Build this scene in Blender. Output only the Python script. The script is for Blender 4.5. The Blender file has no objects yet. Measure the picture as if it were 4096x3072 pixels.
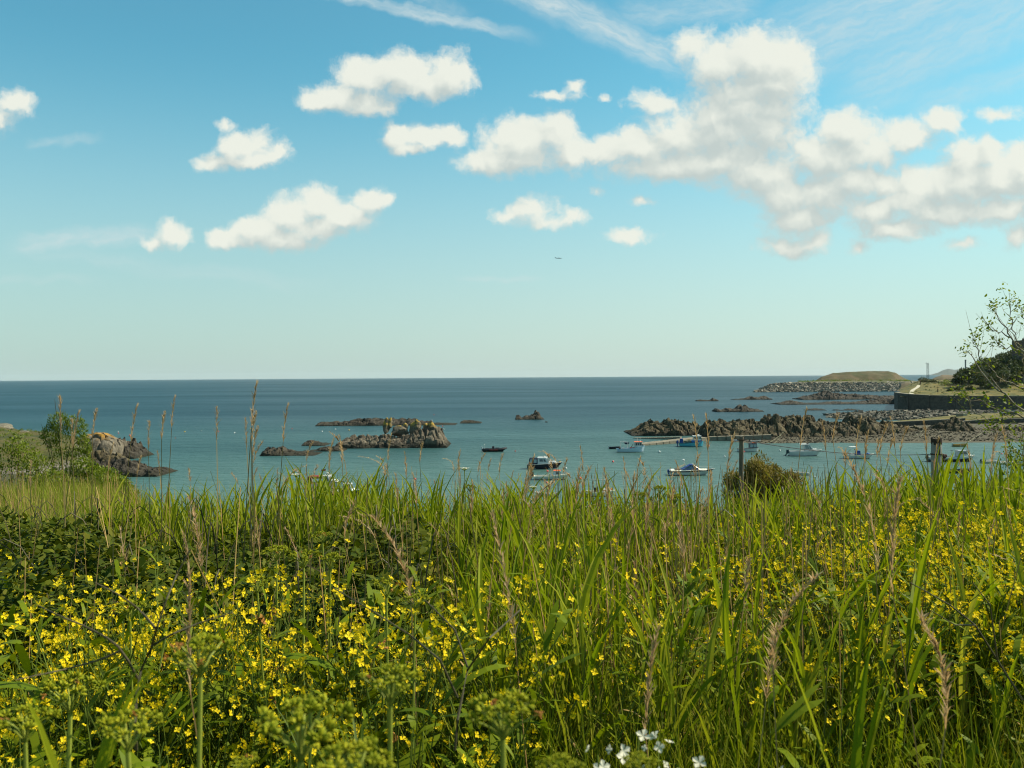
import bpy, math
import numpy as np
from mathutils import Matrix, Vector

sc = bpy.context.scene
COL = sc.collection
rng = np.random.default_rng(7)
R = math.radians

# ------------------------------------------------------------------ camera
EYE = 17.0                       # metres above the sea
FPX = 3413.0                     # focal length in pixels of the 4096 px wide photograph
camd = bpy.data.cameras.new('camera')
camd.sensor_width = 36.0
camd.lens = 30.0
camd.clip_start = 0.05
camd.clip_end = 80000.0
camd.dof.use_dof = True
camd.dof.focus_distance = 6.0
camd.dof.aperture_fstop = 7.0
cam = bpy.data.objects.new('camera', camd)
COL.objects.link(cam)
CAMROT = Matrix.Rotation(R(90 - 0.50), 4, 'X') @ Matrix.Rotation(R(-0.37), 4, 'Z')
cam.matrix_world = Matrix.Translation((0, 0, EYE)) @ CAMROT
sc.camera = cam
_CR = np.array(CAMROT.to_3x3())


def ray(px, py):
    return _CR @ np.array([(px - 2048) / FPX, -(py - 1536) / FPX, -1.0])


def P(px, py, z=0.0):
    """Where the sight line of photograph pixel (px, py) meets the level z."""
    d = ray(px, py)
    return np.array([0, 0, EYE]) + d * ((z - EYE) / d[2])


def PY(px, py, y):
    """Where that sight line meets the vertical plane at distance y."""
    d = ray(px, py)
    return np.array([0, 0, EYE]) + d * (y / d[1])


def yh(px):
    return 1519 - 0.0065 * px


# ------------------------------------------------------------------ sun, sky
SUN_AZ, SUN_EL = 78.0, 46.0      # azimuth clockwise from the view direction (+Y)
sun_vec = Vector((math.sin(R(SUN_AZ)) * math.cos(R(SUN_EL)), math.cos(R(SUN_AZ)) * math.cos(R(SUN_EL)), math.sin(R(SUN_EL))))
ld = bpy.data.lights.new('sun', 'SUN')
ld.energy = 5.0
ld.angle = R(0.53)
ld.color = (1.0, 0.91, 0.74)
lo = bpy.data.objects.new('sun', ld)
lo.rotation_euler = sun_vec.to_track_quat('Z', 'Y').to_euler()
lo.location = (30, 10, 60)
COL.objects.link(lo)

sc.view_settings.view_transform = 'Standard'
sc.view_settings.look = 'None'
EXPO = 0.72
sc.view_settings.exposure = EXPO
sc.view_settings.gamma = 1.0
sc.view_settings.use_curve_mapping = False
sc.render.engine = 'CYCLES'
cy = sc.cycles
cy.max_bounces = 6
cy.diffuse_bounces = 2
cy.glossy_bounces = 2
cy.transmission_bounces = 3
cy.transparent_max_bounces = 8
cy.volume_bounces = 0
cy.caustics_reflective = False
cy.caustics_refractive = False
cy.use_denoising = True
cy.pixel_filter_type = 'BLACKMAN_HARRIS'
cy.filter_width = 1.05

world = bpy.data.worlds.new('World')
sc.world = world
world.use_nodes = True
WT = world.node_tree
WT.nodes.clear()


class NB:
    """Small helper for wiring nodes."""
    def __init__(s, tree):
        s.t = tree

    def n(s, typ, ins=None, **kw):
        nd = s.t.nodes.new(typ)
        for k, v in kw.items():
            setattr(nd, k, v)
        if ins:
            for k, v in ins.items():
                if hasattr(v, 'is_output'):
                    s.t.links.new(v, nd.inputs[k])
                else:
                    nd.inputs[k].default_value = v
        return nd

    def m(s, op, a, b=0.0, c=0.0, clamp=False):
        nd = s.n('ShaderNodeMath', {0: a, 1: b, 2: c}, operation=op, use_clamp=clamp)
        return nd.outputs[0]

    def v(s, op, a, b=(0, 0, 0), c=(0, 0, 0), out=0):
        ins = {0: a}
        if op == 'SCALE':
            ins[3] = b
        else:
            ins[1] = b
        if op == 'MULTIPLY_ADD':
            ins[2] = c
        nd = s.n('ShaderNodeVectorMath', ins, operation=op)
        return nd.outputs[out]

    def rng(s, val, a, b, c=0.0, d=1.0, smooth=True):
        nd = s.n('ShaderNodeMapRange', {0: val, 1: a, 2: b, 3: c, 4: d}, interpolation_type='SMOOTHSTEP' if smooth else 'LINEAR')
        return nd.outputs[0]

    def noise(s, vec, scale, detail=2.0, rough=0.5, out='Fac', dist=0.0):
        nd = s.n('ShaderNodeTexNoise', {'Vector': vec, 'Scale': scale, 'Detail': detail, 'Roughness': rough, 'Distortion': dist})
        return nd.outputs[out]

    def mixc(s, f, a, b, mode='MIX'):
        nd = s.n('ShaderNodeMix', data_type='RGBA', blend_type=mode)
        for i, v in ((0, f), (6, a), (7, b)):
            if hasattr(v, 'is_output'):
                s.t.links.new(v, nd.inputs[i])
            else:
                nd.inputs[i].default_value = v if i == 0 else (*v[:3], 1.0)
        return nd.outputs[2]


SKY_STRENGTH = 0.105
WORLD_STRENGTH = SKY_STRENGTH / 2 ** EXPO
w = NB(WT)
tc = w.n('ShaderNodeTexCoord').outputs['Generated']
dirn = w.v('NORMALIZE', tc)
sep = w.n('ShaderNodeSeparateXYZ', {0: dirn})
dx, dy, dz = sep.outputs
sky = w.n('ShaderNodeTexSky', sky_type='NISHITA', sun_disc=False, sun_elevation=R(SUN_EL), sun_rotation=R(SUN_AZ),
          altitude=20.0, air_density=1.0, dust_density=0.9, ozone_density=2.2)
# colour balance of the air as photographed (cyan-green rather than violet-blue), and paler low down
skyc = w.mixc(1.0, sky.outputs[0], (0.79, 1.66, 1.42), 'MULTIPLY')
low = w.rng(dz, 0.0, 0.36, 1.0, 0.0)
lowc = w.mixc(w.rng(dx, -0.55, 0.45), (4.85, 5.85, 5.75), (6.2, 6.8, 6.5))
skyc = w.mixc(w.m('MULTIPLY', low, 0.80), skyc, lowc)
bg_clear = w.n('ShaderNodeBackground', {0: skyc, 1: WORLD_STRENGTH})

# --- clouds, laid out by direction.  (x, y, rx, ry) on a 2212 px wide panorama
LUMPS = [
    (722, 208, 62, 34), (790, 172, 72, 48), (868, 158, 78, 50), (915, 182, 60, 32), (972, 158, 54, 46), (680, 216, 42, 20), (792, 222, 72, 30),
    (868, 292, 42, 30), (922, 292, 46, 24), (978, 288, 32, 28, .15), (890, 318, 34, 14),
    (532, 312, 56, 38), (470, 350, 58, 26, .22), (592, 334, 50, 34, .22), (492, 262, 44, 18, .42), (540, 345, 60, 18),
    (372, 502, 44, 34, .12), (330, 524, 40, 24, .30), (484, 516, 44, 26), (556, 496, 58, 34), (622, 462, 54, 36), (692, 436, 52, 34), (742, 462, 60, 32), (800, 430, 50, 28),
    (832, 424, 22, 18), (600, 515, 90, 26), (690, 488, 64, 26),
    (1130, 312, 92, 54), (1200, 286, 54, 38), (1060, 345, 70, 24), (1110, 350, 110, 24), (1235, 330, 50, 40),
    (1300, 320, 52, 34), (1380, 318, 84, 46), (1470, 296, 90, 60), (1560, 280, 88, 64), (1660, 280, 86, 66), (1540, 350, 150, 48), (1440, 360, 120, 36),
    (1600, 205, 90, 56), (1680, 180, 78, 60), (1700, 130, 56, 40), (1640, 125, 100, 66, .05), (1570, 145, 88, 62, .08), (1500, 100, 66, 48, .30),
    (1420, 215, 90, 36, .36), (1310, 205, 32, 16, .5), (1200, 204, 80, 22, .40), (1245, 182, 38, 26, .42),
    (1830, 290, 66, 50), (1790, 350, 96, 50), (1880, 330, 70, 44), (1960, 300, 62, 36), (2030, 268, 50, 28), (1700, 420, 100, 46), (1790, 420, 80, 46), (1720, 470, 84, 36),
    (1850, 390, 60, 34), (1700, 530, 76, 32, .2), (1760, 512, 44, 26),
    (1890, 455, 58, 36), (1960, 430, 58, 36), (2040, 400, 66, 44), (2080, 340, 50, 40), (2130, 330, 36, 36), (2160, 390, 76, 62), (2210, 360, 50, 52), (2060, 455, 110, 34), (1940, 490, 96, 24),
    (2170, 455, 80, 34), (2260, 420, 90, 70),
    (1150, 452, 86, 46, .38), (1100, 470, 76, 30, .42), (1240, 462, 66, 32, .42), (1180, 478, 96, 28, .40), (1290, 405, 34, 20, .5), (1350, 506, 84, 28, .38), (1385, 432, 50, 28, .5), (1860, 534, 50, 32, .38), (2075, 524, 74, 26, .40), (1600, 235, 110, 60), (1660, 240, 84, 52), (1540, 250, 80, 50), (1755, 335, 66, 44), (1980, 395, 80, 40, .1), (1900, 400, 60, 36, .1), (1640, 380, 110, 50), (2100, 400, 80, 60),
    (2200, 512, 46, 34, .22), (2150, 246, 80, 26, .42), (30, 222, 60, 36, .28), (-6, 250, 52, 40, .25), 
]


def uvof(x, y):
    px, py = x * 1.8517, y * 1.8517
    d = ray(px, py)
    return d[0] / d[1], d[2] / d[1]


dyc = w.m('MAXIMUM', dy, 0.05)
uu = w.m('DIVIDE', dx, dyc)
vv = w.m('DIVIDE', dz, dyc)
uv = w.n('ShaderNodeCombineXYZ', {0: uu, 1: vv, 2: 0.0}).outputs[0]
wn1 = w.v('SUBTRACT', w.noise(uv, 13.0, 3.0, 0.55, 'Color'), (0.5, 0.5, 0.5))
wn2 = w.v('SUBTRACT', w.noise(uv, 55.0, 4.0, 0.6, 'Color'), (0.5, 0.5, 0.5))
uvw = w.v('MULTIPLY_ADD', wn1, (0.034, 0.026, 0.0), uv)
uvw = w.v('MULTIPLY_ADD', wn2, (0.016, 0.014, 0.0), uvw)


def field(vec):
    acc = None
    for lump in LUMPS:
        x, y, rx, ry = lump[:4]
        cu, cv = uvof(x, y)
        ru, rv = rx * 1.8517 / FPX * 1.20, ry * 1.8517 / FPX * 1.26
        q = w.v('MULTIPLY_ADD', vec, (1 / ru, 1 / rv, 0), (-cu / ru, -cv / rv, 0))
        ln = w.v('LENGTH', q, out=1)
        if len(lump) > 4:
            ln = w.m('ADD', ln, lump[4])
        acc = ln if acc is None else w.m('SMOOTH_MIN', acc, ln, 0.42)
    return acc


def billow(vec):
    """Rounded cauliflower billows: 0 on a billow's crown, rising into the creases."""
    vo = w.n('ShaderNodeTexVoronoi', {'Vector': vec, 'Scale': 19.0, 'Detail': 2.0, 'Roughness': 0.5, 'Lacunarity': 2.3}, voronoi_dimensions='2D', feature='F1', normalize=True)
    return vo.outputs['Distance']


F0 = field(uvw)
F1 = field(w.v('ADD', uvw, (0.009, 0.018, 0.0)))
F2 = field(w.v('ADD', uvw, (0.014, 0.042, 0.0)))
wn3 = w.v('SUBTRACT', w.noise(uv, 38.0, 2.0, 0.5, 'Color'), (0.5, 0.5, 0.5))
bw = w.v('MULTIPLY_ADD', wn3, (0.030, 0.024, 0.0), uvw)
B0 = billow(bw)
B1 = billow(w.v('ADD', bw, (0.006, 0.009, 0.0)))
N0 = w.noise(uvw, 40.0, 7.0, 0.66)
lit = w.m('MULTIPLY_ADD', w.m('SUBTRACT', F1, F0), 0.85, w.rng(F2, 0.25, 1.30, 0.32, 0.74))
lit = w.m('MULTIPLY_ADD', w.m('SUBTRACT', B1, B0), 0.95, lit)
lit = w.m('MULTIPLY_ADD', w.m('SUBTRACT', N0, 0.5), 0.35, lit)
litc = w.rng(lit, 0.02, 1.0, 0.0, 1.0)
hh = w.m('ADD', w.m('SUBTRACT', 1.0, F0), w.m('MULTIPLY', w.m('SUBTRACT', 0.42, B0), 0.55))
hh = w.m('MULTIPLY_ADD', w.m('SUBTRACT', N0, 0.5), 1.15, hh)
# crisp on the sunlit crowns, dissolving underneath
soft = w.m('MULTIPLY_ADD', litc, -0.18, 0.74)
alpha = w.n('ShaderNodeMapRange', {0: hh, 1: -0.02, 2: soft, 3: 0.0, 4: 1.0}, interpolation_type='SMOOTHSTEP').outputs[0]
ccol = w.mixc(litc, (0.555, 0.625, 0.60), (0.865, 0.885, 0.79))
alpha = w.m('MULTIPLY', alpha, 0.97)


def streak(x0, y0, x1, y1, wd, amp, fade=0.15):
    a, b = np.array(uvof(x0, y0)), np.array(uvof(x1, y1))
    L = np.linalg.norm(b - a)
    t = (b - a) / L
    nrm = np.array([-t[1], t[0]])
    al = w.m('DIVIDE', w.m('ADD', w.v('DOT_PRODUCT', uvw, (t[0], t[1], 0), out=1), -float(a @ t)), L)
    ac = w.m('ADD', w.v('DOT_PRODUCT', uvw, (nrm[0], nrm[1], 0), out=1), -float(a @ nrm))
    acn = w.m('ABSOLUTE', w.m('DIVIDE', ac, wd * 1.8517 / FPX))
    m1 = w.m('MULTIPLY', w.rng(al, -fade, fade), w.rng(al, 1.0 + fade, 1.0 - fade))
    m2 = w.rng(acn, 1.0, 0.1)
    # fibres along the streak
    fc = w.n('ShaderNodeCombineXYZ', {0: w.m('MULTIPLY', al, 3.0), 1: w.m('MULTIPLY', ac, 70.0), 2: 0.0}).outputs[0]
    fb = w.rng(w.noise(fc, 1.6, 4.0, 0.6), 0.25, 0.75, 0.35, 1.0)
    return w.m('MULTIPLY', w.m('MULTIPLY', m1, m2), w.m('MULTIPLY', fb, amp))


veil = streak(560, -45, 1110, 72, 20, 0.75)
for s in ((1080, -40, 1470, 132, 52, 0.80), (880, -20, 1010, 40, 30, 0.25), (1840, 190, 2300, -40, 110, 0.50), (1640, 130, 2240, -100, 130, 0.58), (1980, 235, 2300, 120, 46, 0.34),
          (1350, 30, 1640, 10, 50, 0.45), (60, 545, 660, 612, 26, 0.18), (-60, 605, 200, 612, 14, 0.18), (40, 528, 330, 505, 34, 0.55), (120, 520, 300, 500, 20, 0.5), (60, 310, 210, 296, 17, 0.30), (990, 604, 1160, 600, 9, 0.30)):
    veil = w.m('MAXIMUM', veil, streak(*s))
skyv = w.mixc(veil, skyc, tuple(v / SKY_STRENGTH for v in (0.66, 0.76, 0.76)))
ccs = w.v('SCALE', ccol, 1.0 / SKY_STRENGTH)
cl_all = w.mixc(alpha, skyv, ccs)
bg_cloud = w.n('ShaderNodeBackground', {0: cl_all, 1: WORLD_STRENGTH})
# elsewhere: the same kind of broken fair-weather cloud
pl = w.v('DIVIDE', dirn, w.n('ShaderNodeCombineXYZ', {0: w.m('MAXIMUM', dz, 0.06), 1: w.m('MAXIMUM', dz, 0.06), 2: 1.0}).outputs[0])
gen = w.noise(pl, 1.3, 5.0, 0.55)
gal = w.m('MULTIPLY', w.rng(gen, 0.56, 0.70), w.rng(dz, 0.08, 0.2))
gal = w.m('MULTIPLY', gal, w.m('MAXIMUM', w.rng(w.m('ABSOLUTE', uu), 0.95, 1.5), w.rng(vv, 0.66, 1.1)))
bg_else = w.n('ShaderNodeBackground', {0: w.mixc(gal, skyc, tuple(v / SKY_STRENGTH for v in (0.80, 0.84, 0.80))), 1: WORLD_STRENGTH})
inside = w.m('MULTIPLY', w.m('MULTIPLY', w.m('GREATER_THAN', dy, 0.3), w.m('LESS_THAN', w.m('ABSOLUTE', uu), 0.95)),
             w.m('MULTIPLY', w.m('LESS_THAN', vv, 0.66), w.m('GREATER_THAN', vv, -0.02)))
mx = w.n('ShaderNodeMixShader', {0: inside, 1: bg_else.outputs[0], 2: bg_cloud.outputs[0]})
wo = w.n('ShaderNodeOutputWorld', {0: mx.outputs[0]})
world.cycles.sampling_method = 'MANUAL'
world.cycles.sample_map_resolution = 512


# ------------------------------------------------------------------ noise for geometry
def _hash(ix, iy, iz, seed):
    h = (ix.astype(np.int64) * 374761393 + iy.astype(np.int64) * 668265263 + iz.astype(np.int64) * 2147483647 + seed * 974634777) & 0xFFFFFFFF
    h = ((h ^ (h >> 13)) * 1274126177) & 0xFFFFFFFF
    return ((h ^ (h >> 16)) & 0xFFFFFF) / float(0xFFFFFF)


def vnoise(x, y, z=None, seed=0):
    x = np.asarray(x, float); y = np.asarray(y, float)
    z = np.zeros_like(x) if z is None else np.asarray(z, float)
    x0, y0, z0 = np.floor(x), np.floor(y), np.floor(z)
    fx, fy, fz = x - x0, y - y0, z - z0
    fx = fx * fx * (3 - 2 * fx); fy = fy * fy * (3 - 2 * fy); fz = fz * fz * (3 - 2 * fz)
    r = 0
    for a in (0, 1):
        for b in (0, 1):
            for c in (0, 1):
                wgt = (fx if a else 1 - fx) * (fy if b else 1 - fy) * (fz if c else 1 - fz)
                r = r + wgt * _hash(x0 + a, y0 + b, z0 + c, seed)
    return r


def fbm(x, y, z=None, oct=4, seed=0, gain=0.5):
    r, amp, tot, f = 0, 1.0, 0.0, 1.0
    for o in range(oct):
        r = r + amp * vnoise(x * f, y * f, None if z is None else z * f, seed + o)
        tot += amp; amp *= gain; f *= 2.03
    return r / tot


def voro(x, y, seed=0):
    """F1, F2 and a random value per cell."""
    ix, iy = np.floor(x), np.floor(y)
    f1 = np.full(x.shape, 9.0); f2 = np.full(x.shape, 9.0); rv = np.zeros(x.shape); zz = np.zeros_like(ix)
    for a in (-1, 0, 1):
        for b in (-1, 0, 1):
            cx, cyy = ix + a, iy + b
            px = cx + _hash(cx, cyy, zz, seed); py = cyy + _hash(cx, cyy, zz, seed + 11)
            d = np.hypot(px - x, py - y); r = _hash(cx, cyy, zz, seed + 23)
            nearer = d < f1
            f2 = np.where(nearer, f1, np.minimum(f2, d))
            rv = np.where(nearer, r, rv); f1 = np.where(nearer, d, f1)
    return f1, f2, rv


def sstep(a, b, x):
    t = np.clip((x - a) / (b - a), 0, 1)
    return t * t * (3 - 2 * t)


# ------------------------------------------------------------------ materials
MATS = {}


def mat(name, c1, c2=None, scale=3.0, detail=4.0, rough=0.7, bump=0.0, bscale=None, spec=0.3, metal=0.0, stretch=(1, 1, 1), trans=0.0):
    if name in MATS:
        return MATS[name]
    m = bpy.data.materials.new(name)
    m.use_nodes = True
    nb = NB(m.node_tree)
    bs = m.node_tree.nodes['Principled BSDF']
    bs.inputs['Roughness'].default_value = rough
    bs.inputs['Metallic'].default_value = metal
    bs.inputs['Specular IOR Level'].default_value = spec
    co = nb.n('ShaderNodeTexCoord').outputs['Object']
    if stretch != (1, 1, 1):
        co = nb.v('MULTIPLY', co, stretch)
    c2 = c2 or tuple(v * 0.8 for v in c1)
    f = nb.rng(nb.noise(co, scale, detail, 0.6), 0.3, 0.7)
    m.node_tree.links.new(nb.mixc(f, c1, c2), bs.inputs['Base Color'])
    if bump:
        bn = nb.n('ShaderNodeBump', {'Height': nb.noise(co, bscale or scale * 3, 4.0, 0.6), 'Strength': bump, 'Distance': 0.05})
        m.node_tree.links.new(bn.outputs[0], bs.inputs['Normal'])
    MATS[name] = m
    return m


def leafmat(name, cols, trans=0.45, rough=0.5, spec=0.35, tint=(1.15, 1.2, 0.5), scale=1.2):
    """Thin leaf: colour by the piece's own random value, light passing through."""
    if name in MATS:
        return MATS[name]
    m = bpy.data.materials.new(name)
    m.use_nodes = True
    nb = NB(m.node_tree)
    bs = m.node_tree.nodes['Principled BSDF']
    out = m.node_tree.nodes['Material Output']
    at = nb.n('ShaderNodeAttribute', attribute_name='rnd').outputs['Fac']
    oi = nb.n('ShaderNodeObjectInfo').outputs['Random']
    geo = nb.n('ShaderNodeNewGeometry').outputs['Position']
    nz = nb.noise(geo, scale, 2.0)
    v = nb.m('ADD', nb.m('MULTIPLY', at, 0.62), nb.m('ADD', nb.m('MULTIPLY', oi, 0.18), nb.m('MULTIPLY', nz, 0.22)))
    cr = nb.n('ShaderNodeValToRGB', {0: v})
    el = cr.color_ramp.elements
    while len(el) < len(cols):
        el.new(0.5)
    for i, c in enumerate(cols):
        el[i].position = i / max(1, len(cols) - 1)
        el[i].color = (*c, 1)
    bs.inputs['Roughness'].default_value = rough
    bs.inputs['Specular IOR Level'].default_value = spec
    m.node_tree.links.new(cr.outputs[0], bs.inputs['Base Color'])
    tl = nb.n('ShaderNodeBsdfTranslucent', {0: nb.mixc(1.0, cr.outputs[0], tint, 'MULTIPLY')})
    ms = nb.n('ShaderNodeMixShader', {0: trans, 1: bs.outputs[0], 2: tl.outputs[0]})
    m.node_tree.links.new(ms.outputs[0], out.inputs['Surface'])
    MATS[name] = m
    return m


# ------------------------------------------------------------------ objects
def tag(o, label=None, cat=None, group=None, kind=None):
    if label: o['label'] = label
    if cat: o['category'] = cat
    if group: o['group'] = group
    if kind: o['kind'] = kind
    return o


def thing(name, label, cat, loc=(0, 0, 0), rz=0.0, group=None):
    o = bpy.data.objects.new(name, None)
    o.empty_display_size = 0.2
    COL.objects.link(o)
    o.location = [float(v) for v in loc]
    o.rotation_euler = (0, 0, rz)
    return tag(o, label, cat, group)


def link_mesh(name, me, parent=None):
    o = bpy.data.objects.new(name, me)
    COL.objects.link(o)
    if parent is not None:
        o.parent = parent
    return o


def np_mesh(name, V, F, mats, mi=None, rnd=None, smooth=False):
    """Mesh from arrays: F is (n, 3) or (n, 4)."""
    V = np.asarray(V, np.float32); F = np.asarray(F, np.int32)
    k = F.shape[1]
    me = bpy.data.meshes.new(name)
    me.vertices.add(len(V)); me.vertices.foreach_set('co', V.ravel())
    me.loops.add(F.size); me.loops.foreach_set('vertex_index', F.ravel())
    me.polygons.add(len(F))
    me.polygons.foreach_set('loop_start', np.arange(0, F.size, k, dtype=np.int32))
    me.polygons.foreach_set('loop_total', np.full(len(F), k, np.int32))
    if mi is not None:
        me.polygons.foreach_set('material_index', np.asarray(mi, np.int32))
    me.polygons.foreach_set('use_smooth', np.full(len(F), smooth, bool))
    if rnd is not None:
        a = me.attributes.new('rnd', 'FLOAT', 'POINT')
        a.data.foreach_set('value', np.asarray(rnd, np.float32))
    for m in (mats if isinstance(mats, (list, tuple)) else [mats]):
        me.materials.append(m)
    me.update(calc_edges=True)
    return me


class MB:
    """Collects simple solids and builds them as one mesh object."""
    def __init__(s):
        s.V = []; s.F = []

    def add(s, V, F):
        b = len(s.V)
        s.V += [tuple(float(c) for c in v) for v in V]
        s.F += [tuple(int(i) + b for i in f) for f in F]
        return s

    def hexa(s, c8):
        """Eight corners: bottom four then top four, both counter-clockwise."""
        return s.add(c8, [(3, 2, 1, 0), (4, 5, 6, 7), (0, 1, 5, 4), (1, 2, 6, 5), (2, 3, 7, 6), (3, 0, 4, 7)])

    def box(s, c, d, rz=0.0, ry=0.0):
        x, y, z = d[0] / 2, d[1] / 2, d[2] / 2
        m = Matrix.Rotation(rz, 3, 'Z') @ Matrix.Rotation(ry, 3, 'Y')
        v = [m @ Vector(p) for p in ((-x, -y, -z), (x, -y, -z), (x, y, -z), (-x, y, -z), (-x, -y, z), (x, -y, z), (x, y, z), (-x, y, z))]
        return s.hexa([(p[0] + c[0], p[1] + c[1], p[2] + c[2]) for p in v])

    def tube(s, pts, r, n=6, cap=True):
        pts = [Vector([float(c) for c in p]) for p in pts]
        k = len(pts)
        rs = list(r) if hasattr(r, '__len__') else [r] * k
        b = len(s.V)
        up = None
        for i, p in enumerate(pts):
            d = (pts[min(i + 1, k - 1)] - pts[max(i - 1, 0)])
            d = d.normalized() if d.length > 1e-9 else Vector((0, 0, 1))
            if up is None:
                up = d.orthogonal().normalized()
            up = (up - d * up.dot(d))
            up = up.normalized() if up.length > 1e-6 else d.orthogonal().normalized()
            q = d.cross(up)
            for j in range(n):
                a = 2 * math.pi * j / n
                v = p + (up * math.cos(a) + q * math.sin(a)) * rs[i]
                s.V.append(tuple(v))
        for i in range(k - 1):
            for j in range(n):
                j2 = (j + 1) % n
                s.F.append((b + i * n + j, b + i * n + j2, b + (i + 1) * n + j2, b + (i + 1) * n + j))
        if cap:
            s.F.append(tuple(b + j for j in range(n - 1, -1, -1)))
            s.F.append(tuple(b + (k - 1) * n + j for j in range(n)))
        return s

    def ball(s, c, r, nu=10, nv=6, z0=-1.0):
        rx, ry, rz = r if hasattr(r, '__len__') else (r, r, r)
        b = len(s.V)
        for i in range(nv + 1):
            t = math.asin(max(-1, z0)) + (math.pi / 2 - math.asin(max(-1, z0))) * i / nv
            for j in range(nu):
                a = 2 * math.pi * j / nu
                s.V.append((c[0] + rx * math.cos(t) * math.cos(a), c[1] + ry * math.cos(t) * math.sin(a), c[2] + rz * math.sin(t)))
        for i in range(nv):
            for j in range(nu):
                j2 = (j + 1) % nu
                s.F.append((b + i * nu + j, b + i * nu + j2, b + (i + 1) * nu + j2, b + (i + 1) * nu + j))
        return s

    def quadslab(s, q, th):
        """A thin slab on quad q (4 points), th thick along its normal."""
        a, b_, c, d = [Vector([float(k) for k in p]) for p in q]
        n = (b_ - a).cross(d - a).normalized() * th
        return s.hexa([a, b_, c, d, a + n, b_ + n, c + n, d + n])

    def build(s, name, m, parent=None, smooth=False):
        me = bpy.data.meshes.new(name)
        me.from_pydata(s.V, [], s.F)
        for x in (m if isinstance(m, (list, tuple)) else [m]):
            me.materials.append(x)
        if smooth:
            me.polygons.foreach_set('use_smooth', np.ones(len(me.polygons), bool))
        me.update()
        return link_mesh(name, me, parent)


def grid_mesh(name, X, Y, Z, m, smooth=True, rnd=None):
    ny, nx = X.shape
    V = np.stack([X.ravel(), Y.ravel(), Z.ravel()], 1)
    i = np.arange(nx * ny).reshape(ny, nx)
    F = np.stack([i[:-1, :-1].ravel(), i[:-1, 1:].ravel(), i[1:, 1:].ravel(), i[1:, :-1].ravel()], 1)
    return np_mesh(name, V, F, m, smooth=smooth, rnd=rnd)

# ================================================================== SEA
def sea_material():
    m = bpy.data.materials.new('sea_water')
    m.use_nodes = True
    nb = NB(m.node_tree)
    bs = m.node_tree.nodes['Principled BSDF']
    pos = nb.n('ShaderNodeNewGeometry').outputs['Position']
    sx, sy, sz = nb.n('ShaderNodeSeparateXYZ', {0: pos}).outputs
    patch = nb.noise(nb.v('MULTIPLY', pos, (0.0022, 0.0085, 0)), 1.0, 5.0, 0.6)
    far = nb.rng(nb.m('ADD', sy, nb.m('MULTIPLY', nb.m('SUBTRACT', patch, 0.5), 150.0)), 130.0, 420.0)
    shallow = nb.rng(nb.m('ADD', sy, nb.m('MULTIPLY', sx, -0.75)), 118.0, 255.0, 1.0, 0.0)
    c = nb.mixc(far, (0.027, 0.077, 0.070), (0.002, 0.027, 0.038))
    c = nb.mixc(nb.m('MULTIPLY', shallow, 0.85), c, (0.066, 0.124, 0.102))
    band = nb.noise(nb.v('MULTIPLY', pos, (0.0022, 0.0085, 0)), 1.0, 3.0, 0.55)
    c = nb.mixc(nb.m('MULTIPLY', nb.rng(band, 0.40, 0.66), 0.38), c, (0.003, 0.026, 0.034))
    m.node_tree.links.new(c, bs.inputs['Base Color'])
    bs.inputs['IOR'].default_value = 1.33
    bs.inputs['Specular IOR Level'].default_value = 0.30
    m.node_tree.links.new(nb.rng(patch, 0.3, 0.7, 0.34, 0.44), bs.inputs['Roughness'])
    n1 = nb.noise(nb.v('MULTIPLY', pos, (0.13, 0.20, 0)), 1.0, 4.0, 0.62)
    n2 = nb.noise(nb.v('MULTIPLY', pos, (0.75, 1.0, 0)), 1.0, 4.0, 0.65)
    h = nb.m('ADD', nb.m('MULTIPLY', n1, 1.7), nb.m('MULTIPLY', n2, 0.40))
    bn = nb.n('ShaderNodeBump', {'Height': h, 'Strength': 0.85, 'Distance': 0.8})
    m.node_tree.links.new(bn.outputs[0], bs.inputs['Normal'])
    return m


def build_sea():
    ys = np.concatenate([[-400, 0, 60, 120, 240, 500, 1000, 2500, 6000, 11000, 16000]])
    xs = np.array([-1, -0.5, -0.2, 0, 0.2, 0.5, 1.0])
    X = np.array([[x * max(600, abs(y) * 1.4 + 200) for x in xs] for y in ys], float)
    Y = np.array([[y for x in xs] for y in ys], float)
    o = link_mesh('sea', grid_mesh('sea', X, Y, np.zeros_like(X), sea_material()))
    tag(o, kind='structure')


build_sea()

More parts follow.
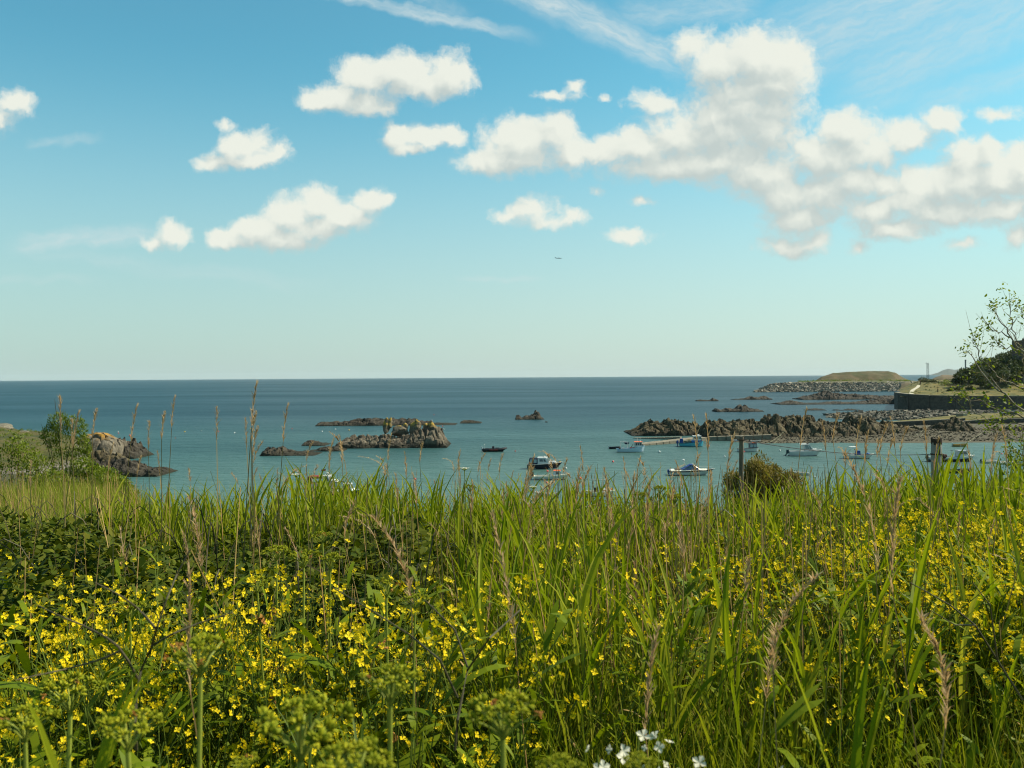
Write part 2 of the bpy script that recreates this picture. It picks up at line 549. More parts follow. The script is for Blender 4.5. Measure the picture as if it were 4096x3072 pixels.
# ================================================================== ROCK
def rockmat(name, dry, dry2, weed=(0.022, 0.020, 0.012), weed_z=(0.5, 1.5), lichen=None, grass=None, scale=0.5):
    if name in MATS:
        return MATS[name]
    m = bpy.data.materials.new(name)
    m.use_nodes = True
    nb = NB(m.node_tree)
    bs = m.node_tree.nodes['Principled BSDF']
    bs.inputs['Roughness'].default_value = 0.85
    bs.inputs['Specular IOR Level'].default_value = 0.2
    g = nb.n('ShaderNodeNewGeometry')
    pos = g.outputs['Position']
    z = nb.n('ShaderNodeSeparateXYZ', {0: pos}).outputs[2]
    nz = nb.n('ShaderNodeSeparateXYZ', {0: g.outputs['Normal']}).outputs[2]
    n = nb.noise(pos, scale, 6.0, 0.65)
    n2 = nb.noise(pos, scale * 4.5, 5.0, 0.65)
    c = nb.mixc(nb.rng(n, 0.35, 0.65), dry, dry2)
    c = nb.mixc(nb.m('MULTIPLY', nb.rng(n2, 0.45, 0.7), 0.6), c, tuple(v * 0.35 for v in dry))
    zz = nb.m('ADD', z, nb.m('MULTIPLY', nb.m('SUBTRACT', n2, 0.5), 1.6))
    if lichen:
        f = nb.m('MULTIPLY', nb.rng(zz, lichen[1], lichen[1] + 1.2), nb.rng(nb.noise(pos, scale * 1.7, 4.0), 0.45, 0.55))
        c = nb.mixc(nb.m('MULTIPLY', f, 0.85), c, lichen[0])
    if grass:
        f = nb.m('MULTIPLY', nb.rng(nz, 0.72, 0.86), nb.rng(zz, grass[1], grass[1] + 1.0))
        gc = nb.mixc(nb.rng(nb.noise(pos, 0.16, 6.0, 0.7), 0.38, 0.62), grass[0], grass[2])
        c = nb.mixc(f, c, gc)
    c = nb.mixc(nb.rng(zz, weed_z[1], weed_z[0]), c, weed)
    m.node_tree.links.new(c, bs.inputs['Base Color'])
    bn = nb.n('ShaderNodeBump', {'Height': nb.noise(pos, scale * 5, 5.0, 0.65), 'Strength': 0.7, 'Distance': 0.35})
    m.node_tree.links.new(bn.outputs[0], bs.inputs['Normal'])
    MATS[name] = m
    return m


DARKROCK = rockmat('dark_reef_rock', (0.030, 0.025, 0.018), (0.066, 0.054, 0.038), weed_z=(0.2, 1.1))
BROWNROCK = rockmat('brown_ridge_rock', (0.038, 0.029, 0.015), (0.112, 0.087, 0.044), weed_z=(0.3, 1.3))
GREYROCK = rockmat('grey_headland_rock', (0.085, 0.070, 0.048), (0.18, 0.152, 0.11), weed=(0.035, 0.030, 0.02), weed_z=(0.3, 1.4), lichen=((0.30, 0.155, 0.02), 3.9))
PALEROCK = rockmat('pale_outcrop_rock', (0.10, 0.088, 0.062), (0.17, 0.15, 0.11), weed_z=(-9, -8))
LICHROCK = rockmat('lichen_rock', (0.075, 0.060, 0.042), (0.155, 0.128, 0.088), weed_z=(0.6, 1.5), lichen=((0.40, 0.25, 0.04), 4.4))
TURF = rockmat('turf_headland', (0.10, 0.082, 0.06), (0.19, 0.165, 0.13), weed_z=(0.2, 0.9), grass=((0.034, 0.042, 0.008), 2.0, (0.085, 0.068, 0.020)))


def rock_grid(prof, wl, depth, name, m, parent=None, step=0.35, rough=0.22, blocks=1.2, seed=1, base=-0.7, crest=-0.1, pwr=2.0, wob=0.28, bh=0.35):
    """A craggy rock mass: its skyline follows (px, py) and its foot stands in the water at row wl; it has real depth behind."""
    pm = prof[len(prof) // 2][0]
    dyw = wl - yh(pm)
    foot = [P(p[0], yh(p[0]) + dyw) for p in prof]
    Y0 = float(np.mean([f[1] for f in foot]))
    yc = Y0 + depth * 0.5
    pts = [PY(px, py, yc) for px, py in prof]
    xs = np.array([p[0] for p in pts]); hs = np.array([p[2] for p in pts])
    hs = np.maximum(hs, 0.15)
    nx = max(8, int((xs[-1] - xs[0]) / step)); ny = max(8, int(depth / step))
    x = np.linspace(xs[0], xs[-1], nx); t = np.linspace(-1, 1, ny)
    X, T = np.meshgrid(x, t)
    Y = yc + T * depth * 0.5
    sc_ = 1.0 / max(1.5, blocks * 2.5)
    Tn = T + wob * 2 * (fbm(X * sc_, Y * sc_, oct=3, seed=seed) - 0.5)
    Ht = np.interp(x, xs, hs)[None, :] * 1.14
    d = np.where(Tn < crest, (crest - Tn) / (1 + crest), (Tn - crest) / (1 - crest))
    cr = np.clip(1 - np.abs(d) ** pwr, -0.4, 1)
    cr = np.sign(cr) * np.abs(cr) ** 0.75
    f1, f2, rv = voro(X / blocks, Y / blocks, seed)
    g1, g2, rw = voro(X / blocks * 2.3, Y / blocks * 2.3, seed + 5)
    rid = 1 - np.abs(2 * fbm(X * 0.45 / blocks, Y * 0.45 / blocks, oct=4, seed=seed + 3) - 1)
    amp = np.minimum(Ht, 5.0)
    Z = Ht * cr * (1 - rough + rough * 1.2 * rid) + amp * bh * (rv - 0.6) * np.clip(cr, 0, 1) + amp * bh * 0.45 * (rw - 0.5) * np.clip(cr + 0.1, 0, 1)
    Z -= amp * 0.30 * sstep(0.20, 0.0, f2 - f1) * np.clip(cr + 0.2, 0, 1)
    Z = np.where(cr < 0.02, Z - 0.3, Z)
    Z[:, 0] = base; Z[:, -1] = base; Z[0, :] = base; Z[-1, :] = base
    Z = np.maximum(Z, base)
    X = X + (fbm(X * 1.7, Y * 1.7, oct=2, seed=seed + 8) - 0.5) * step * 1.2
    return link_mesh(name, grid_mesh(name, X, Y, Z, m, smooth=False), parent)


def boulder(name, c, r, m, parent=None, seed=0, n=3, sharp=0.35):
    """One weathered block of rock, faceted, real thickness."""
    import bmesh
    bm = bmesh.new()
    bmesh.ops.create_icosphere(bm, subdivisions=n, radius=1.0)
    V = np.array([v.co for v in bm.verts])
    f = fbm(V[:, 0] * 1.3 + 5, V[:, 1] * 1.3 + seed * 3.1, V[:, 2] * 1.3, oct=4, seed=seed)
    dirs = np.random.default_rng(seed + 50).normal(size=(14, 3)); dirs /= np.linalg.norm(dirs, axis=1)[:, None]
    cut = np.random.default_rng(seed + 51).uniform(0.62, 0.95, 14)
    s = np.ones(len(V))
    for dv, ct in zip(dirs, cut):
        pr = V @ dv
        s = np.minimum(s, np.where(pr > 1e-3, ct / np.maximum(pr, 1e-3), 9))
    s = s * (1 - sharp * 0.5 + sharp * f)
    V = V * s[:, None]
    V[:, :2] *= (1 + 0.75 * np.clip(-V[:, 2], 0, 1))[:, None]
    V = V * np.array(r) + np.array(c)
    for v, p in zip(bm.verts, V):
        v.co = p
    me = bpy.data.meshes.new(name)
    bm.to_mesh(me); bm.free()
    me.materials.append(m)
    return link_mesh(name, me, parent)


def reef(name, label, prof, wl, depth, m=DARKROCK, cat='reef', group=None, **kw):
    o = rock_grid(prof, wl, depth, name, m, **kw)
    return tag(o, label, cat, group)


# --- the central islet with its standing rocks
def central_islet():
    root = thing('rocky_islet', 'brown rocky islet with upright lichen-yellow stacks in the middle of the bay', 'islet', P(1600, 1785))
    root.location = (0, 0, 0)
    rock_grid([(1355, 1772), (1380, 1760), (1420, 1752), (1470, 1748), (1520, 1750), (1545, 1748), (1600, 1750), (1640, 1750), (1660, 1728), (1700, 1720),
               (1745, 1720), (1768, 1732), (1785, 1762), (1800, 1778)], 1793, 15.0, 'rock_base', LICHROCK, root, step=0.3, seed=11, blocks=1.7, rough=0.4, bh=0.5)
    yd = float(P(1600, 1793)[1]) + 7.0
    k = yd / FPX

    def blk(px, py, w, h, seed, nm='standing_rock', d=None, lean=0.0):
        c = PY(px, py, yd)
        o = boulder(nm, (0, 0, 0), (w * k / 2 * 1.2, (d or w) * k / 2, h * k / 2 * 1.22), LICHROCK, root, seed)
        o.location = [float(v) for v in c]
        o.rotation_euler = (0, R(lean), 0)
    blk(1547, 1706, 26, 62, 3, lean=8)
    blk(1562, 1690, 16, 36, 5, lean=6)
    blk(1600, 1722, 52, 40, 6, 'boulder')
    blk(1622, 1714, 20, 34, 8, 'boulder')
    blk(1660, 1712, 34, 58, 9)
    blk(1668, 1700, 26, 40, 10)
    blk(1706, 1712, 24, 44, 12)
    blk(1726, 1708, 34, 46, 13)
    blk(1752, 1732, 26, 36, 14, 'boulder')
    yd = float(P(1600, 1793)[1]) + 1.6
    k = yd / FPX
    for i, (px, py, w, h) in enumerate([(1590, 1782, 66, 24), (1470, 1786, 50, 18), (1520, 1786, 36, 16), (1640, 1786, 30, 18), (1730, 1780, 22, 14), (1400, 1782, 40, 18), (1556, 1768, 30, 22), (1690, 1770, 36, 24)]):
        blk(px, py, w, h, 20 + i, 'boulder', d=w * 0.6)
    return root


central_islet()
reef('low_reef', 'long low dark reef lying behind the rocky islet', [(1272, 1697), (1285, 1688), (1310, 1690), (1360, 1688), (1410, 1682), (1450, 1676), (1490, 1678), (1540, 1680), (1600, 1678),
     (1650, 1680), (1690, 1684), (1740, 1692), (1780, 1692), (1830, 1697)], 1703, 14, seed=21, blocks=2.0, step=0.5, rough=0.2, bh=0.55)
reef('low_reef', 'small flat weedy reef at the far end of the long low reef', [(1838, 1692), (1850, 1684), (1880, 1681), (1910, 1684), (1930, 1691)], 1694, 8, seed=22, step=0.45)
reef('sea_rock', 'dark rock outcrop with a broken jagged skyline off the low side of the islet', [(1056, 1810), (1064, 1800), (1085, 1790), (1105, 1798), (1130, 1790), (1145, 1802), (1180, 1808), (1220, 1806), (1250, 1812), (1280, 1818)],
     1824, 9, seed=23, blocks=1.2, step=0.25, bh=0.6)
reef('sea_rock', 'dark rounded rock between the jagged outcrop and the islet', [(1214, 1778), (1225, 1766), (1245, 1764), (1280, 1768), (1310, 1776), (1316, 1782)], 1784, 8, seed=24, blocks=1.3, step=0.3, bh=0.5)
reef('sea_rock', 'row of black boulders joining the jagged outcrop to the islet', [(1240, 1803), (1262, 1800), (1290, 1790), (1330, 1788), (1360, 1790), (1384, 1798)], 1806, 6, seed=25, blocks=1.0, step=0.25, bh=0.7)
reef('sea_rock', 'lone black rock with a sharp peak standing in open water', [(2060, 1676), (2064, 1664), (2078, 1661), (2086, 1672), (2104, 1664), (2122, 1662), (2138, 1650), (2146, 1646), (2156, 1655), (2164, 1668), (2178, 1675)],
     1679, 10, seed=26, blocks=2.0, step=0.4, bh=0.35, rough=0.1)
reef('sea_rock', 'tiny dark rock awash beside the lone peaked rock', [(2180, 1688), (2186, 1684), (2192, 1688)], 1690, 4, seed=27, step=0.3)

# --- reefs out to the right
reef('far_reef', 'two small black rocks in the far channel', [(2780, 1602), (2800, 1599), (2830, 1600), (2838, 1600), (2850, 1592), (2875, 1599)], 1605, 9, seed=31, step=0.8, blocks=3.0, bh=0.5)
reef('far_reef', 'thin weedy reef awash in the far channel below the breakwater head', [(2926, 1597), (2975, 1594), (3002, 1587), (3030, 1591), (3056, 1585), (3084, 1594)], 1599, 12, seed=32, step=0.8, blocks=3, bh=0.5)
reef('far_reef', 'black reef with a humped top in front of the thin weedy reef', [(2852, 1642), (2862, 1634), (2880, 1640), (2905, 1634), (2935, 1636), (2955, 1626), (2975, 1622), (2990, 1634), (3020, 1636), (3046, 1640)], 1648, 12, seed=33, step=0.5, blocks=2.2, bh=0.5)
reef('far_reef', 'wide dark reef with a broad hump under the stone breakwater', [(3186, 1594), (3220, 1586), (3250, 1580), (3280, 1574), (3300, 1569), (3330, 1573), (3360, 1577), (3390, 1578), (3425, 1576), (3450, 1582), (3520, 1584), (3600, 1584)],
     1599, 26, seed=34, step=0.9, blocks=3.0, bh=0.4)
reef('far_reef', 'long bouldery reef running out from the foot of the sea wall', [(3098, 1614), (3130, 1609), (3158, 1604), (3185, 1609), (3240, 1612), (3290, 1611), (3340, 1606), (3380, 1608), (3420, 1608), (3470, 1605), (3520, 1598), (3580, 1600)],
     1618, 22, seed=35, step=0.7, blocks=2.4, bh=0.5)
reef('far_reef', 'small flat reef between the long bouldery reef and the brown ridge', [(3220, 1640), (3240, 1635), (3262, 1635), (3285, 1636), (3300, 1638)], 1642, 8, seed=36, step=0.5, blocks=2)
reef('far_reef', 'string of half-drowned stones beside the small flat reef', [(3330, 1641), (3350, 1637), (3365, 1640), (3390, 1637), (3420, 1637), (3440, 1640)], 1642, 5, seed=37, step=0.4, blocks=1.5, bh=0.9)

# --- the rocky ridge beside the slipway
reef('rock_ridge', 'dark craggy rock ridge rising behind the slipway', [(2508, 1738), (2520, 1726), (2545, 1714), (2572, 1700), (2595, 1696), (2608, 1688), (2622, 1698), (2640, 1696), (2655, 1690), (2666, 1678), (2680, 1688), (2700, 1690),
     (2725, 1696), (2750, 1695), (2780, 1700), (2805, 1708), (2822, 1724), (2830, 1740)], 1744, 20, seed=41, step=0.3, blocks=2.0, bh=0.5, rough=0.35, m=BROWNROCK, cat='rock ridge')
reef('rock_ridge', 'long brown rock ridge above the pebble beach', [(2806, 1730), (2815, 1706), (2845, 1688), (2870, 1688), (2905, 1696), (2925, 1696), (2960, 1690), (3000, 1690), (3040, 1686), (3072, 1676), (3088, 1670), (3105, 1668), (3130, 1674), (3150, 1680), (3180, 1674),
     (3205, 1678), (3230, 1676), (3260, 1684), (3280, 1686), (3300, 1696), (3330, 1694), (3380, 1698), (3398, 1680), (3412, 1668), (3425, 1672), (3440, 1686), (3458, 1682), (3500, 1690), (3560, 1700), (3640, 1712), (3700, 1716), (3720, 1716)],
     1759, 24, seed=42, step=0.33, blocks=2.2, bh=0.44, rough=0.4, m=BROWNROCK, cat='rock ridge', base=-0.3)
reef('rock_ridge', 'short crumbling rock ridge below the grassy spit wall', [(3716, 1738), (3735, 1720), (3760, 1704), (3780, 1696), (3820, 1688), (3845, 1690), (3860, 1708), (3880, 1728), (3900, 1740)], 1755, 15, seed=43, step=0.3, blocks=1.6, bh=0.4, m=BROWNROCK, cat='rock ridge', base=-0.3)
reef('rock_ridge', 'low broken rocks at the shaded end of the pebble beach', [(3890, 1742), (3910, 1726), (3960, 1718), (4000, 1716), (4060, 1716), (4120, 1708), (4200, 1712), (4260, 1740)], 1754, 10, seed=44, step=0.35, blocks=1.6, bh=0.5, m=BROWNROCK, cat='rock ridge', base=-0.3)

# --- left headland
def grid_land(name, pxs, rows, m, nx=150, ny=70, noise=0.5, seed=3, kind='structure', smooth=True, nscale=0.12, block=0.0):
    """Land sheet given as rows of (distance y, [heights at the columns pxs])."""
    ys = np.array([r[0] for r in rows], float); H = np.array([r[1] for r in rows], float)
    t = np.linspace(0, 1, ny); u = np.linspace(0, 1, nx)
    yy = np.interp(t, np.linspace(0, 1, len(ys)), ys)
    pp = np.interp(u, np.linspace(0, 1, len(pxs)), pxs)
    Hc = np.array([[np.interp(p, pxs, H[i]) for p in pp] for i in range(len(ys))])
    Z = np.array([np.interp(yy, ys, Hc[:, j]) for j in range(nx)]).T
    Y = np.repeat(yy[:, None], nx, 1)
    X = (pp[None, :] - 2048) / FPX * Y
    Y = Y + (fbm(X * 0.05, Y * 0.05, oct=2, seed=seed + 7) - 0.5) * 6 * min(1.0, noise)
    Z = Z + noise * 2 * (fbm(X * nscale, Y * nscale, oct=5, seed=seed) - 0.5)
    if block:
        f1, f2, rv = voro(X / block, Y / block, seed)
        Z = Z + noise * 1.6 * (rv - 0.5)
    o = link_mesh(name, grid_mesh(name, X, Y, Z, m, smooth=smooth))
    if kind:
        tag(o, kind=kind)
    return o


grid_land('headland', [-500, -150, 0, 70, 140, 200, 300, 350],
          [(118, [1.5, 1.0, 0.6, 0.2, -1.0, -2, -3, -3]), (138, [3.2, 3.0, 2.6, 2.2, 1.8, 1.0, 0.2, -1.5]), (148, [5.0, 4.6, 4.3, 3.9, 3.4, 2.6, 1.6, 0.2]), (152, [6.1, 5.8, 5.6, 5.2, 4.8, 4.2, 3.0, 1.2]),
           (165, [6.9, 6.6, 6.6, 6.0, 5.6, 5.4, 4.2, 2.0]), (185, [7.6, 7.3, 7.5, 6.2, 5.8, 5.5, 4.4, 1.6]), (194, [6.4, 6.2, 6, 5, 5, 4.4, 2.4, 0]), (205, [-1, -1, -1, -1, -1, -1, -1, -1])],
          TURF, noise=0.55, seed=51)
reef('headland_rock', 'big pale domed rock with an orange lichen cap at the tip of the headland', [(318, 1800), (332, 1766), (350, 1750), (385, 1742), (420, 1744), (450, 1754), (480, 1764), (497, 1776), (506, 1800)], 1846, 15, m=GREYROCK, cat='rock', seed=61, blocks=2.6, step=0.25, rough=0.12, bh=0.16, pwr=2.6)
reef('headland_rock', 'dark weathered rock point beyond the pale domed rock', [(480, 1780), (490, 1763), (510, 1760), (535, 1764), (545, 1790), (560, 1800), (575, 1808), (584, 1818)], 1836, 11, m=DARKROCK, cat='rock', seed=62, blocks=1.6, step=0.25, bh=0.4)
reef('headland_rock', 'rust brown ledge at the foot of the pale domed rock', [(300, 1850), (330, 1818), (370, 1806), (440, 1816), (480, 1824), (506, 1846)], 1872, 8, m=BROWNROCK, cat='rock', seed=63, blocks=1.4, step=0.22, bh=0.4)
reef('headland_rock', 'low black weed covered ledge nearest the grass bank', [(380, 1880), (420, 1850), (470, 1852), (520, 1850), (560, 1862), (600, 1876), (640, 1874), (664, 1880), (676, 1896)], 1908, 10, m=DARKROCK, cat='rock', seed=64, blocks=1.3, step=0.22, bh=0.5)
for i, (a, b, c_, d_, lab) in enumerate([(10, 1700, 70, 30, 'pale bedrock outcrop on top of the headland at the frame edge'), (85, 1726, 60, 26, 'pale flat outcrop beside the first one on the headland'), (175, 1738, 60, 22, 'pale weathered outcrop on the turf beside the shrub')]):
    q = PY(a, b + 8, 182)
    o = boulder('rock_outcrop', (0, 0, 0), (c_ * 182 / FPX / 2, 2.2, d_ * 182 / FPX / 2), PALEROCK, None, 70 + i)
    o.location = [float(v) for v in q]
    tag(o, lab, 'rock')

# ================================================================== RIGHT-HAND SHORE
PEBBLE = mat('pebbles', (0.042, 0.035, 0.019), (0.080, 0.066, 0.036), scale=2.2, detail=8, rough=0.9, bump=1.0, bscale=3.0)
GRASSLAND = mat('rough_turf', (0.034, 0.045, 0.006), (0.145, 0.105, 0.018), scale=0.30, detail=9, rough=0.95, bump=0.6, bscale=1.4)
EARTH = mat('bare_earth', (0.115, 0.09, 0.052), (0.065, 0.072, 0.025), scale=0.05, detail=7, rough=0.95, bump=0.6, bscale=0.5)
CONC = mat('old_concrete', (0.22, 0.19, 0.135), (0.15, 0.13, 0.095), scale=1.2, detail=6, rough=0.9, bump=0.4)
WALLST = mat('sea_wall_stone', (0.045, 0.042, 0.033), (0.085, 0.077, 0.06), scale=0.9, detail=6, rough=0.9, bump=0.7, bscale=2.0)
HILLM = mat('hill_soil', (0.05, 0.06, 0.02), (0.08, 0.075, 0.03), scale=0.3, rough=0.95)

grid_land('pebble_beach', [2860, 2960, 3100, 3300, 3500, 3700, 3900, 4150, 4500],
          [(206, [-1, -1, -1, -1, -1, -1, -1, -1, -1]), (211, [-.6, -.3, -.05, -.1, 0.05, 0.1, 0.1, 0.1, 0.1]), (219, [-.4, 0.3, 0.55, 0.35, 0.9, 1.2, 1.3, 1.4, 1.5]), (229, [-.4, 0.3, 0.6, 0.6, 1.5, 2.0, 2.2, 2.4, 2.6]),
           (246, [-1, -0.5, -0.5, -0.5, 1.6, 2.2, 2.4, 2.6, 2.8]), (262, [-1.5, -1.5, -1.5, -1.5, -1.0, 1.0, 2.4, 2.6, 2.8])], PEBBLE, noise=0.16, seed=81, nscale=0.7, nx=200)
grid_land('grassy_spit', [3490, 3560, 3650, 3750, 3850, 3950, 4096, 4500],
          [(254.6, [0.9, 1.2, 1.5, 1.6, 1.8, 3.6, 3.7, 3.8]), (256, [1.2, 1.6, 2.0, 2.4, 3.2, 3.7, 3.8, 4.0]), (268, [1.6, 2.1, 2.6, 3.2, 3.7, 4.0, 4.2, 4.4]), (280, [0.9, 1.3, 2.0, 2.9, 3.6, 4.0, 4.3, 4.6]), (287, [-1, -1, -.4, 0.5, 2.0, 3.0, 3.4, 3.8]), (300, [-2, -2, -2, -2, -1.5, -1, -1, -1])],
          GRASSLAND, noise=0.22, seed=82, nx=120, ny=50)


def wall_run(name, label, pts, th, m, cat='wall', base_rows=None, course=0.5, block=1.1, parts=True):
    """A wall along (x, y, z_bottom, z_top) points: coping plus coursed stones standing slightly proud of the core."""
    root = thing(name, label, cat)
    core = MB(); cop = MB()
    for a, b in zip(pts[:-1], pts[1:]):
        d = Vector((b[0] - a[0], b[1] - a[1], 0)); L = d.length; d.normalize()
        n = Vector((d.y, -d.x, 0)) * (th / 2)
        c8 = []
        for zsel in (2, 3):
            for q, s in ((a, 1), (b, 1), (b, -1), (a, -1)):
                c8.append((q[0] + n.x * s, q[1] + n.y * s, q[zsel] - (0.02 if zsel == 3 else 0)))
        core.hexa(c8)
        c8 = []
        for k in (0, 1):
            for q, s in ((a, 1), (b, 1), (b, -1), (a, -1)):
                c8.append((q[0] + n.x * s * 1.12, q[1] + n.y * s * 1.12, q[3] + (0.16 if k else -0.018)))
        cop.hexa(c8)
    core.build('wall_core', m, root)
    cop.build('coping', CONC, root)
    # coursed stones on the face towards the bay
    r2 = np.random.default_rng(5)
    st = MB()
    for a, b in zip(pts[:-1], pts[1:]):
        d = Vector((b[0] - a[0], b[1] - a[1], 0)); L = d.length; d.normalize()
        n = Vector((d.y, -d.x, 0))
        ang = math.atan2(d.y, d.x)
        H = min(a[3] - a[2], b[3] - b[2])
        rows = max(1, int(H / course))
        for r_ in range(rows):
            s = r2.uniform(0, block * 0.5)
            while s < L - 0.2:
                w_ = min(r2.uniform(block * 0.6, block * 1.3), L - s)
                f = (s + w_ / 2) / L
                z = a[2] + (b[2] - a[2]) * f + (r_ + 0.5) * (H / rows)
                c = (a[0] + d.x * (s + w_ / 2) + n.x * (th / 2), a[1] + d.y * (s + w_ / 2) + n.y * (th / 2), z)
                st.box(c, (w_ - 0.06, 0.12 + r2.uniform(0, 0.1), H / rows - 0.06), rz=ang)
                s += w_
    tag(st.build('stone_courses', m, root), kind='stuff')
    return root


def W(px, y, zb, zt):
    p = PY(px, 1500, y)
    return (float(p[0]), y, zb, zt)


wall_run('spit_wall', 'low dark stone wall along the edge of the grassy spit', [W(3512, 252, 0.8, 2.6), W(3620, 252.3, 0.9, 2.9), W(3760, 252.6, 1.0, 3.3), W(3858, 252.8, 1.0, 3.7)], 0.8, WALLST)
wall_run('retaining_wall', 'shaded retaining wall under the parked car', [W(3850, 249.5, 1.2, 3.0), W(3950, 249.3, 1.2, 3.6), W(4096, 249, 1.2, 3.7), W(4400, 248.5, 1.2, 3.8)], 0.9, WALLST)

# big curved sea wall with turf above
SW = [W(3584, 392, 1.0, 8.6), W(3600, 380, 1.0, 8.5), W(3640, 370, 1.0, 8.2), W(3720, 364, 1.0, 7.8), W(3820, 361, 1.0, 7.6), W(3940, 360, 1.0, 7.4), W(4096, 360, 1.0, 7.3), W(4400, 360, 1.0, 7.3)]
wall_run('sea_wall', 'tall dark curved sea wall holding back the turf', SW, 1.6, WALLST, course=0.8, block=1.8)
grid_land('headland_turf', [3600, 3640, 3700, 3760, 3830, 3900, 3980, 4096, 4500],
          [(371, [7.0, 7.2, 7.4, 7.3, 7.2, 7.1, 7.0, 7.0, 7.0]), (383, [7.6, 8.0, 7.9, 7.8, 7.8, 8.0, 8.5, 9, 9]), (405, [8.4, 9.5, 9.2, 9.0, 9.4, 11, 13, 15, 15]), (450, [9, 11.0, 12.4, 12.0, 12.4, 15, 20, 24, 25]), (500, [7, 11.6, 13.6, 13.2, 13.5, 17, 22, 27, 28]), (560, [-1, 10, 13, 13, 13, 16, 20, 24, 24]), (600, [-2, -2, -2, -2, -2, -2, -2, -2, -2])],
          GRASSLAND, noise=0.5, seed=83, nx=140, ny=60)
grid_land('rubble_shore', [3240, 3330, 3420, 3520, 3600, 3700, 3850, 4096, 4500],
          [(306, [-1, -1, -1, -1, -1, -1, -1, -1, -1]), (318, [-.8, -.6, -.3, 0.0, 0.1, 0.15, 0.1, 0.1, 0.1]), (335, [-.8, -.1, 0.3, 0.6, 0.8, 0.9, 0.8, 0.7, 0.6]), (358, [-.8, 0.2, 0.7, 1.1, 1.3, 1.3, 1.2, 1.2, 1.2]), (372, [-1, -.5, -.2, 0.6, 1.2, 1.2, 1.2, 1.2, 1.2]), (420, [-1, -1, -1, -1, -1, -1, -1, -1, -1])],
          PEBBLE, noise=0.3, seed=84, nscale=0.4, nx=160, ny=60)

# path on the turf
pm = mat('pale_path', (0.42, 0.38, 0.29), (0.34, 0.31, 0.23), scale=0.8, rough=0.95)
land = bpy.data.objects['headland_turf']
bpy.context.view_layer.update()


def land_z(o, x, y):
    ok, loc, n, i = o.ray_cast(Vector((x, y, 300)), Vector((0, 0, -1)))
    return loc.z if ok else 0.0


mb = MB()
prev = None
for px, y in [(3668, 374), (3655, 379), (3645, 386), (3647, 396), (3655, 408), (3668, 422), (3676, 436)]:
    x = float(PY(px, 1500, y)[0])
    z = land_z(land, x, y) + 0.10
    wd = 0.9
    cur = [(x - wd, y, z), (x + wd, y, z)]
    if prev:
        mb.hexa([(p[0], p[1], p[2] - 0.3) for p in (prev[0], prev[1], cur[1], cur[0])] + [prev[0], prev[1], cur[1], cur[0]])
    prev = cur
tag(mb.build('path', pm), kind='structure')


def stones(name, pts, size, m, parent=None, seed=0, flat=0.75):
    """Many rough stones joined into one piece (12 faces each, all different)."""
    r2 = np.random.default_rng(seed)
    n = len(pts)
    base = np.array([(-1, -1, -1), (1, -1, -1), (1, 1, -1), (-1, 1, -1), (-1, -1, 1), (1, -1, 1), (1, 1, 1), (-1, 1, 1)], float) * 0.5
    Fq = np.array([(3, 2, 1, 0), (4, 5, 6, 7), (0, 1, 5, 4), (1, 2, 6, 5), (2, 3, 7, 6), (3, 0, 4, 7)])
    V = np.repeat(base[None], n, 0) * r2.uniform(0.6, 1.15, (n, 8, 1)) + r2.uniform(-0.12, 0.12, (n, 8, 3))
    s = r2.uniform(size[0], size[1], (n, 1, 1)) * np.concatenate([r2.uniform(0.8, 1.4, (n, 1, 2)), r2.uniform(flat * 0.7, flat * 1.2, (n, 1, 1))], 2)
    V = V * s
    a = r2.uniform(0, 6.28, n); b = r2.uniform(-0.6, 0.6, n)
    ca, sa, cb, sb = np.cos(a), np.sin(a), np.cos(b), np.sin(b)
    x, y, z = V[..., 0], V[..., 1], V[..., 2]
    x, z = x * cb[:, None] + z * sb[:, None], -x * sb[:, None] + z * cb[:, None]
    x, y = x * ca[:, None] - y * sa[:, None], x * sa[:, None] + y * ca[:, None]
    V = np.stack([x, y, z], 2) + np.asarray(pts)[:, None, :]
    F = (Fq[None] + 8 * np.arange(n)[:, None, None]).reshape(-1, 4)
    rv = np.repeat(r2.uniform(0, 1, n), 8)
    o = link_mesh(name, np_mesh(name, V.reshape(-1, 3), F, m, rnd=rv), parent)
    return o


def stonemat(name, cols):
    m = leafmat(name, cols, trans=0.0, rough=0.9, spec=0.2, scale=0.3)
    return m


RIPRAP = stonemat('rubble_stone', [(0.05, 0.045, 0.036), (0.13, 0.115, 0.09), (0.20, 0.18, 0.14), (0.36, 0.32, 0.25)])

# --- breakwater of rubble with spoil heaps behind
bw_root = thing('rubble_breakwater', 'long breakwater of grey rubble blocks topped by grassy spoil heaps', 'breakwater')
r2 = np.random.default_rng(9)
pts = []
for i in range(4200):
    px = r2.uniform(3018, 3660); t = r2.uniform(0, 1) ** 0.9
    top = np.interp(px, [3018, 3060, 3090, 3120, 3660], [0.3, 5.0, 8.0, 8.8, 8.6])
    y = 838 + t * 17
    z = -0.3 + t * top
    pts.append(((px - 2048) / FPX * y + r2.normal() * 0.3, y + r2.normal() * 0.4, z))
tag(stones('rubble_blocks', pts, (1.1, 2.7), RIPRAP, bw_root, seed=10), kind='stuff')
bm_ = grid_land('embankment', [2995, 3030, 3075, 3120, 3200, 3300, 3420, 3560, 3650, 3690, 3740],
          [(842, [-2] * 11), (853, [-2, 0, 5.2, 7.6, 8.4, 8.6, 8.6, 8.4, 8.2, 7.4, -2]), (862, [-2, 0, 4, 8.4, 9.6, 10.4, 10.6, 10.2, 9.8, 8.6, -2]), (905, [-2, 0, 4, 8, 9.2, 10, 10, 10, 10, 8.5, -2]), (950, [-2] * 11)], EARTH, noise=0.5, seed=91, nscale=0.06, nx=150, ny=40, kind=None)
bm_.parent = bw_root
EARTH2 = mat('spoil_heap_earth', (0.105, 0.073, 0.036), (0.042, 0.047, 0.012), scale=0.09, detail=8, rough=0.95, bump=0.8, bscale=0.4)
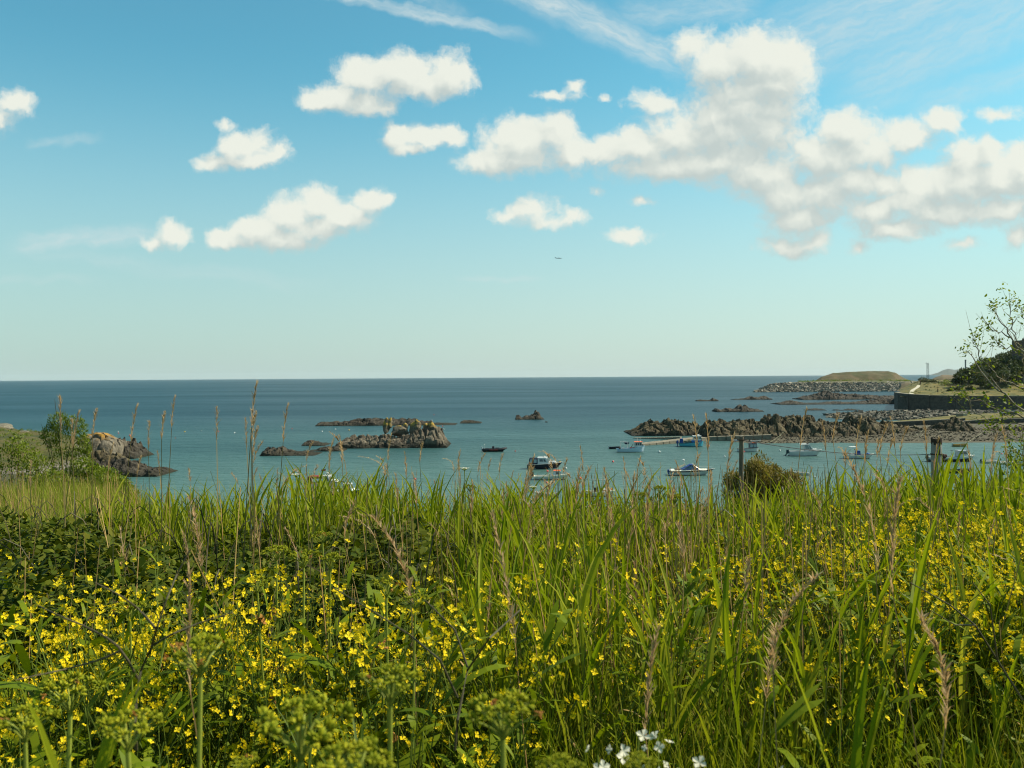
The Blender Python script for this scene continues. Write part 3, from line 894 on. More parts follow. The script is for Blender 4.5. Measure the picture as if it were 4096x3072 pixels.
hp = grid_land('spoil_heap', [3255, 3285, 3310, 3335, 3400, 3450, 3500, 3550, 3580, 3610, 3645],
          [(868, [8] * 11), (882, [8.5, 12, 13.4, 15.0, 16.0, 16.5, 16.2, 15.5, 14, 11, 8.5]), (893, [9, 14.5, 16.2, 18.6, 19.4, 19.8, 20.0, 19.8, 18, 13.2, 9]), (925, [9, 14, 16, 18.4, 19.2, 19.6, 20, 19, 17, 13, 9]), (948, [8] * 11)], EARTH2, noise=1.1, seed=92, nscale=0.10, nx=110, ny=40, kind=None)
hp.parent = bw_root

# loose boulders on the shore in front of the sea wall and along the pebble beach
rs = bpy.data.objects['rubble_shore']; pb = bpy.data.objects['pebble_beach']
pts = []
for i in range(2600):
    px = r2.uniform(3300, 4250); y = r2.uniform(312, 358)
    x = (px - 2048) / FPX * y
    z = land_z(rs, x, y)
    if z > -0.25:
        pts.append((x, y, z + 0.12))
SHOREST = stonemat('shore_boulder', [(0.03, 0.027, 0.02), (0.075, 0.066, 0.05), (0.15, 0.135, 0.10), (0.24, 0.215, 0.165)])
tag(stones('shore_boulders', pts, (0.4, 1.6), SHOREST, None, seed=12), 'grey boulders strewn along the shore under the sea wall', 'boulders', kind='stuff')
pts = []
for i in range(2600):
    px = r2.uniform(2980, 4250); y = r2.uniform(212, 232)
    x = (px - 2048) / FPX * y
    z = land_z(pb, x, y)
    if z > -0.1:
        pts.append((x, y, z + 0.03))
BEACHST = stonemat('beach_stone', [(0.024, 0.020, 0.012), (0.055, 0.046, 0.029), (0.115, 0.098, 0.064)])
tag(stones('beach_stones', pts, (0.12, 0.42), BEACHST, None, seed=13), 'small stones on the pebble beach', 'stones', kind='stuff')

# --- slipway, walkway
def ramp(name, label, pa, pb_, wd, m, th=0.9):
    a = Vector(pa); b = Vector(pb_)
    d = (b - a); d.z = 0; d.normalize()
    n = Vector((-d.y, d.x, 0)) * wd
    root = thing(name, label, 'slipway')
    L = (b - a).length
    k = max(2, int(L / 2.2))
    edge = MB(); deck = MB()
    for i in range(k):
        p = a.lerp(b, i / k); q = a.lerp(b, (i + 1) / k - 0.012)
        c8 = [p, q, q + n, p + n]
        s = MB()
        s.hexa([(v.x, v.y, min(v.z - th, -0.4)) for v in c8] + [tuple(v) for v in c8])
        s.build('slab', m, root)
    return root


A = P(2574, 1777, 0.35); B = P(2832, 1749, 1.0)
ramp('slipway', 'pale concrete slipway slanting into the bay behind the moored fishing boats', A, B, 3.4, CONC)
ramp('walkway', 'thin concrete jetty running along the foot of the dark ridge', P(2532, 1751.5, 0.15), P(2722, 1747.5, 0.8), 1.6, CONC, th=0.5)
ramp('walkway', 'raised concrete walkway below the long brown ridge', P(2834, 1747.5, 1.0), P(3088, 1739, 1.7), 1.8, CONC, th=0.45)

# --- distant land
DIST = mat('distant_island', (0.055, 0.06, 0.045), (0.075, 0.075, 0.055), scale=0.01, rough=1.0)
grid_land('hills', [3690, 3725, 3745, 3752, 3770, 3793, 3820, 3850, 3900, 4000, 4096, 4300],
          [(10000, [-1] * 12), (10300, [-1, 6, 22, 26, 44, 60, 50, 58, 74, 82, 84, 80]), (10500, [-1, 10, 28, 34, 62, 80, 66, 74, 86, 90, 92, 88]), (11600, [-2] * 12)], DIST, noise=5.0, seed=95, nscale=0.006, nx=160, ny=24)
# the hazy sea air
HZ = bpy.data.materials.new('sea_haze')
HZ.use_nodes = True
HZ.node_tree.nodes.clear()
hn = NB(HZ.node_tree)
pv = hn.n('ShaderNodeVolumePrincipled', {'Color': (0.72, 0.86, 0.92, 1.0), 'Density': 2.2e-5, 'Anisotropy': 0.0})
ho = hn.n('ShaderNodeOutputMaterial', {'Volume': pv.outputs[0]})
tag(MB().box((0, 8100, 53.0), (48000, 17600, 114.0)).build('haze', HZ), kind='stuff')
EARTH3 = mat('quarry_heap', (0.12, 0.085, 0.05), (0.075, 0.068, 0.03), scale=0.1, detail=7, rough=0.95, bump=0.6, bscale=0.6)
o = grid_land('earth_heap', [3660, 3690, 3720, 3745, 3770, 3800, 3830, 3870], [(515, [10] * 8), (526, [12, 13.5, 13.2, 14.4, 15.4, 15.2, 15.4, 13]), (540, [12, 13.8, 13.4, 15.2, 16.3, 16.0, 16.2, 13]), (556, [10] * 8)], EARTH3, noise=0.5, seed=96, nscale=0.15, nx=60, ny=24, kind=None)
tag(o, 'brown earth heap on the headland beside the lattice mast', 'heap')
o = grid_land('earth_heap', [3590, 3604, 3620, 3640, 3655, 3665], [(700, [3] * 6), (712, [4, 8, 9.5, 9.5, 7, 4]), (725, [4, 9, 11, 11, 7, 4]), (740, [2] * 6)], EARTH3, noise=0.4, seed=97, nscale=0.15, nx=40, ny=24, kind=None)
tag(o, 'small brown earth heap between the breakwater and the turf headland', 'heap')

# ================================================================== BOATS
WHITE = mat('white_gelcoat', (0.57, 0.56, 0.525), (0.49, 0.485, 0.455), scale=1.5, rough=0.35, spec=0.5)
CREAM = mat('cream_paint', (0.74, 0.71, 0.58), (0.64, 0.61, 0.50), scale=2, rough=0.5)
PALEBLUE = mat('pale_blue_paint', (0.50, 0.60, 0.66), (0.42, 0.52, 0.58), scale=2, rough=0.45)
NAVY = mat('navy_paint', (0.006, 0.008, 0.018), (0.012, 0.014, 0.028), scale=2, rough=0.3)
NAVYCLOTH = mat('navy_canvas', (0.010, 0.014, 0.035), (0.018, 0.022, 0.05), scale=4, rough=0.85)
BLUECLOTH = mat('blue_canvas', (0.018, 0.065, 0.25), (0.012, 0.045, 0.18), scale=4, rough=0.85)
TURQ = mat('turquoise_paint', (0.055, 0.30, 0.38), (0.08, 0.37, 0.45), scale=2, rough=0.45)
ROYAL = mat('royal_blue_paint', (0.010, 0.14, 0.42), (0.015, 0.11, 0.33), scale=2, rough=0.45)
BLACK = mat('black_rubber', (0.010, 0.010, 0.012), (0.02, 0.02, 0.022), scale=3, rough=0.55)
REDCLOTH = mat('maroon_canvas', (0.15, 0.012, 0.016), (0.22, 0.025, 0.025), scale=3, rough=0.85)
ORANGE = mat('orange_paint', (0.75, 0.13, 0.03), (0.62, 0.10, 0.02), scale=3, rough=0.5)
PINK = mat('pink_buoy_plastic', (0.85, 0.13, 0.11), (0.75, 0.10, 0.09), scale=3, rough=0.45)
YELLOW = mat('yellow_buoy_plastic', (0.75, 0.42, 0.03), (0.65, 0.36, 0.03), scale=3, rough=0.5)
GLASS = mat('dark_window_glass', (0.025, 0.035, 0.04), (0.04, 0.05, 0.055), scale=1, rough=0.08, spec=0.8)
SMOKE = mat('blue_tinted_glass', (0.035, 0.085, 0.14), (0.05, 0.11, 0.17), scale=1, rough=0.08, spec=0.8)
STEEL = mat('stainless_rail', (0.55, 0.55, 0.55), (0.45, 0.45, 0.45), rough=0.3, metal=0.8)
DECKM = mat('deck_grey', (0.45, 0.44, 0.40), (0.35, 0.34, 0.31), scale=3, rough=0.8)
ANTIFOUL = mat('dark_antifouling', (0.025, 0.03, 0.032), (0.045, 0.05, 0.045), scale=3, rough=0.8)
REDBOTTOM = mat('red_antifouling', (0.16, 0.03, 0.02), (0.10, 0.02, 0.016), scale=3, rough=0.8)
GREENHULL = mat('dark_green_paint', (0.008, 0.028, 0.026), (0.012, 0.036, 0.032), scale=2, rough=0.35)
WOODB = mat('varnished_wood', (0.30, 0.17, 0.035), (0.22, 0.12, 0.025), scale=3, rough=0.45)
RUST = mat('rusty_gear', (0.12, 0.06, 0.03), (0.05, 0.04, 0.035), scale=6, rough=0.9)
ROPE = mat('rope', (0.10, 0.09, 0.07), (0.06, 0.055, 0.045), rough=0.95)
PALEROPE = mat('pale_rope', (0.34, 0.34, 0.22), (0.24, 0.25, 0.15), rough=0.95)


def at_water(root, px, wl, heading=0.0, trim=0.0):
    p = P(px, wl)
    root.location = (float(p[0]), float(p[1]), 0.0)
    root.rotation_euler = (0, R(-trim), R(heading))
    return float(p[1])


def scale_at(px, wl):
    return float(P(px, wl)[1]) / FPX       # metres per photograph pixel there


def hull(root, L, B, fb, bow, mh, mb_=None, mstripe=None, mdeck=None, rake=0.5, full=2.2, stern=0.9, stripe_from=0.68, cockpit=None, gun=None, wl=0.10, tuck=0.0):
    ns = 17
    s = np.linspace(0, 1, ns)
    b = B / 2 * (1 - np.clip((s - 0.30) / 0.70, 0, 1) ** full) ** 0.8 * (stern + (1 - stern) * np.clip(s / 0.35, 0, 1))
    sh = fb + (bow - fb) * s ** 2.0
    def row(fr, wid, z=None):
        zz = wl + (sh - wl) * fr if z is None else np.full(ns, z)
        f = max(fr, 0.0)
        x = -L / 2 + (L - rake) * s + rake * f * s ** 2.5 - tuck * (1 - f) * 0 + tuck * (1 - f) * (1 - s) ** 6
        return x, b * wid, zz
    rows = [row(-0.1, 0.02, -0.35), row(0.0, 0.84), row(stripe_from * 0.5, 0.91), row(stripe_from, 0.965), row(1.0, 1.0)]
    def strip(i0, i1, name, m):
        V = []; F = []
        rr = rows[i0:i1 + 1]
        for sg in (-1, 1):
            base = len(V)
            for (x, w_, z) in rr:
                V += [(x[k], sg * w_[k], z[k]) for k in range(ns)]
            for r_ in range(len(rr) - 1):
                for k in range(ns - 1):
                    q = (base + r_ * ns + k, base + r_ * ns + k + 1, base + (r_ + 1) * ns + k + 1, base + (r_ + 1) * ns + k)
                    F.append(q if sg < 0 else q[::-1])
        h = len(V) // 2
        for r_ in range(len(rr) - 1):
            F.append((r_ * ns, (r_ + 1) * ns, h + (r_ + 1) * ns, h + r_ * ns))
        return MB().add(V, F).build(name, m, root)
    strip(0, 1, 'hull_bottom', mb_ or ANTIFOUL)
    if mstripe:
        strip(1, 3, 'hull', mh); strip(3, 4, 'hull_stripe', mstripe)
    else:
        strip(1, 4, 'hull', mh)
    # deck with an optional open cockpit aft
    x, w_, z = rows[4]
    c0 = cockpit if cockpit is not None else 0.0
    V = []; F = []
    for k in range(ns):
        dz = -0.05 if s[k] >= c0 else -(sh[k] - wl) * 0.62
        ww = w_[k] * (0.985 if s[k] >= c0 else 0.93)
        V += [(x[k], -ww, z[k] + dz), (x[k], ww, z[k] + dz)]
    for k in range(ns - 1):
        F.append((2 * k, 2 * k + 2, 2 * k + 3, 2 * k + 1))
    MB().add(V, F).build('deck', mdeck or DECKM, root)
    # gunwale
    g = MB()
    g.tube([(x[k], -w_[k], z[k]) for k in range(ns)], 0.045, 5)
    g.tube([(x[k], w_[k], z[k]) for k in range(ns)], 0.045, 5)
    g.tube([(x[0], -w_[0], z[0]), (x[0], w_[0], z[0])], 0.045, 5)
    g.build('gunwale', gun or mh, root)
    return lambda t: (float(np.interp(t, s, x)), float(np.interp(t, s, w_)), float(np.interp(t, s, z)))


def cab(root, name, x0, x1, w, z0, z1, m, fr=0.2, bk=0.0, taper=0.88, wf=None, wins=(), glass=None, front=(), roof=None, over=0.06):
    """A cabin: raked front (fr) and back (bk); wins = side windows (u0, u1, v0, v1); front = windscreen panes; roof = material of a roof slab."""
    wf = w if wf is None else wf
    b4 = [Vector((x0, -w / 2, z0)), Vector((x1, -wf / 2, z0)), Vector((x1, wf / 2, z0)), Vector((x0, w / 2, z0))]
    t4 = [Vector((x0 + bk, -w / 2 * taper, z1)), Vector((x1 - fr, -wf / 2 * taper, z1)), Vector((x1 - fr, wf / 2 * taper, z1)), Vector((x0 + bk, w / 2 * taper, z1))]
    body = MB().hexa([tuple(v) for v in b4 + t4]).build(name, m, root)
    def sub(q, u0, u1, v0, v1):
        a, b, c, d = q
        f = lambda u, v: (a.lerp(b, u)).lerp(d.lerp(c, u), v)
        return [f(u0, v0), f(u1, v0), f(u1, v1), f(u0, v1)]
    sd = [(b4[0], b4[1], t4[1], t4[0]), (b4[2], b4[3], t4[3], t4[2])]
    for q in sd:
        for (u0, u1, v0, v1) in wins:
            if q is sd[1]:
                u0, u1 = 1 - u1, 1 - u0
            MB().quadslab(sub(q, u0, u1, v0, v1), 0.02).build('window', glass or GLASS, body)
    fq = (b4[1], b4[2], t4[2], t4[1])
    for (u0, u1, v0, v1) in front:
        MB().quadslab(sub(fq, u0, u1, v0, v1), 0.02).build('windscreen', glass or GLASS, body)
    if roof:
        r4 = []
        for i, v in enumerate(t4):
            sx = -over if i in (0, 3) else over
            sy = -over if i in (0, 1) else over
            r4.append((v.x + sx, v.y + sy, v.z + 0.003))
        MB().hexa(r4 + [(p[0], p[1] * 0.96, p[2] + 0.09) for p in r4]).build('roof', roof, body)
    return body


def outboard(root, x, z, m=BLACK, leg=True, tilt=0.0, s=1.0):
    o = MB()
    o.hexa([(x - .42 * s, -.2 * s, z), (x - .02 * s, -.2 * s, z + .02), (x - .02 * s, .2 * s, z + .02), (x - .42 * s, .2 * s, z), (x - .36 * s, -.17 * s, z + .52 * s), (x - .06 * s, -.17 * s, z + .58 * s), (x - .06 * s, .17 * s, z + .58 * s), (x - .36 * s, .17 * s, z + .52 * s)])
    e = o.build('outboard_motor', m, root)
    l = MB()
    tx = x - .2 * s - tilt
    l.tube([(x - .2 * s, 0, z + .05), (tx, 0, z - .55 * s + tilt * .5)], .09 * s, 6)
    l.box((tx - .1 * s, 0, z - .5 * s + tilt * .5), (.5 * s, .06, .05))
    l.build('motor_leg', m, e)
    return e


def rails(root, pts, h, m=STEEL, r=0.018, name='rail'):
    t = MB()
    for i, p in enumerate(pts):
        t.tube([p, (p[0], p[1], p[2] + h)], r, 4)
    t.tube([(p[0], p[1], p[2] + h) for p in pts], r, 4)
    return t.build(name, m, root)


def mast(root, x, y, z, h, name='mast', r=0.03, m=WHITE):
    return MB().tube([(x, y, z), (x, y, z + h)], [r, r * 0.5], 5).build(name, m, root)


def dome(root, x, z, r=0.22, m=WHITE, name='radar_dome'):
    return MB().tube([(x, 0, z), (x, 0, z + r * 0.5)], r, 10).ball((x, 0, z + r * 0.5), (r, r, r * .5), 10, 3, 0.0).build(name, m, root)


def bowrail(root, f, t0=0.72, h=0.45, m=STEEL):
    ts = np.linspace(t0, 0.985, 5)
    pts = [f(t) for t in ts]
    left = [(p[0], -p[1] * 0.95, p[2]) for p in pts]
    right = [(p[0], p[1] * 0.95, p[2]) for p in pts]
    rails(root, left + right[::-1], h, m, name='bow_rail')


def px_len(px0, px1, wl):
    return (px1 - px0) * scale_at((px0 + px1) / 2, wl)


# 1 dark navy cabin cruiser
def navy_cruiser():
    r = thing('cabin_cruiser', 'white cabin cruiser with black hull and dark canvas cockpit tent', 'motor boat')
    at_water(r, 2180, 1875, -6)
    L = px_len(2110, 2252, 1875) * 0.98
    f = hull(r, L, 2.5, 0.88, 1.28, NAVY, ANTIFOUL, None, WHITE, rake=0.95, cockpit=0.3, gun=WHITE)
    MB().hexa([(-L/2 + .02, -1.2, .10), (L*.36, -.62, .10), (L*.36, .62, .10), (-L/2 + .02, 1.2, .10), (-L/2 + .02, -1.21, .17), (L*.37, -.63, .17), (L*.37, .63, .17), (-L/2 + .02, 1.21, .17)]).build('boot_line', WHITE, r)
    cab(r, 'wheelhouse', -L*.20, L*.14, 2.0, .92, 2.05, WHITE, fr=.55, taper=.84, wins=((.18, .52, .42, .82), (.58, .8, .42, .8)), front=((.06, .48, .3, .9), (.52, .94, .3, .9)), roof=WHITE)
    cab(r, 'fore_cabin', L*.12, L*.36, 1.75, .98, 1.42, WHITE, fr=.35, taper=.85, wf=1.1, wins=((.2, .45, .35, .7), (.55, .75, .35, .7)))
    t = cab(r, 'cockpit_tent', -L*.46, -L*.20, 1.95, .95, 1.98, NAVYCLOTH, fr=0.0, bk=.14, taper=.9, wins=((.12, .46, .22, .82), (.56, .88, .22, .82)), glass=mat('clear_vinyl', (.35, .42, .42), (.28, .35, .36), rough=.15))
    bowrail(r, f, .6, .45)
    dome(r, -L*.02, 2.16, .2)
    mast(r, -L*.16, .3, 2.1, 1.0, 'aerial', .012); mast(r, -L*.08, -.3, 2.1, .8, 'aerial', .012)
    an = MB().ball((L*.43, 0, 1.35), (.16, .12, .12), 8, 5).build('anchor', YELLOW, r)
    return r


# 2 small white cabin boat with tilted outboard
def white_outboard_boat():
    r = thing('cabin_boat', 'small white cabin boat with a tilted black outboard behind the black hulled cruiser', 'motor boat')
    at_water(r, 2208, 1918, -4)
    L = px_len(2134, 2276, 1918)
    f = hull(r, L, 2.0, .58, .98, WHITE, ANTIFOUL, CREAM, DECKM, rake=.7, cockpit=.5, gun=CREAM)
    cab(r, 'cuddy_cabin', L*.03, L*.28, 1.55, .62, 1.45, WHITE, fr=.25, bk=.12, taper=.82, wf=1.2, wins=((.3, .78, .4, .8),), front=((.08, .92, .35, .88),), roof=ORANGE)
    outboard(r, -L/2 - .05, .55, BLACK, tilt=.35, s=1.15)
    MB().box((-L*.2, 0, .62), (.12, 1.7, .06)).build('thwart', CREAM, r)
    MB().box((-L*.06, .3, .72), (.3, .4, .4)).build('seat', WHITE, r)
    rails(r, [(L*.3, -.45, .85), (L*.42, -.2, .98), (L*.42, .2, .98), (L*.3, .45, .85)], .25, name='bow_rail')
    return r


# 3 black inflatable
def black_rib():
    r = thing('inflatable_boat', 'black rigid inflatable boat with a red side stripe beyond the black hulled cruiser', 'inflatable boat')
    at_water(r, 1978, 1806, -3)
    L = px_len(1930, 2026, 1806)
    t = MB()
    for sg in (-1, 1):
        t.tube([(-L/2 - .1, sg*.78, .42), (-L/2 + .3, sg*.8, .44), (0, sg*.82, .46), (L*.28, sg*.72, .52), (L*.42, sg*.4, .68), (L*.49, sg*.02, .80)], [.17, .27, .27, .27, .25, .22], 10)
    t.build('tube', BLACK, r, True)
    h = MB()
    h.hexa([(-L/2 + .1, -.3, -.2), (L*.32, -.05, -.2), (L*.32, .05, -.2), (-L/2 + .1, .3, -.2), (-L/2 + .1, -.7, .4), (L*.42, -.2, .5), (L*.42, .2, .5), (-L/2 + .1, .7, .4)])
    h.build('hull', NAVY, r)
    for sg in (-1, 1):
        MB().box((-L*.02, sg*1.085, .46), (L*.36, .04, .16)).build('side_stripe', mat('faded_red', (.35, .045, .03), (.28, .035, .025)), r)
    MB().box((-L*.05, 0, .85), (.5, .6, .7)).build('console', BLACK, r)
    outboard(r, -L/2 - .02, .6, WHITE, s=.9)
    MB().box((L*.12, 0, .72), (.9, .5, .35)).build('seat', BLACK, r)
    a = MB().tube([(-L*.42, -.5, .5), (-L*.42, -.5, 1.55)], .03, 5).tube([(-L*.42, .5, .5), (-L*.42, .5, 1.55)], .03, 5).tube([(-L*.42, -.55, 1.55), (-L*.42, .55, 1.55)], .05, 5)
    a.build('arch', WHITE, r)
    return r


# 4 white and pale blue fishing boat, orange wheelhouse roof
def orange_roof_boat():
    r = thing('fishing_boat', 'pale blue fishing boat with an orange wheelhouse roof and deck gear', 'fishing boat')
    at_water(r, 2523, 1808, -3)
    L = px_len(2468, 2580, 1808)
    f = hull(r, L, 2.3, .72, 1.42, PALEBLUE, ANTIFOUL, None, DECKM, rake=.35, cockpit=.6, gun=mat('light_blue_rail', (.20, .38, .52), (.16, .32, .45)), full=2.6, tuck=.2)
    cab(r, 'wheelhouse', L*.14, L*.40, 1.5, 1.0, 2.25, WHITE, fr=.1, taper=.95, wf=1.1, wins=((.08, .3, .42, .85), (.38, .6, .42, .85), (.68, .92, .42, .85)), front=((.06, .48, .42, .85), (.52, .94, .42, .85)), roof=ORANGE, over=.16)
    dome(r, L*.33, 2.36, .16); mast(r, L*.24, 0, 2.34, .75, 'mast', .05, WHITE)
    g = MB()
    for sg in (-.7, .7):
        g.tube([(-L*.36, sg, .5), (-L*.36, sg, 2.3)], .04, 5)
        g.tube([(-L*.12, sg, .5), (-L*.12, sg, 2.25)], .04, 5)
        g.tube([(-L*.38, sg, 2.3), (-L*.1, sg, 2.25)], .04, 5)
    g.tube([(-L*.36, -.7, 2.3), (-L*.36, .7, 2.3)], .04, 5)
    g.build('gantry', WHITE, r)
    mast(r, -L*.24, 0, .5, 3.3, 'whip_mast', .03)
    MB().hexa([(-L*.2, -.5, 1.75), (-L*.09, -.5, 1.75), (-L*.09, .5, 1.75), (-L*.2, .5, 1.75), (-L*.24, -.6, 2.16), (-L*.06, -.6, 2.16), (-L*.06, .6, 2.16), (-L*.24, .6, 2.16)]).build('net_drum', NAVYCLOTH, r)
    MB().box((-L*.40, -.5, .85), (.4, .5, .45)).build('fish_box', RUST, r)
    MB().box((0.0, -.3, .9), (.42, .6, .45)).build('fish_box', PINK, r)
    MB().box((-L*.27, .2, .82), (.55, .5, .35)).build('fish_box', WHITE, r)
    MB().box((L*.1, -.45, .92), (.3, .4, .4)).build('fish_box', ORANGE, r)
    MB().tube([(-.02*L, .2, .6), (.08*L, .25, 1.7)], .06, 5).build('hauler_arm', RUST, r)
    return r


def dinghy(name, label, px, wl, L, B, m, heading=0, motor=True, inner=DECKM, bow=.55, fb=.38, mm=WHITE, group=None):
    r = thing(name, label, 'dinghy', group=group)
    at_water(r, px, wl, heading)
    hull(r, L, B, fb, bow, m, m, None, inner, rake=.35, cockpit=1.1, gun=m)
    MB().box((-L*.1, 0, fb - .03), (.22, B*.88, .04)).build('thwart', WOODB, r)
    MB().box((L*.18, 0, fb + .02), (.2, B*.72, .04)).build('thwart', WOODB, r)
    if motor:
        outboard(r, -L/2, fb + .02, mm, s=.62)
    return r


# 5 turquoise fishing boat
def blue_fishing_boat():
    r = thing('fishing_boat', 'turquoise fishing boat with white and blue wheelhouse moored by the slipway', 'fishing boat')
    at_water(r, 2764, 1786, -8)
    L = px_len(2716, 2812, 1786) * 1.02
    f = hull(r, L, 2.4, .80, 1.42, TURQ, ANTIFOUL, None, DECKM, rake=.25, cockpit=.58, gun=NAVY, full=3.0, tuck=.25)
    cab(r, 'wheelhouse_base', L*.02, L*.42, 1.7, .82, 1.52, ROYAL, fr=.04, taper=.98, wf=1.0)
    cab(r, 'wheelhouse', L*.08, L*.41, 1.6, 1.523, 2.5, WHITE, fr=.05, taper=.97, wf=1.0, wins=((.08, .32, .3, .82), (.44, .62, .3, .82), (.76, .94, .35, .8)), front=((.08, .46, .3, .82), (.54, .92, .3, .82)), roof=WHITE, over=.1)
    dome(r, L*.28, 2.6, .3)
    mast(r, L*.33, .1, 2.6, .6, 'mast', .03); mast(r, L*.22, -.3, 2.6, .9, 'aerial', .015)
    MB().tube([(L*.15, .4, 2.85), (L*.36, .4, 2.9)], .03, 5).build('light_bar', RUST, r)
    e = outboard(r, -L/2 + .05, .75, mat('blue_cowling', (.012, .05, .2), (.02, .06, .22), rough=.3), s=1.35)
    MB().hexa([(-L*.46, .2, .8), (-L*.3, .2, .8), (-L*.3, .8, .8), (-L*.46, .8, .8), (-L*.44, .2, 1.8), (-L*.32, .2, 1.85), (-L*.32, .8, 1.85), (-L*.44, .8, 1.8)]).build('covered_drum', BLUECLOTH, r)
    pots = MB()
    q = np.random.default_rng(4)
    for i in range(9):
        pots.box((-L*.26 + i % 5 * .36, -.5 + (i // 5) * .7, .95 + q.uniform(0, .3)), (.36, .5, .32), rz=q.uniform(-.4, .4))
    tag(pots.build('lobster_pots', mat('netting', (.22, .19, .11), (.08, .07, .05), scale=14, detail=3), r))
    MB().tube([(-L*.02, -.4, .8), (-L*.04, -.4, 1.75), (-L*.14, -.4, 1.8)], .05, 5).build('hauler_arm', YELLOW, r)
    # registration letters on the bow, dark on turquoise
    cu = bpy.data.curves.new('lettering', 'FONT')
    cu.body = 'GU 128'; cu.size = .30; cu.extrude = .004
    cu.materials.append(NAVY)
    tx = bpy.data.objects.new('lettering', cu); COL.objects.link(tx)
    tx.parent = r
    xa, wa, za = f(.66); xb, wb, zb = f(.88)
    ang = math.atan2(-wb + wa, xb - xa)
    tx.location = (xa, -wa * .975 - .015, za - .52)
    tx.rotation_euler = (R(84), 0, ang)
    bpy.context.view_layer.update()
    me = bpy.data.meshes.new_from_object(tx.evaluated_get(bpy.context.evaluated_depsgraph_get()))
    bpy.data.objects.remove(tx)
    lt = link_mesh('lettering', me, r)
    lt.location = (xa, -wa * .975 - .015, za - .52)
    lt.rotation_euler = (R(84), 0, ang)
    return r


# 6 speedboat
def speedboat():
    r = thing('speedboat', 'long white speedboat with a black side stripe and blue canopy frame', 'motor boat')
    at_water(r, 2768, 1900, -4)
    L = px_len(2680, 2858, 1900)
    f = hull(r, L, 2.5, .78, 1.12, WHITE, ANTIFOUL, NAVY, WHITE, rake=1.5, cockpit=.34, gun=WHITE, stripe_from=.66, full=2.0)
    MB().hexa([(-L*.49, -1.12, .78), (L*.30, -.92, .93), (L*.30, .92, .93), (-L*.49, 1.12, .78), (-L*.48, -1.0, .93), (L*.33, -.55, 1.06), (L*.33, .55, 1.06), (-L*.48, 1.0, .93)]).build('side_deck', CREAM, r)
    # folded windscreen with blue canopy
    c = cab(r, 'canopy', -L*.24, L*.16, 1.9, .98, 1.85, BLUECLOTH, fr=1.15, bk=1.5, taper=.8, wf=1.5, wins=((.3, .62, .12, .88), (.68, .92, .12, .8), (.06, .24, .1, .5)), front=((.05, .48, .1, .9), (.52, .95, .1, .9)), glass=SMOKE)
    fr = MB()
    for sg in (-1, 1):
        fr.tube([(L*.16, sg*.76, 1.0), (L*.012, sg*.63, 1.87), (-L*.24, sg*.96, 1.0)], .03, 5)
    fr.build('windscreen_frame', STEEL, c)
    m_ = MB().tube([(-L*.14, 0, 1.1), (-L*.19, 0, 2.45)], .05, 6).tube([(-L*.08, 0, 1.1), (-L*.185, 0, 2.3)], .03, 5)
    m_.build('radar_mast', WHITE, r)
    dome(r, -L*.195, 2.47, .24)
    outboard(r, -L/2 - .02, .45, mat('blue_cowling', (.012, .05, .2), (.02, .06, .22), rough=.3), s=.9)
    bowrail(r, f, .62, .42)
    MB().box((-L*.5, 0, .14), (.7, 1.9, .08)).build('bathing_platform', WHITE, r)
    MB().box((-L*.3, 0, .95), (1.2, 1.7, .16)).build('seat', NAVYCLOTH, r)
    return r


# 7 small white work boat with pink fenders
def open_wheelhouse_boat():
    r = thing('work_boat', 'small white boat with an open dark framed wheelhouse and two pink buoys at its stern', 'motor boat')
    at_water(r, 2993, 1807, -3)
    L = px_len(2950, 3034, 1807)
    f = hull(r, L, 1.9, .66, 1.0, WHITE, ANTIFOUL, None, DECKM, rake=.3, cockpit=.66, gun=mat('dark_rail', (.05, .045, .05), (.07, .06, .06)), full=2.6)
    fm = mat('dark_frame', (.05, .045, .055), (.08, .07, .08), rough=.5)
    c = cab(r, 'wheelhouse', L*.04, L*.40, 1.35, .88, 1.85, fm, fr=.12, taper=.95, wf=1.05, wins=((.06, .44, .15, .85), (.52, .94, .15, .85)), front=((.06, .47, .15, .85), (.53, .94, .15, .85)), roof=fm, glass=mat('pale_reflecting_glass', (.30, .36, .37), (.24, .3, .31), rough=.1, spec=.8))
    MB().box((L*.27, 0, 2.02), (.8, .5, .14)).build('life_raft', ORANGE, r)
    mast(r, L*.32, 0, 1.95, .45, 'mast', .03)
    b = MB()
    for x in (-L*.43, -L*.24):
        MB().ball((x, -1.02, .12), .19, 10, 7).build('fender', PINK, r, True)
    rails(r, [(-L*.46, -.75, .66), (-L*.46, .75, .66)], .5, name='stern_rail')
    return r


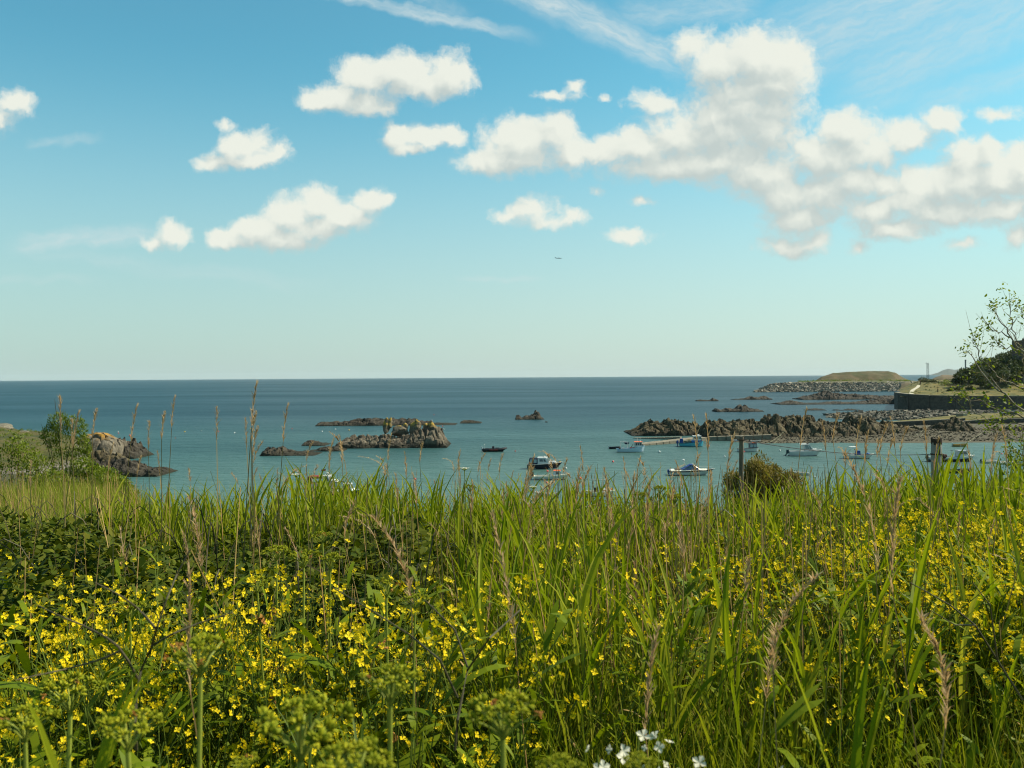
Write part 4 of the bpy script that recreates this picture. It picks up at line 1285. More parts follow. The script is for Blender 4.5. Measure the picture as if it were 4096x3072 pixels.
# 8 sport fishing cruiser
def sport_cruiser():
    r = thing('sport_cruiser', 'white sport fishing cruiser with a hard top and black outboard', 'motor boat')
    at_water(r, 3222, 1823, -5)
    L = px_len(3160, 3288, 1823)
    f = hull(r, L, 2.6, .95, 1.32, WHITE, REDBOTTOM, None, WHITE, rake=1.0, cockpit=.42, gun=WHITE, full=2.1)
    cab(r, 'fore_cabin', -L*.02, L*.40, 1.9, 1.0, 1.5, WHITE, fr=.9, taper=.8, wf=1.2, wins=((.28, .44, .3, .65),))
    fr = MB()
    for sg in (-1, 1):
        fr.tube([(-L*.05, sg*.85, 1.0), (-L*.06, sg*.8, 2.32)], .05, 6)
        fr.tube([(L*.22, sg*.7, 1.4), (L*.08, sg*.72, 2.32)], .05, 6)
    fr.build('hard_top_frame', WHITE, r)
    cab(r, 'windscreen_box', -L*.04, L*.20, 1.7, 1.42, 2.25, WHITE, fr=.62, taper=.9, wins=((.04, .58, .1, .92), (.64, .9, .1, .8)), front=((.05, .48, .1, .9), (.52, .95, .1, .9)), glass=mat('grey_green_glass', (.10, .15, .14), (.14, .19, .18), rough=.1, spec=.8))
    MB().hexa([(-L*.16, -.95, 2.33), (L*.13, -.85, 2.33), (L*.13, .85, 2.33), (-L*.16, .95, 2.33), (-L*.17, -.98, 2.46), (L*.11, -.85, 2.50), (L*.11, .85, 2.50), (-L*.17, .98, 2.46)]).build('hard_top', WHITE, r)
    mast(r, -L*.10, .3, 2.5, 1.4, 'aerial', .015)
    MB().box((L*.06, 0, 2.58), (.35, .5, .12)).tube([(L*.08, 0, 2.6), (L*.08, 0, 2.9)], .04, 5).build('radar', BLACK, r)
    outboard(r, -L/2 - .05, .55, mat('teal_black_cowling', (.01, .02, .022), (.012, .05, .06), rough=.3), tilt=.5, s=1.35)
    bowrail(r, f, .66, .3)
    rails(r, [(-L*.45, -1.1, .98), (-L*.2, -1.15, .98), (-L*.08, -1.12, 1.0)], .14, name='cockpit_rail')
    MB().ball((L*.3, 0, 1.42), (.25, .2, .16), 8, 5).build('fender', WHITE, r, True)
    return r


# 9 open white boat with blue cover
def blue_cover_boat():
    r = thing('open_boat', 'open white boat with a blue console cover and a white T top frame', 'motor boat')
    at_water(r, 3436, 1834, -5)
    L = px_len(3382, 3496, 1834)
    f = hull(r, L, 2.1, .68, 1.0, WHITE, ANTIFOUL, None, DECKM, rake=.8, cockpit=.8, gun=CREAM)
    MB().hexa([(-L*.13, -.5, .6), (L*.04, -.5, .6), (L*.04, .5, .6), (-L*.13, .5, .6), (-L*.10, -.4, 1.55), (L*.02, -.38, 1.6), (L*.02, .38, 1.6), (-L*.10, .4, 1.55)]).build('console_cover', BLUECLOTH, r)
    t = MB()
    for sg in (-.7, .7):
        t.tube([(-L*.44, sg, .6), (-L*.31, sg, 2.3)], .03, 5)
        t.tube([(-L*.12, sg, .65), (-L*.10, sg, 2.3)], .03, 5)
    t.build('top_frame', STEEL, r)
    MB().box((-L*.2, 0, 2.35), (L*.24, 1.7, .09)).build('top_panel', WHITE, r)
    outboard(r, -L/2 + .05, .62, WHITE, s=1.0)
    MB().box((-L*.28, 0, .85), (.55, 1.0, .5)).build('seat', WHITE, r)
    MB().ball((L*.3, 0, .98), (.32, .25, .2), 8, 5).build('bow_cushion', ROYAL, r, True)
    rails(r, [(L*.18, -.75, .85), (L*.36, -.42, .95), (L*.36, .42, .95), (L*.18, .75, .85)], .28, name='bow_rail')
    MB().ball((-L*.17, -.5, 1.85), .13, 8, 5).build('marker_float', YELLOW, r, True)
    return r


# 10 dark hulled boat behind the concrete post
def post_boat():
    r = thing('cabin_boat', 'dark hulled white topped fishing boat partly behind the concrete post', 'motor boat')
    at_water(r, 3806, 1846, -4)
    L = px_len(3716, 3896, 1846)
    f = hull(r, L, 2.5, .82, 1.25, NAVY, REDBOTTOM, WHITE, DECKM, rake=.8, cockpit=.55, gun=CREAM, stripe_from=.55)
    cab(r, 'wheelhouse', L*.12, L*.34, 1.7, 1.0, 2.1, WHITE, fr=.35, taper=.92, wf=1.3, wins=((.08, .45, .42, .9), (.52, .9, .42, .85)), front=((.06, .48, .4, .9), (.52, .94, .4, .9)), roof=mat('grey_roof', (.3, .33, .35), (.25, .28, .3)), over=.14)
    cab(r, 'fore_cabin', L*.3, L*.45, 1.3, 1.05, 1.38, WHITE, fr=.3, taper=.85, wf=.7)
    rails(r, [(-L*.46, -1.05, .84), (-L*.25, -1.12, .84), (-L*.02, -1.12, .86), (L*.1, -1.1, .9)], .35, name='side_rail')
    MB().tube([(L*.05, -.7, 1.0), (L*.04, -.7, 2.15)], .03, 5).tube([(L*.05, .7, 1.0), (L*.04, .7, 2.15)], .03, 5).tube([(L*.0, -.75, 2.15), (L*.0, .75, 2.15)], .03, 5).build('gantry', RUST, r)
    mast(r, L*.2, 0, 2.2, 1.2, 'mast', .03)
    outboard(r, -L/2, .6, RUST, s=1.2)
    gear = MB()
    for i in range(5):
        gear.box((-L*.35 + i * .5, (-1) ** i * .4, .85), (.4, .5, .3 + .08 * (i % 3)))
    gear.build('deck_gear', RUST, r)
    MB().ball((L*.33, -.5, 1.5), .11, 8, 5).build('marker_float', YELLOW, r, True)
    return r


# 11 white boat with maroon canopy
def maroon_canopy_boat():
    r = thing('cabin_boat', 'white cabin boat with a maroon cockpit canopy and a small red flag behind the reeds', 'motor boat')
    at_water(r, 1300, 1954, -5)
    L = px_len(1222, 1380, 1954)
    f = hull(r, L, 2.4, .80, 1.12, WHITE, ANTIFOUL, None, WHITE, rake=.7, cockpit=.4, gun=NAVY)
    cab(r, 'wheelhouse', -L*.02, L*.18, 1.85, .86, 1.95, WHITE, fr=.35, taper=.86, wins=((.2, .48, .4, .85), (.56, .84, .4, .85)), front=((.06, .48, .35, .9), (.52, .94, .35, .9)), roof=WHITE)
    cab(r, 'fore_cabin', L*.16, L*.36, 1.6, .92, 1.35, WHITE, fr=.3, taper=.85, wf=1.0, wins=((.15, .6, .35, .7),))
    cab(r, 'canopy', -L*.40, -L*.021, 1.9, 1.62, 1.94, REDCLOTH, bk=.05, taper=.9)
    p = MB()
    for x in (-L*.38, -L*.05):
        for sg in (-.9, .9):
            p.tube([(x, sg, .7), (x, sg, 1.65)], .04, 5)
    p.build('canopy_frame', REDCLOTH, r)
    MB().quadslab([(-L*.39, -.93, .8), (-L*.28, -.93, .8), (-L*.30, -.93, 1.63), (-L*.39, -.93, 1.63)], .02).build('side_curtain', REDCLOTH, r)
    mast(r, L*.03, 0, 2.0, .95, 'mast', .03)
    fl = MB().quadslab([(L*-.09, 0, 2.62), (L*.02, .06, 2.70), (L*.02, .06, 3.02), (L*-.09, 0, 2.92)], .015)
    fl.build('flag', mat('red_flag', (.32, .02, .04), (.25, .03, .08)), r)
    dome(r, L*.07, 2.3, .2)
    MB().tube([(L*.07, 0, 2.0), (L*.07, 0, 2.32)], .05, 5).build('radar_post', WHITE, r)
    bowrail(r, f, .66, .35)
    outboard(r, -L/2, .5, BLACK, s=.8)
    return r


# 12 dark green boat in front
def green_boat():
    r = thing('motor_boat', 'dark green hulled boat with a cream deck and white cabin closest behind the reeds', 'motor boat')
    at_water(r, 1385, 1984, -6)
    L = px_len(1318, 1452, 1984)
    f = hull(r, L, 2.2, .74, 1.0, GREENHULL, WHITE, None, CREAM, rake=.6, cockpit=.4, gun=mat('pale_green_rail', (.45, .58, .5), (.4, .52, .46)))
    cab(r, 'wheelhouse', -L*.05, L*.24, 1.7, .78, 1.75, WHITE, fr=.45, taper=.85, wf=1.4, wins=((.12, .45, .4, .85), (.52, .8, .4, .85)), front=((.06, .48, .35, .9), (.52, .94, .35, .9)), roof=WHITE)
    rails(r, [(-L*.44, -1.0, .74), (-L*.25, -1.02, .74), (-L*.08, -1.02, .76)], .12, name='side_rail')
    outboard(r, -L/2, .5, BLACK, s=.8)
    MB().box((-L*.25, 0, .62), (.6, 1.5, .3)).build('seat', CREAM, r)
    return r


# 13 boat with small mast partly behind reeds in the centre
def t_top_boat():
    r = thing('open_boat', 'white day boat with a thin T shaped mast half hidden by reed tops', 'motor boat')
    at_water(r, 2400, 1984, -3)
    L = px_len(2330, 2450, 1984)
    f = hull(r, L, 1.9, .62, .85, WHITE, ANTIFOUL, CREAM, DECKM, rake=.5, cockpit=.6, gun=CREAM)
    cab(r, 'cuddy_cabin', L*.02, L*.36, 1.3, .66, 1.0, WHITE, fr=.3, taper=.85, wf=.9, wins=((.2, .6, .3, .7),))
    MB().tube([(-L*.08, 0, .5), (-L*.1, 0, 2.35)], .04, 6).tube([(-L*.3, 0, 2.36), (L*.2, 0, 2.34)], .04, 5).build('mast', WHITE, r)
    MB().box((-L*.14, 0, .9), (.5, .6, .6)).build('console', BLACK, r)
    MB().ball((L*.38, 0, 1.0), .14, 8, 5).build('marker_float', ORANGE, r, True)
    outboard(r, -L/2, .5, BLACK, s=.7)
    return r


# 14 upturned white tender
navy_cruiser(); white_outboard_boat(); black_rib(); orange_roof_boat(); blue_fishing_boat(); speedboat(); open_wheelhouse_boat(); sport_cruiser()
blue_cover_boat(); post_boat(); maroon_canopy_boat(); green_boat(); t_top_boat()
dinghy('dinghy', 'small dark dinghy with white outboard tied behind the orange roofed fishing boat', 2459, 1795, 2.6, 1.2, NAVY, -4)
dinghy('dinghy', 'small white dinghy with a covered bow half hidden by reeds below the cabin boats', 2182, 1984, 3.2, 1.4, WHITE, 170, inner=WHITE, motor=False)
dinghy('dinghy', 'grey tender lying beyond the wooden post', 2948, 1766, 2.6, 1.2, PALEBLUE, 0, mm=WHITE)
dinghy('dinghy', 'pale grey tender drawn up close to the pebble beach', 3022, 1769, 2.7, 1.2, mat('grey_rubber', (.42, .44, .42), (.36, .38, .36)), 0, mm=BLACK)
dinghy('dinghy', 'yellow brown rowing boat moored at the edge of the pebble beach', 3842, 1786, px_len(3811, 3871, 1786), 1.4, mat('ochre_paint', (.36, .22, .05), (.28, .17, .04), scale=3), 2, motor=True, inner=CREAM, fb=.5, bow=.7)
dinghy('dinghy', 'white rowing dinghy just showing past the round bush', 3200, 1900, 2.7, 1.3, WHITE, 176, motor=False, inner=WOODB)
dinghy('motor_dinghy', 'white open dinghy with a bow rail moored past the dark hulled fishing boat', 3962, 1852, 3.6, 1.5, WHITE, 5, motor=True, mm=BLACK)
dinghy('motor_dinghy', 'white dinghy alongside the bow rail dinghy near the tree', 4025, 1856, 3.4, 1.4, CREAM, 8, motor=False, inner=WHITE)
dinghy('motor_dinghy', 'green hulled white dinghy below the dark hulled fishing boat among the reed tips', 3832, 1892, px_len(3772, 3890, 1892), 1.7, GREENHULL, -4, inner=WHITE, motor=True, fb=.5, bow=.75, mm=WHITE)
dinghy('motor_dinghy', 'pale dinghy at the frame edge behind the tree branches', 4080, 1864, 3.0, 1.3, WHITE, 0, motor=False)

# ------------------------------------------------------------------ mooring buoys
def buoy(px, py, d, m, label, group=None):
    k = scale_at(px, py)
    r = thing('mooring_buoy', label, 'buoy', P(px, py + d * 0.35), group=group)
    rad = max(.12, d * k * 0.5)
    MB().ball((0, 0, rad * .62), rad, 12, 8).build('float', m, r, True)
    MB().tube([(0, 0, rad * 1.6), (0, 0, rad * 1.85)], rad * .16, 6).build('ring', STEEL, r)


GB = 'mooring buoys floating in the bay'
for px, py, d, m, lab in [
    (2322, 1913, 12, PINK, 'large red buoy floating below the bow of the small white cabin boat'), (2452, 1846, 8, PINK, 'pink buoy floating under the orange roofed fishing boat'),
    (2637, 1807, 9, WHITE, 'big white buoy between the two moored fishing boats'), (2834, 1783, 8, PINK, 'pink buoy on the bow line of the turquoise fishing boat'),
    (2898, 1826, 7, WHITE, 'white buoy close to the wooden post'), (2900, 1826 + 2, 0, None, None), (2190, 1884, 8, PINK, 'red buoy floating between the black hulled cruiser and the small cabin boat'),
    (2264, 1873, 8, WHITE, 'white buoy ahead of the black hulled cruiser'), (2061, 1804, 5, PINK, 'pink buoy ahead of the black inflatable boat'), (3119, 1802, 8, WHITE, 'white buoy astern of the sport fishing cruiser'),
    (3602, 1864, 8, PINK, 'pink buoy just above the reed tips beside the concrete post'), (3509, 1884, 9, ORANGE, 'orange buoy among the reed tips right of the round bush'), (3258, 1907, 7, WHITE, 'white buoy beyond the white rowing dinghy'),
    (4007, 1815, 6, PINK, 'red buoy seen through the tree twigs'), (3662, 1880, 6, WHITE, 'small white buoy near the foot of the concrete post'), (1661, 1916, 8, PINK, 'pink buoy above the reed tips beyond the maroon canopy boat'),
    (2187, 1930, 8, PINK, 'pale red buoy under the stern of the small white cabin boat'),
    (520, 1742, 7, PINK, 'pink buoy off the pale domed rock'), (474, 1733, 4, PINK, 'small pink buoy beside a white one off the headland'), (472, 1726, 4, WHITE, 'small white buoy off the headland top'),
    (648, 1737, 7, WHITE, 'white buoy between two tall reed plumes'), (739, 1727, 5, YELLOW, 'yellow buoy in open water left of the low reef'), (805, 1723, 4, WHITE, 'tiny white buoy beyond the yellow one'),
    (701, 1752, 3, ORANGE, 'tiny orange buoy nearest the yellow one'), (874, 1725, 4, PINK, 'tiny red buoy left of a tall reed plume'), (938, 1731, 6, WHITE, 'white and red buoy right of a tall reed plume'),
    (1003, 1714, 4, YELLOW, 'small yellow buoy far out by the low reef'), (1168, 1715, 4, PINK, 'tiny red buoy at the tip of the low reef'), (1288, 1726, 6, WHITE, 'white buoy below the tip of the low reef'), (1342, 1717, 5, WHITE, 'small white buoy close under the low reef'),
    (1396, 1720, 5, YELLOW, 'yellow buoy close under the low reef'), (1736, 1659, 4, PINK, 'pink buoy beyond the low reef'), (1770, 1705, 4, PINK, 'pink buoy right of the lichen covered stacks'), (1775, 1717, 5, WHITE, 'white buoy right of the lichen covered stacks'),
]:
    if m is not None:
        buoy(px, py, d, m, lab, GB)

# mooring lines
def line(name, label, pts, r, m, cat='rope', sag=0.0, n=14):
    a, b = Vector([float(v) for v in pts[0]]), Vector([float(v) for v in pts[-1]])
    if len(pts) == 2:
        q = [a.lerp(b, i / n) - Vector((0, 0, sag * 4 * (i / n) * (1 - i / n))) for i in range(n + 1)]
    else:
        q = pts
    return tag(MB().tube(q, r, 5).build(name, m), label, cat)


bb = P(2811, 1786); bz = P(2834, 1784)
line('mooring_rope', 'dark rope from the turquoise fishing boat bow to its pink buoy', [(bb[0] - .1, bb[1], 1.3), (bz[0], bz[1], .25)], .035, ROPE, sag=.15)
for i, (a, za, b, zb, lab) in enumerate([((3060, 1770), .5, (3132, 1724), 2.6, 'pale mooring rope from the grey tender up onto the brown ridge'), ((3085, 1772), .4, (3118, 1738), 2.2, 'second pale rope lying over the walkway end'),
                                        ((3642, 1742), 1.2, (3700, 1704), 3.4, 'pale rope running up the rocks below the spit wall'), ((3664, 1746), 1.0, (3698, 1712), 3.0, 'slack pale rope beside the one below the spit wall'), ((3852, 1765), .9, (3950, 1702), 3.3, 'long pale rope from the rowing boat up to the retaining wall'),
                                        ((3225, 1748), 1.0, (3248, 1722), 2.8, 'short pale rope hanging on the brown ridge'), ((3570, 1734), 1.3, (3622, 1716), 2.6, 'pale rope across the stones below the ridge end')]):
    A_, B_ = P(*a, za), P(*b, zb)
    A_[1] -= 2.0; B_[1] -= 1.0
    line('shore_rope', lab, [A_, B_], .022, PALEROPE, sag=.3)

# ------------------------------------------------------------------ posts, car, blocks, tower, masts
def big_post():
    y = 15.0
    c = PY(3746, 1890, y)
    k = y / FPX
    g = 11.6
    r = thing('concrete_post', 'thick grey concrete post with a broken dark top standing in the reeds', 'post', (c[0], y, g))
    top = float(PY(3746, 1768, y)[2]) - g
    rad = 20.5 * k
    pmc = mat('weathered_concrete', (.33, .31, .27), (.20, .19, .165), scale=5, detail=8, rough=.9, bump=.5, stretch=(1, 1, .35))
    mid = float(PY(3746, 1816, y)[2]) - g
    MB().tube([(0, 0, 0), (0, 0, mid)], rad * 1.02, 20).build('lower_shaft', pmc, r, False)
    MB().tube([(0, 0, mid + .004), (0, 0, top)], [rad * .98, rad * .96], 20).build('upper_shaft', pmc, r)
    MB().tube([(0, 0, mid - .012), (0, 0, mid + .012)], rad * 1.1, 20).build('iron_band', RUST, r)
    cap = MB()
    q = np.random.default_rng(3)
    for i in range(16):
        a = 6.28 * i / 16
        cap.box((math.cos(a) * rad * .82, math.sin(a) * rad * .82, top + .006 + q.uniform(0, .03)), (rad * .36, rad * .36, .05 + q.uniform(0, .06)), rz=a)
    cap.build('broken_rim', mat('burnt_rim', (.03, .022, .016), (.06, .04, .025), scale=12, rough=.95), r)
    MB().box((rad * .1, -rad * .99, (top + mid) / 2), (.012, .02, top - mid)).build('rust_streak', RUST, r)
    b = MB()
    for i in range(9):
        b.ball((rad * 1.25 + q.uniform(-.03, .06), q.uniform(-.05, .05), mid - .06 + q.uniform(-.07, .05)), .03, 6, 4)
    tag(b.build('rusty_bracket', RUST, r))
    return (c[0], y, g + mid)


def wood_post():
    y = 14.0
    c = PY(2959, 1900, y)
    g = 11.4
    r = thing('wooden_post', 'slim weathered wooden post rising from the round bush', 'post', (c[0], y, g))
    top = float(PY(2960, 1747, y)[2]) - g
    MB().tube([(0, 0, 0), (.01, 0, top * .6), (.03, 0, top)], [.042, .040, .036], 10).build('shaft', mat('grey_wood', (.20, .16, .11), (.11, .09, .065), scale=6, stretch=(4, 4, .5), rough=.9, bump=.5), r)
    MB().box((.02, 0, top - .05), (.10, .10, .02)).build('wire_clamp', RUST, r)
    return (c[0] + .03, y, g + top - .05)


pa = wood_post(); pb2 = big_post()
line('cable', 'black cable slung from the wooden post to the concrete post', [pa, pb2], .006, BLACK, 'cable', sag=.10, n=24)


def car():
    y = 262.0
    c = PY(4032, 1675, y)
    z = land_z(bpy.data.objects['grassy_spit'], float(c[0]), y)
    r = thing('parked_car', 'dark green estate car parked on the grassy spit', 'car', (c[0], y, z))
    cm = mat('dark_green_car_paint', (.012, .022, .020), (.016, .028, .025), rough=.25, spec=.6)
    b = MB()
    prof = [(-2.1, .35), (-2.15, .8), (-2.0, .95), (-1.2, 1.0), (-.6, 1.05), (1.95, 1.05), (2.15, .9), (2.15, .35)]
    n = len(prof)
    V = [(x, -.85, z_) for x, z_ in prof] + [(x, .85, z_) for x, z_ in prof]
    b.add(V, [tuple(range(n)), tuple(range(2 * n - 1, n - 1, -1))] + [(i, i + n, (i + 1) % n + n, (i + 1) % n) for i in range(n)])
    b.build('body', cm, r)
    cab(r, 'cabin', -.75, 2.0, 1.62, 1.052, 1.62, cm, fr=.25, bk=.55, taper=.86, wins=((.16, .42, .15, .85), (.46, .68, .15, .85), (.72, .93, .15, .85)), front=((.06, .94, .1, .9),), glass=GLASS)
    for x in (-1.3, 1.3):
        for sg in (-.84, .84):
            wv = MB().tube([(x, sg - .1, .33), (x, sg + .1, .33)], .33, 14).build('wheel', BLACK, r)
            MB().tube([(x, sg - .11, .33), (x, sg + .11, .33)], .19, 10).build('rim', STEEL, wv)
    MB().box((2.16, 0, .55), (.1, 1.6, .2)).build('bumper', STEEL, r)
    for sg in (-.65, .65):
        MB().box((2.15, sg, .82), (.06, .2, .22)).build('tail_light', mat('red_lens', (.4, .02, .02)), r)
        MB().box((-2.14, sg, .74), (.06, .3, .14)).build('headlight', WHITE, r)


car()
spit = bpy.data.objects['grassy_spit']
for px, y, d, m_, lab in [(3838, 268, (1.7, 1.2, .95), CONC, 'grey concrete block standing on the grassy spit'), (3854, 269.5, (1.5, 1.0, .75), mat('pale_block', (.42, .38, .28), (.34, .31, .23)), 'pale concrete block beside the grey one on the spit')]:
    x = float(PY(px, 1500, y)[0]); z = land_z(spit, x, y)
    r = thing('concrete_block', lab, 'block', (x, y, z))
    MB().box((0, 0, d[2] / 2 - .05), d).build('block', m_, r)
    MB().box((0, 0, d[2] - .02), (d[0] * 1.04, d[1] * 1.04, .06)).build('lid', m_, r)

for px, y, lab in [(3697, 270, 'black cormorant standing on the low end of the spit'), (3788, 272, 'black cormorant standing near the concrete blocks')]:
    x = float(PY(px, 1500, y)[0]); z = land_z(spit, x, y)
    r = thing('bird', lab, 'bird', (x, y, z))
    MB().tube([(-.25, 0, .22), (-.05, 0, .3), (.05, 0, .5), (.08, 0, .72), (.16, 0, .78), (.28, 0, .77)], [.03, .12, .11, .05, .045, .01], 7).build('body', BLACK, r, True)
    MB().tube([(0, -.04, 0), (0, -.04, .25)], .02, 4).tube([(0, .04, 0), (0, .04, .25)], .02, 4).build('legs', BLACK, r)

# blue covered dinghies hauled out on the slip by the spit wall
for px, y, m_, lab in [(3818, 249.6, BLUECLOTH, 'blue covered dinghy hauled out against the spit wall'), (3838, 249.0, PALEBLUE, 'pale blue dinghy hauled out beside the blue covered one')]:
    x = float(PY(px, 1500, y)[0])
    r = thing('hauled_dinghy', lab, 'dinghy', (x, y, land_z(pb, x, y) + .25))
    hull(r, 2.6, 1.1, .5, .7, m_, m_, None, m_, rake=.3, gun=m_)


def lattice_mast():
    y = 545.0
    c = PY(3711, 1500, y)
    z0 = land_z(land, float(c[0]), y)
    top = float(PY(3711, 1455, y)[2]) - z0
    r = thing('lattice_mast', 'slim steel lattice mast on the headland in front of the far island', 'mast', (c[0], y, z0))
    gm = mat('galvanised_steel', (.20, .21, .20), (.15, .16, .15), rough=.6)
    leg = MB(); br = MB()
    w_ = .55
    cs = [(-w_, -w_), (w_, -w_), (w_, w_), (-w_, w_)]
    for (a, b) in cs:
        MB().tube([(a, b, 0), (a * .8, b * .8, top)], .07, 4).build('leg', gm, r)
    k = 9
    for i in range(k):
        z1, z2 = top * i / k, top * (i + 1) / k
        for j in range(4):
            p, q = cs[j], cs[(j + 1) % 4]
            br.tube([(p[0] * .95, p[1] * .95, z1), (q[0] * .95, q[1] * .95, z2)], .04, 3)
    br.build('bracing', gm, r)
    MB().box((-.5, 0, top + .1), (1.5, 1.2, .2)).build('platform', gm, r)
    MB().tube([(-.9, 0, top), (-.9, 0, top + 1.2)], .06, 4).tube([(.3, 0, top), (.3, 0, top + .8)], .06, 4).build('aerials', gm, r)


lattice_mast()


def chimney():
    y = 640.0
    c = PY(3862, 1500, y)
    top = float(PY(3862, 1439, y)[2])
    r = thing('chimney', 'tall plain grey chimney behind the dark trees', 'chimney', (c[0], y, 2.0))
    MB().tube([(0, 0, -3), (0, 0, top - 3)], [.62, .52], 16).build('shaft', mat('chimney_concrete', (.26, .25, .22), (.21, .20, .18), scale=.4), r)
    MB().tube([(0, 0, top - 3 + .004), (0, 0, top - 2)], .58, 16).build('rim', mat('chimney_rim', (.18, .17, .15)), r)
    grid_land('far_shore', [3780, 3862, 3950, 4100, 4300], [(600, [-2] * 5), (620, [-1, 2, 5, 8, 8]), (680, [-1, 2, 5, 8, 8]), (720, [-2] * 5)], EARTH3, noise=.3, seed=98, nx=30, ny=14)


chimney()


def fort_tower():
    y = 430.0
    c = PY(4100, 1400, y)
    r = thing('stone_tower', 'square brown stone tower on top of the wooded hill at the frame edge', 'tower', (c[0], y, 18.0))
    k = y / FPX
    top = float(PY(4100, 1362, y)[2]) - 18.0
    w_ = 72 * k
    st = mat('brown_tower_stone', (.13, .095, .07), (.085, .065, .05), scale=.8, detail=6, rough=.95, bump=.6)
    MB().box((w_ * .06, 0, top / 2), (w_, w_, top)).build('wall', st, r)
    for i in range(7):
        MB().box((w_ * .06 - w_ / 2 + (i + .5) * w_ / 7, -w_ / 2 + .35, top + .45), (w_ / 11, .7, .9)).build('merlon', st, r)
    for i in range(2):
        f = MB().box((w_ * .06 + (-1 + 2 * i) * w_ * .22, -w_ / 2 - .01, top * .72), (.9, .12, 1.6)).build('window', BLACK, r)
        MB().box((w_ * .06 + (-1 + 2 * i) * w_ * .22, -w_ / 2 - .05, top * .72 - .95), (1.3, .3, .2)).build('sill', st, f)


fort_tower()

# bench and two short posts on the turf
x = float(PY(3760, 1500, 452)[0]); z = land_z(land, x, 452)
r = thing('picnic_table', 'pale picnic table on the turf above the sea wall', 'table', (x, 452, z + .02))
MB().box((0, 0, .95), (2.2, 1.0, .1)).build('table_top', CREAM, r)
for sg in (-.9, .9):
    MB().box((0, sg, .55), (2.2, .35, .08)).build('seat', CREAM, r)
for x_ in (-.8, .8):
    MB().box((x_, 0, .45), (.12, 1.6, .9)).build('leg', WOODB, r)
for px, y, h, lab in [(3681, 440, 2.0, 'dark gate post where the path crosses the turf'), (3751, 392, 1.6, 'dark short post standing alone on the turf above the sea wall')]:
    x = float(PY(px, 1500, y)[0]); z = land_z(land, x, y)
    r = thing('gate_post', lab, 'post', (x, y, z))
    MB().tube([(0, 0, -.2), (0, 0, h)], [.24, .2], 8).build('shaft', RUST, r)
    MB().tube([(0, 0, h + .003), (0, 0, h + .15)], [.24, .1], 8).build('cap', RUST, r)


def airplane():
    y = 3000.0
    c = PY(2235, 1033, y)
    r = thing('airplane', 'small grey airliner crossing the sky below the clouds', 'airplane', c, 0)
    L = 27 * y / FPX
    am = mat('grey_aircraft_paint', (.10, .12, .12), (.08, .10, .10), rough=.4)
    MB().tube([(-L/2, 0, .45), (-L*.3, 0, .1), (L*.3, 0, 0), (L*.45, 0, -.1), (L*.5, 0, -.3)], [.3, .95, 1.05, .8, .2], 10).build('fuselage', am, r, True)
    for sg in (-1, 1):
        MB().hexa([(-.5, sg * .8, 0), (1.9, sg * .8, 0), (.2, sg * 11.5, 1.1), (-.9, sg * 11.5, 1.1), (-.5, sg * .8, .3), (1.9, sg * .8, .3), (.2, sg * 11.5, 1.2), (-.9, sg * 11.5, 1.2)]).build('wing', am, r)
        MB().tube([(.2, sg * 3.6, -.4), (2.6, sg * 3.6, -.4)], .6, 8).build('engine', am, r)
        MB().hexa([(-L*.49, sg * .3, .6), (-L*.40, sg * .3, .6), (-L*.46, sg * 4, .8), (-L*.5, sg * 4, .8), (-L*.49, sg * .3, .8), (-L*.40, sg * .3, .8), (-L*.46, sg * 4, .9), (-L*.5, sg * 4, .9)]).build('tailplane', am, r)
    MB().hexa([(-L*.5, -.15, .5), (-L*.36, -.15, .8), (-L*.36, .15, .8), (-L*.5, .15, .5), (-L*.53, -.1, 4.0), (-L*.48, -.1, 4.0), (-L*.48, .1, 4.0), (-L*.53, .1, 4.0)]).build('tail_fin', am, r)


airplane()

# gulls on the islet and on the water
for px, py, z, lab in [(1664, 1687, None, 'white gull perched on the tall lichen covered stack'), (1726, 1684, None, 'white gull perched on the broad lichen covered stack')]:
    c = PY(px, py, float(P(1600, 1793)[1]) + 7)
    r = thing('bird', lab, 'bird', c)
    MB().tube([(-.3, 0, .0), (-.1, 0, .02), (.1, 0, .08), (.2, 0, .22), (.3, 0, .24)], [.02, .12, .12, .07, .01], 7).build('body', WHITE, r, True)
    MB().box((-.12, 0, .1), (.36, .2, .05)).build('wing', mat('gull_grey', (.35, .37, .38)), r)

# ================================================================== FOREGROUND BANK
def zg(x, y):
    x = np.asarray(x, float); y = np.asarray(y, float)
    u = x / np.maximum(y, 2.0)
    n = 0.10 * (fbm(x * 0.5, y * 0.5, oct=3, seed=201) - 0.5) + 0.9 * sstep(8, 30, y) * (fbm(x * 0.12, y * 0.12, oct=3, seed=202) - 0.5)
    mid = np.where(y < 10, 15.36 - 0.085 * y, 14.51 - 0.36 * (y - 10))
    left = np.where(y < 22, 15.36 - 0.085 * y - 0.16 * sstep(7, 13, y), 13.33 - 0.098 * (y - 22))
    w_ = sstep(-0.31, -0.48, u) * sstep(6, 12, y)
    return mid * (1 - w_) + left * w_ + n


SOIL = mat('bank_soil', (0.040, 0.032, 0.013), (0.050, 0.048, 0.015), scale=2.0, detail=6, rough=1.0, bump=0.6)
SANDM = mat('shore_sand', (0.30, 0.26, 0.18), (0.22, 0.19, 0.13), scale=0.5, detail=6, rough=1.0)
gx = np.concatenate([np.linspace(-110, -14, 40), np.linspace(-13, 13, 90), np.linspace(14, 110, 40)])
gy = np.concatenate([np.linspace(-6, 14, 80), np.linspace(14.5, 60, 60), np.linspace(62, 128, 25)])
GX, GY = np.meshgrid(gx, gy)
GZ = zg(GX, GY)
GZ = np.where((GZ < 1.0) & (GX > -60), np.maximum(GZ, -2.5), GZ)
tag(link_mesh('ground', grid_mesh('ground', GX, GY, GZ, [SOIL])), kind='structure')

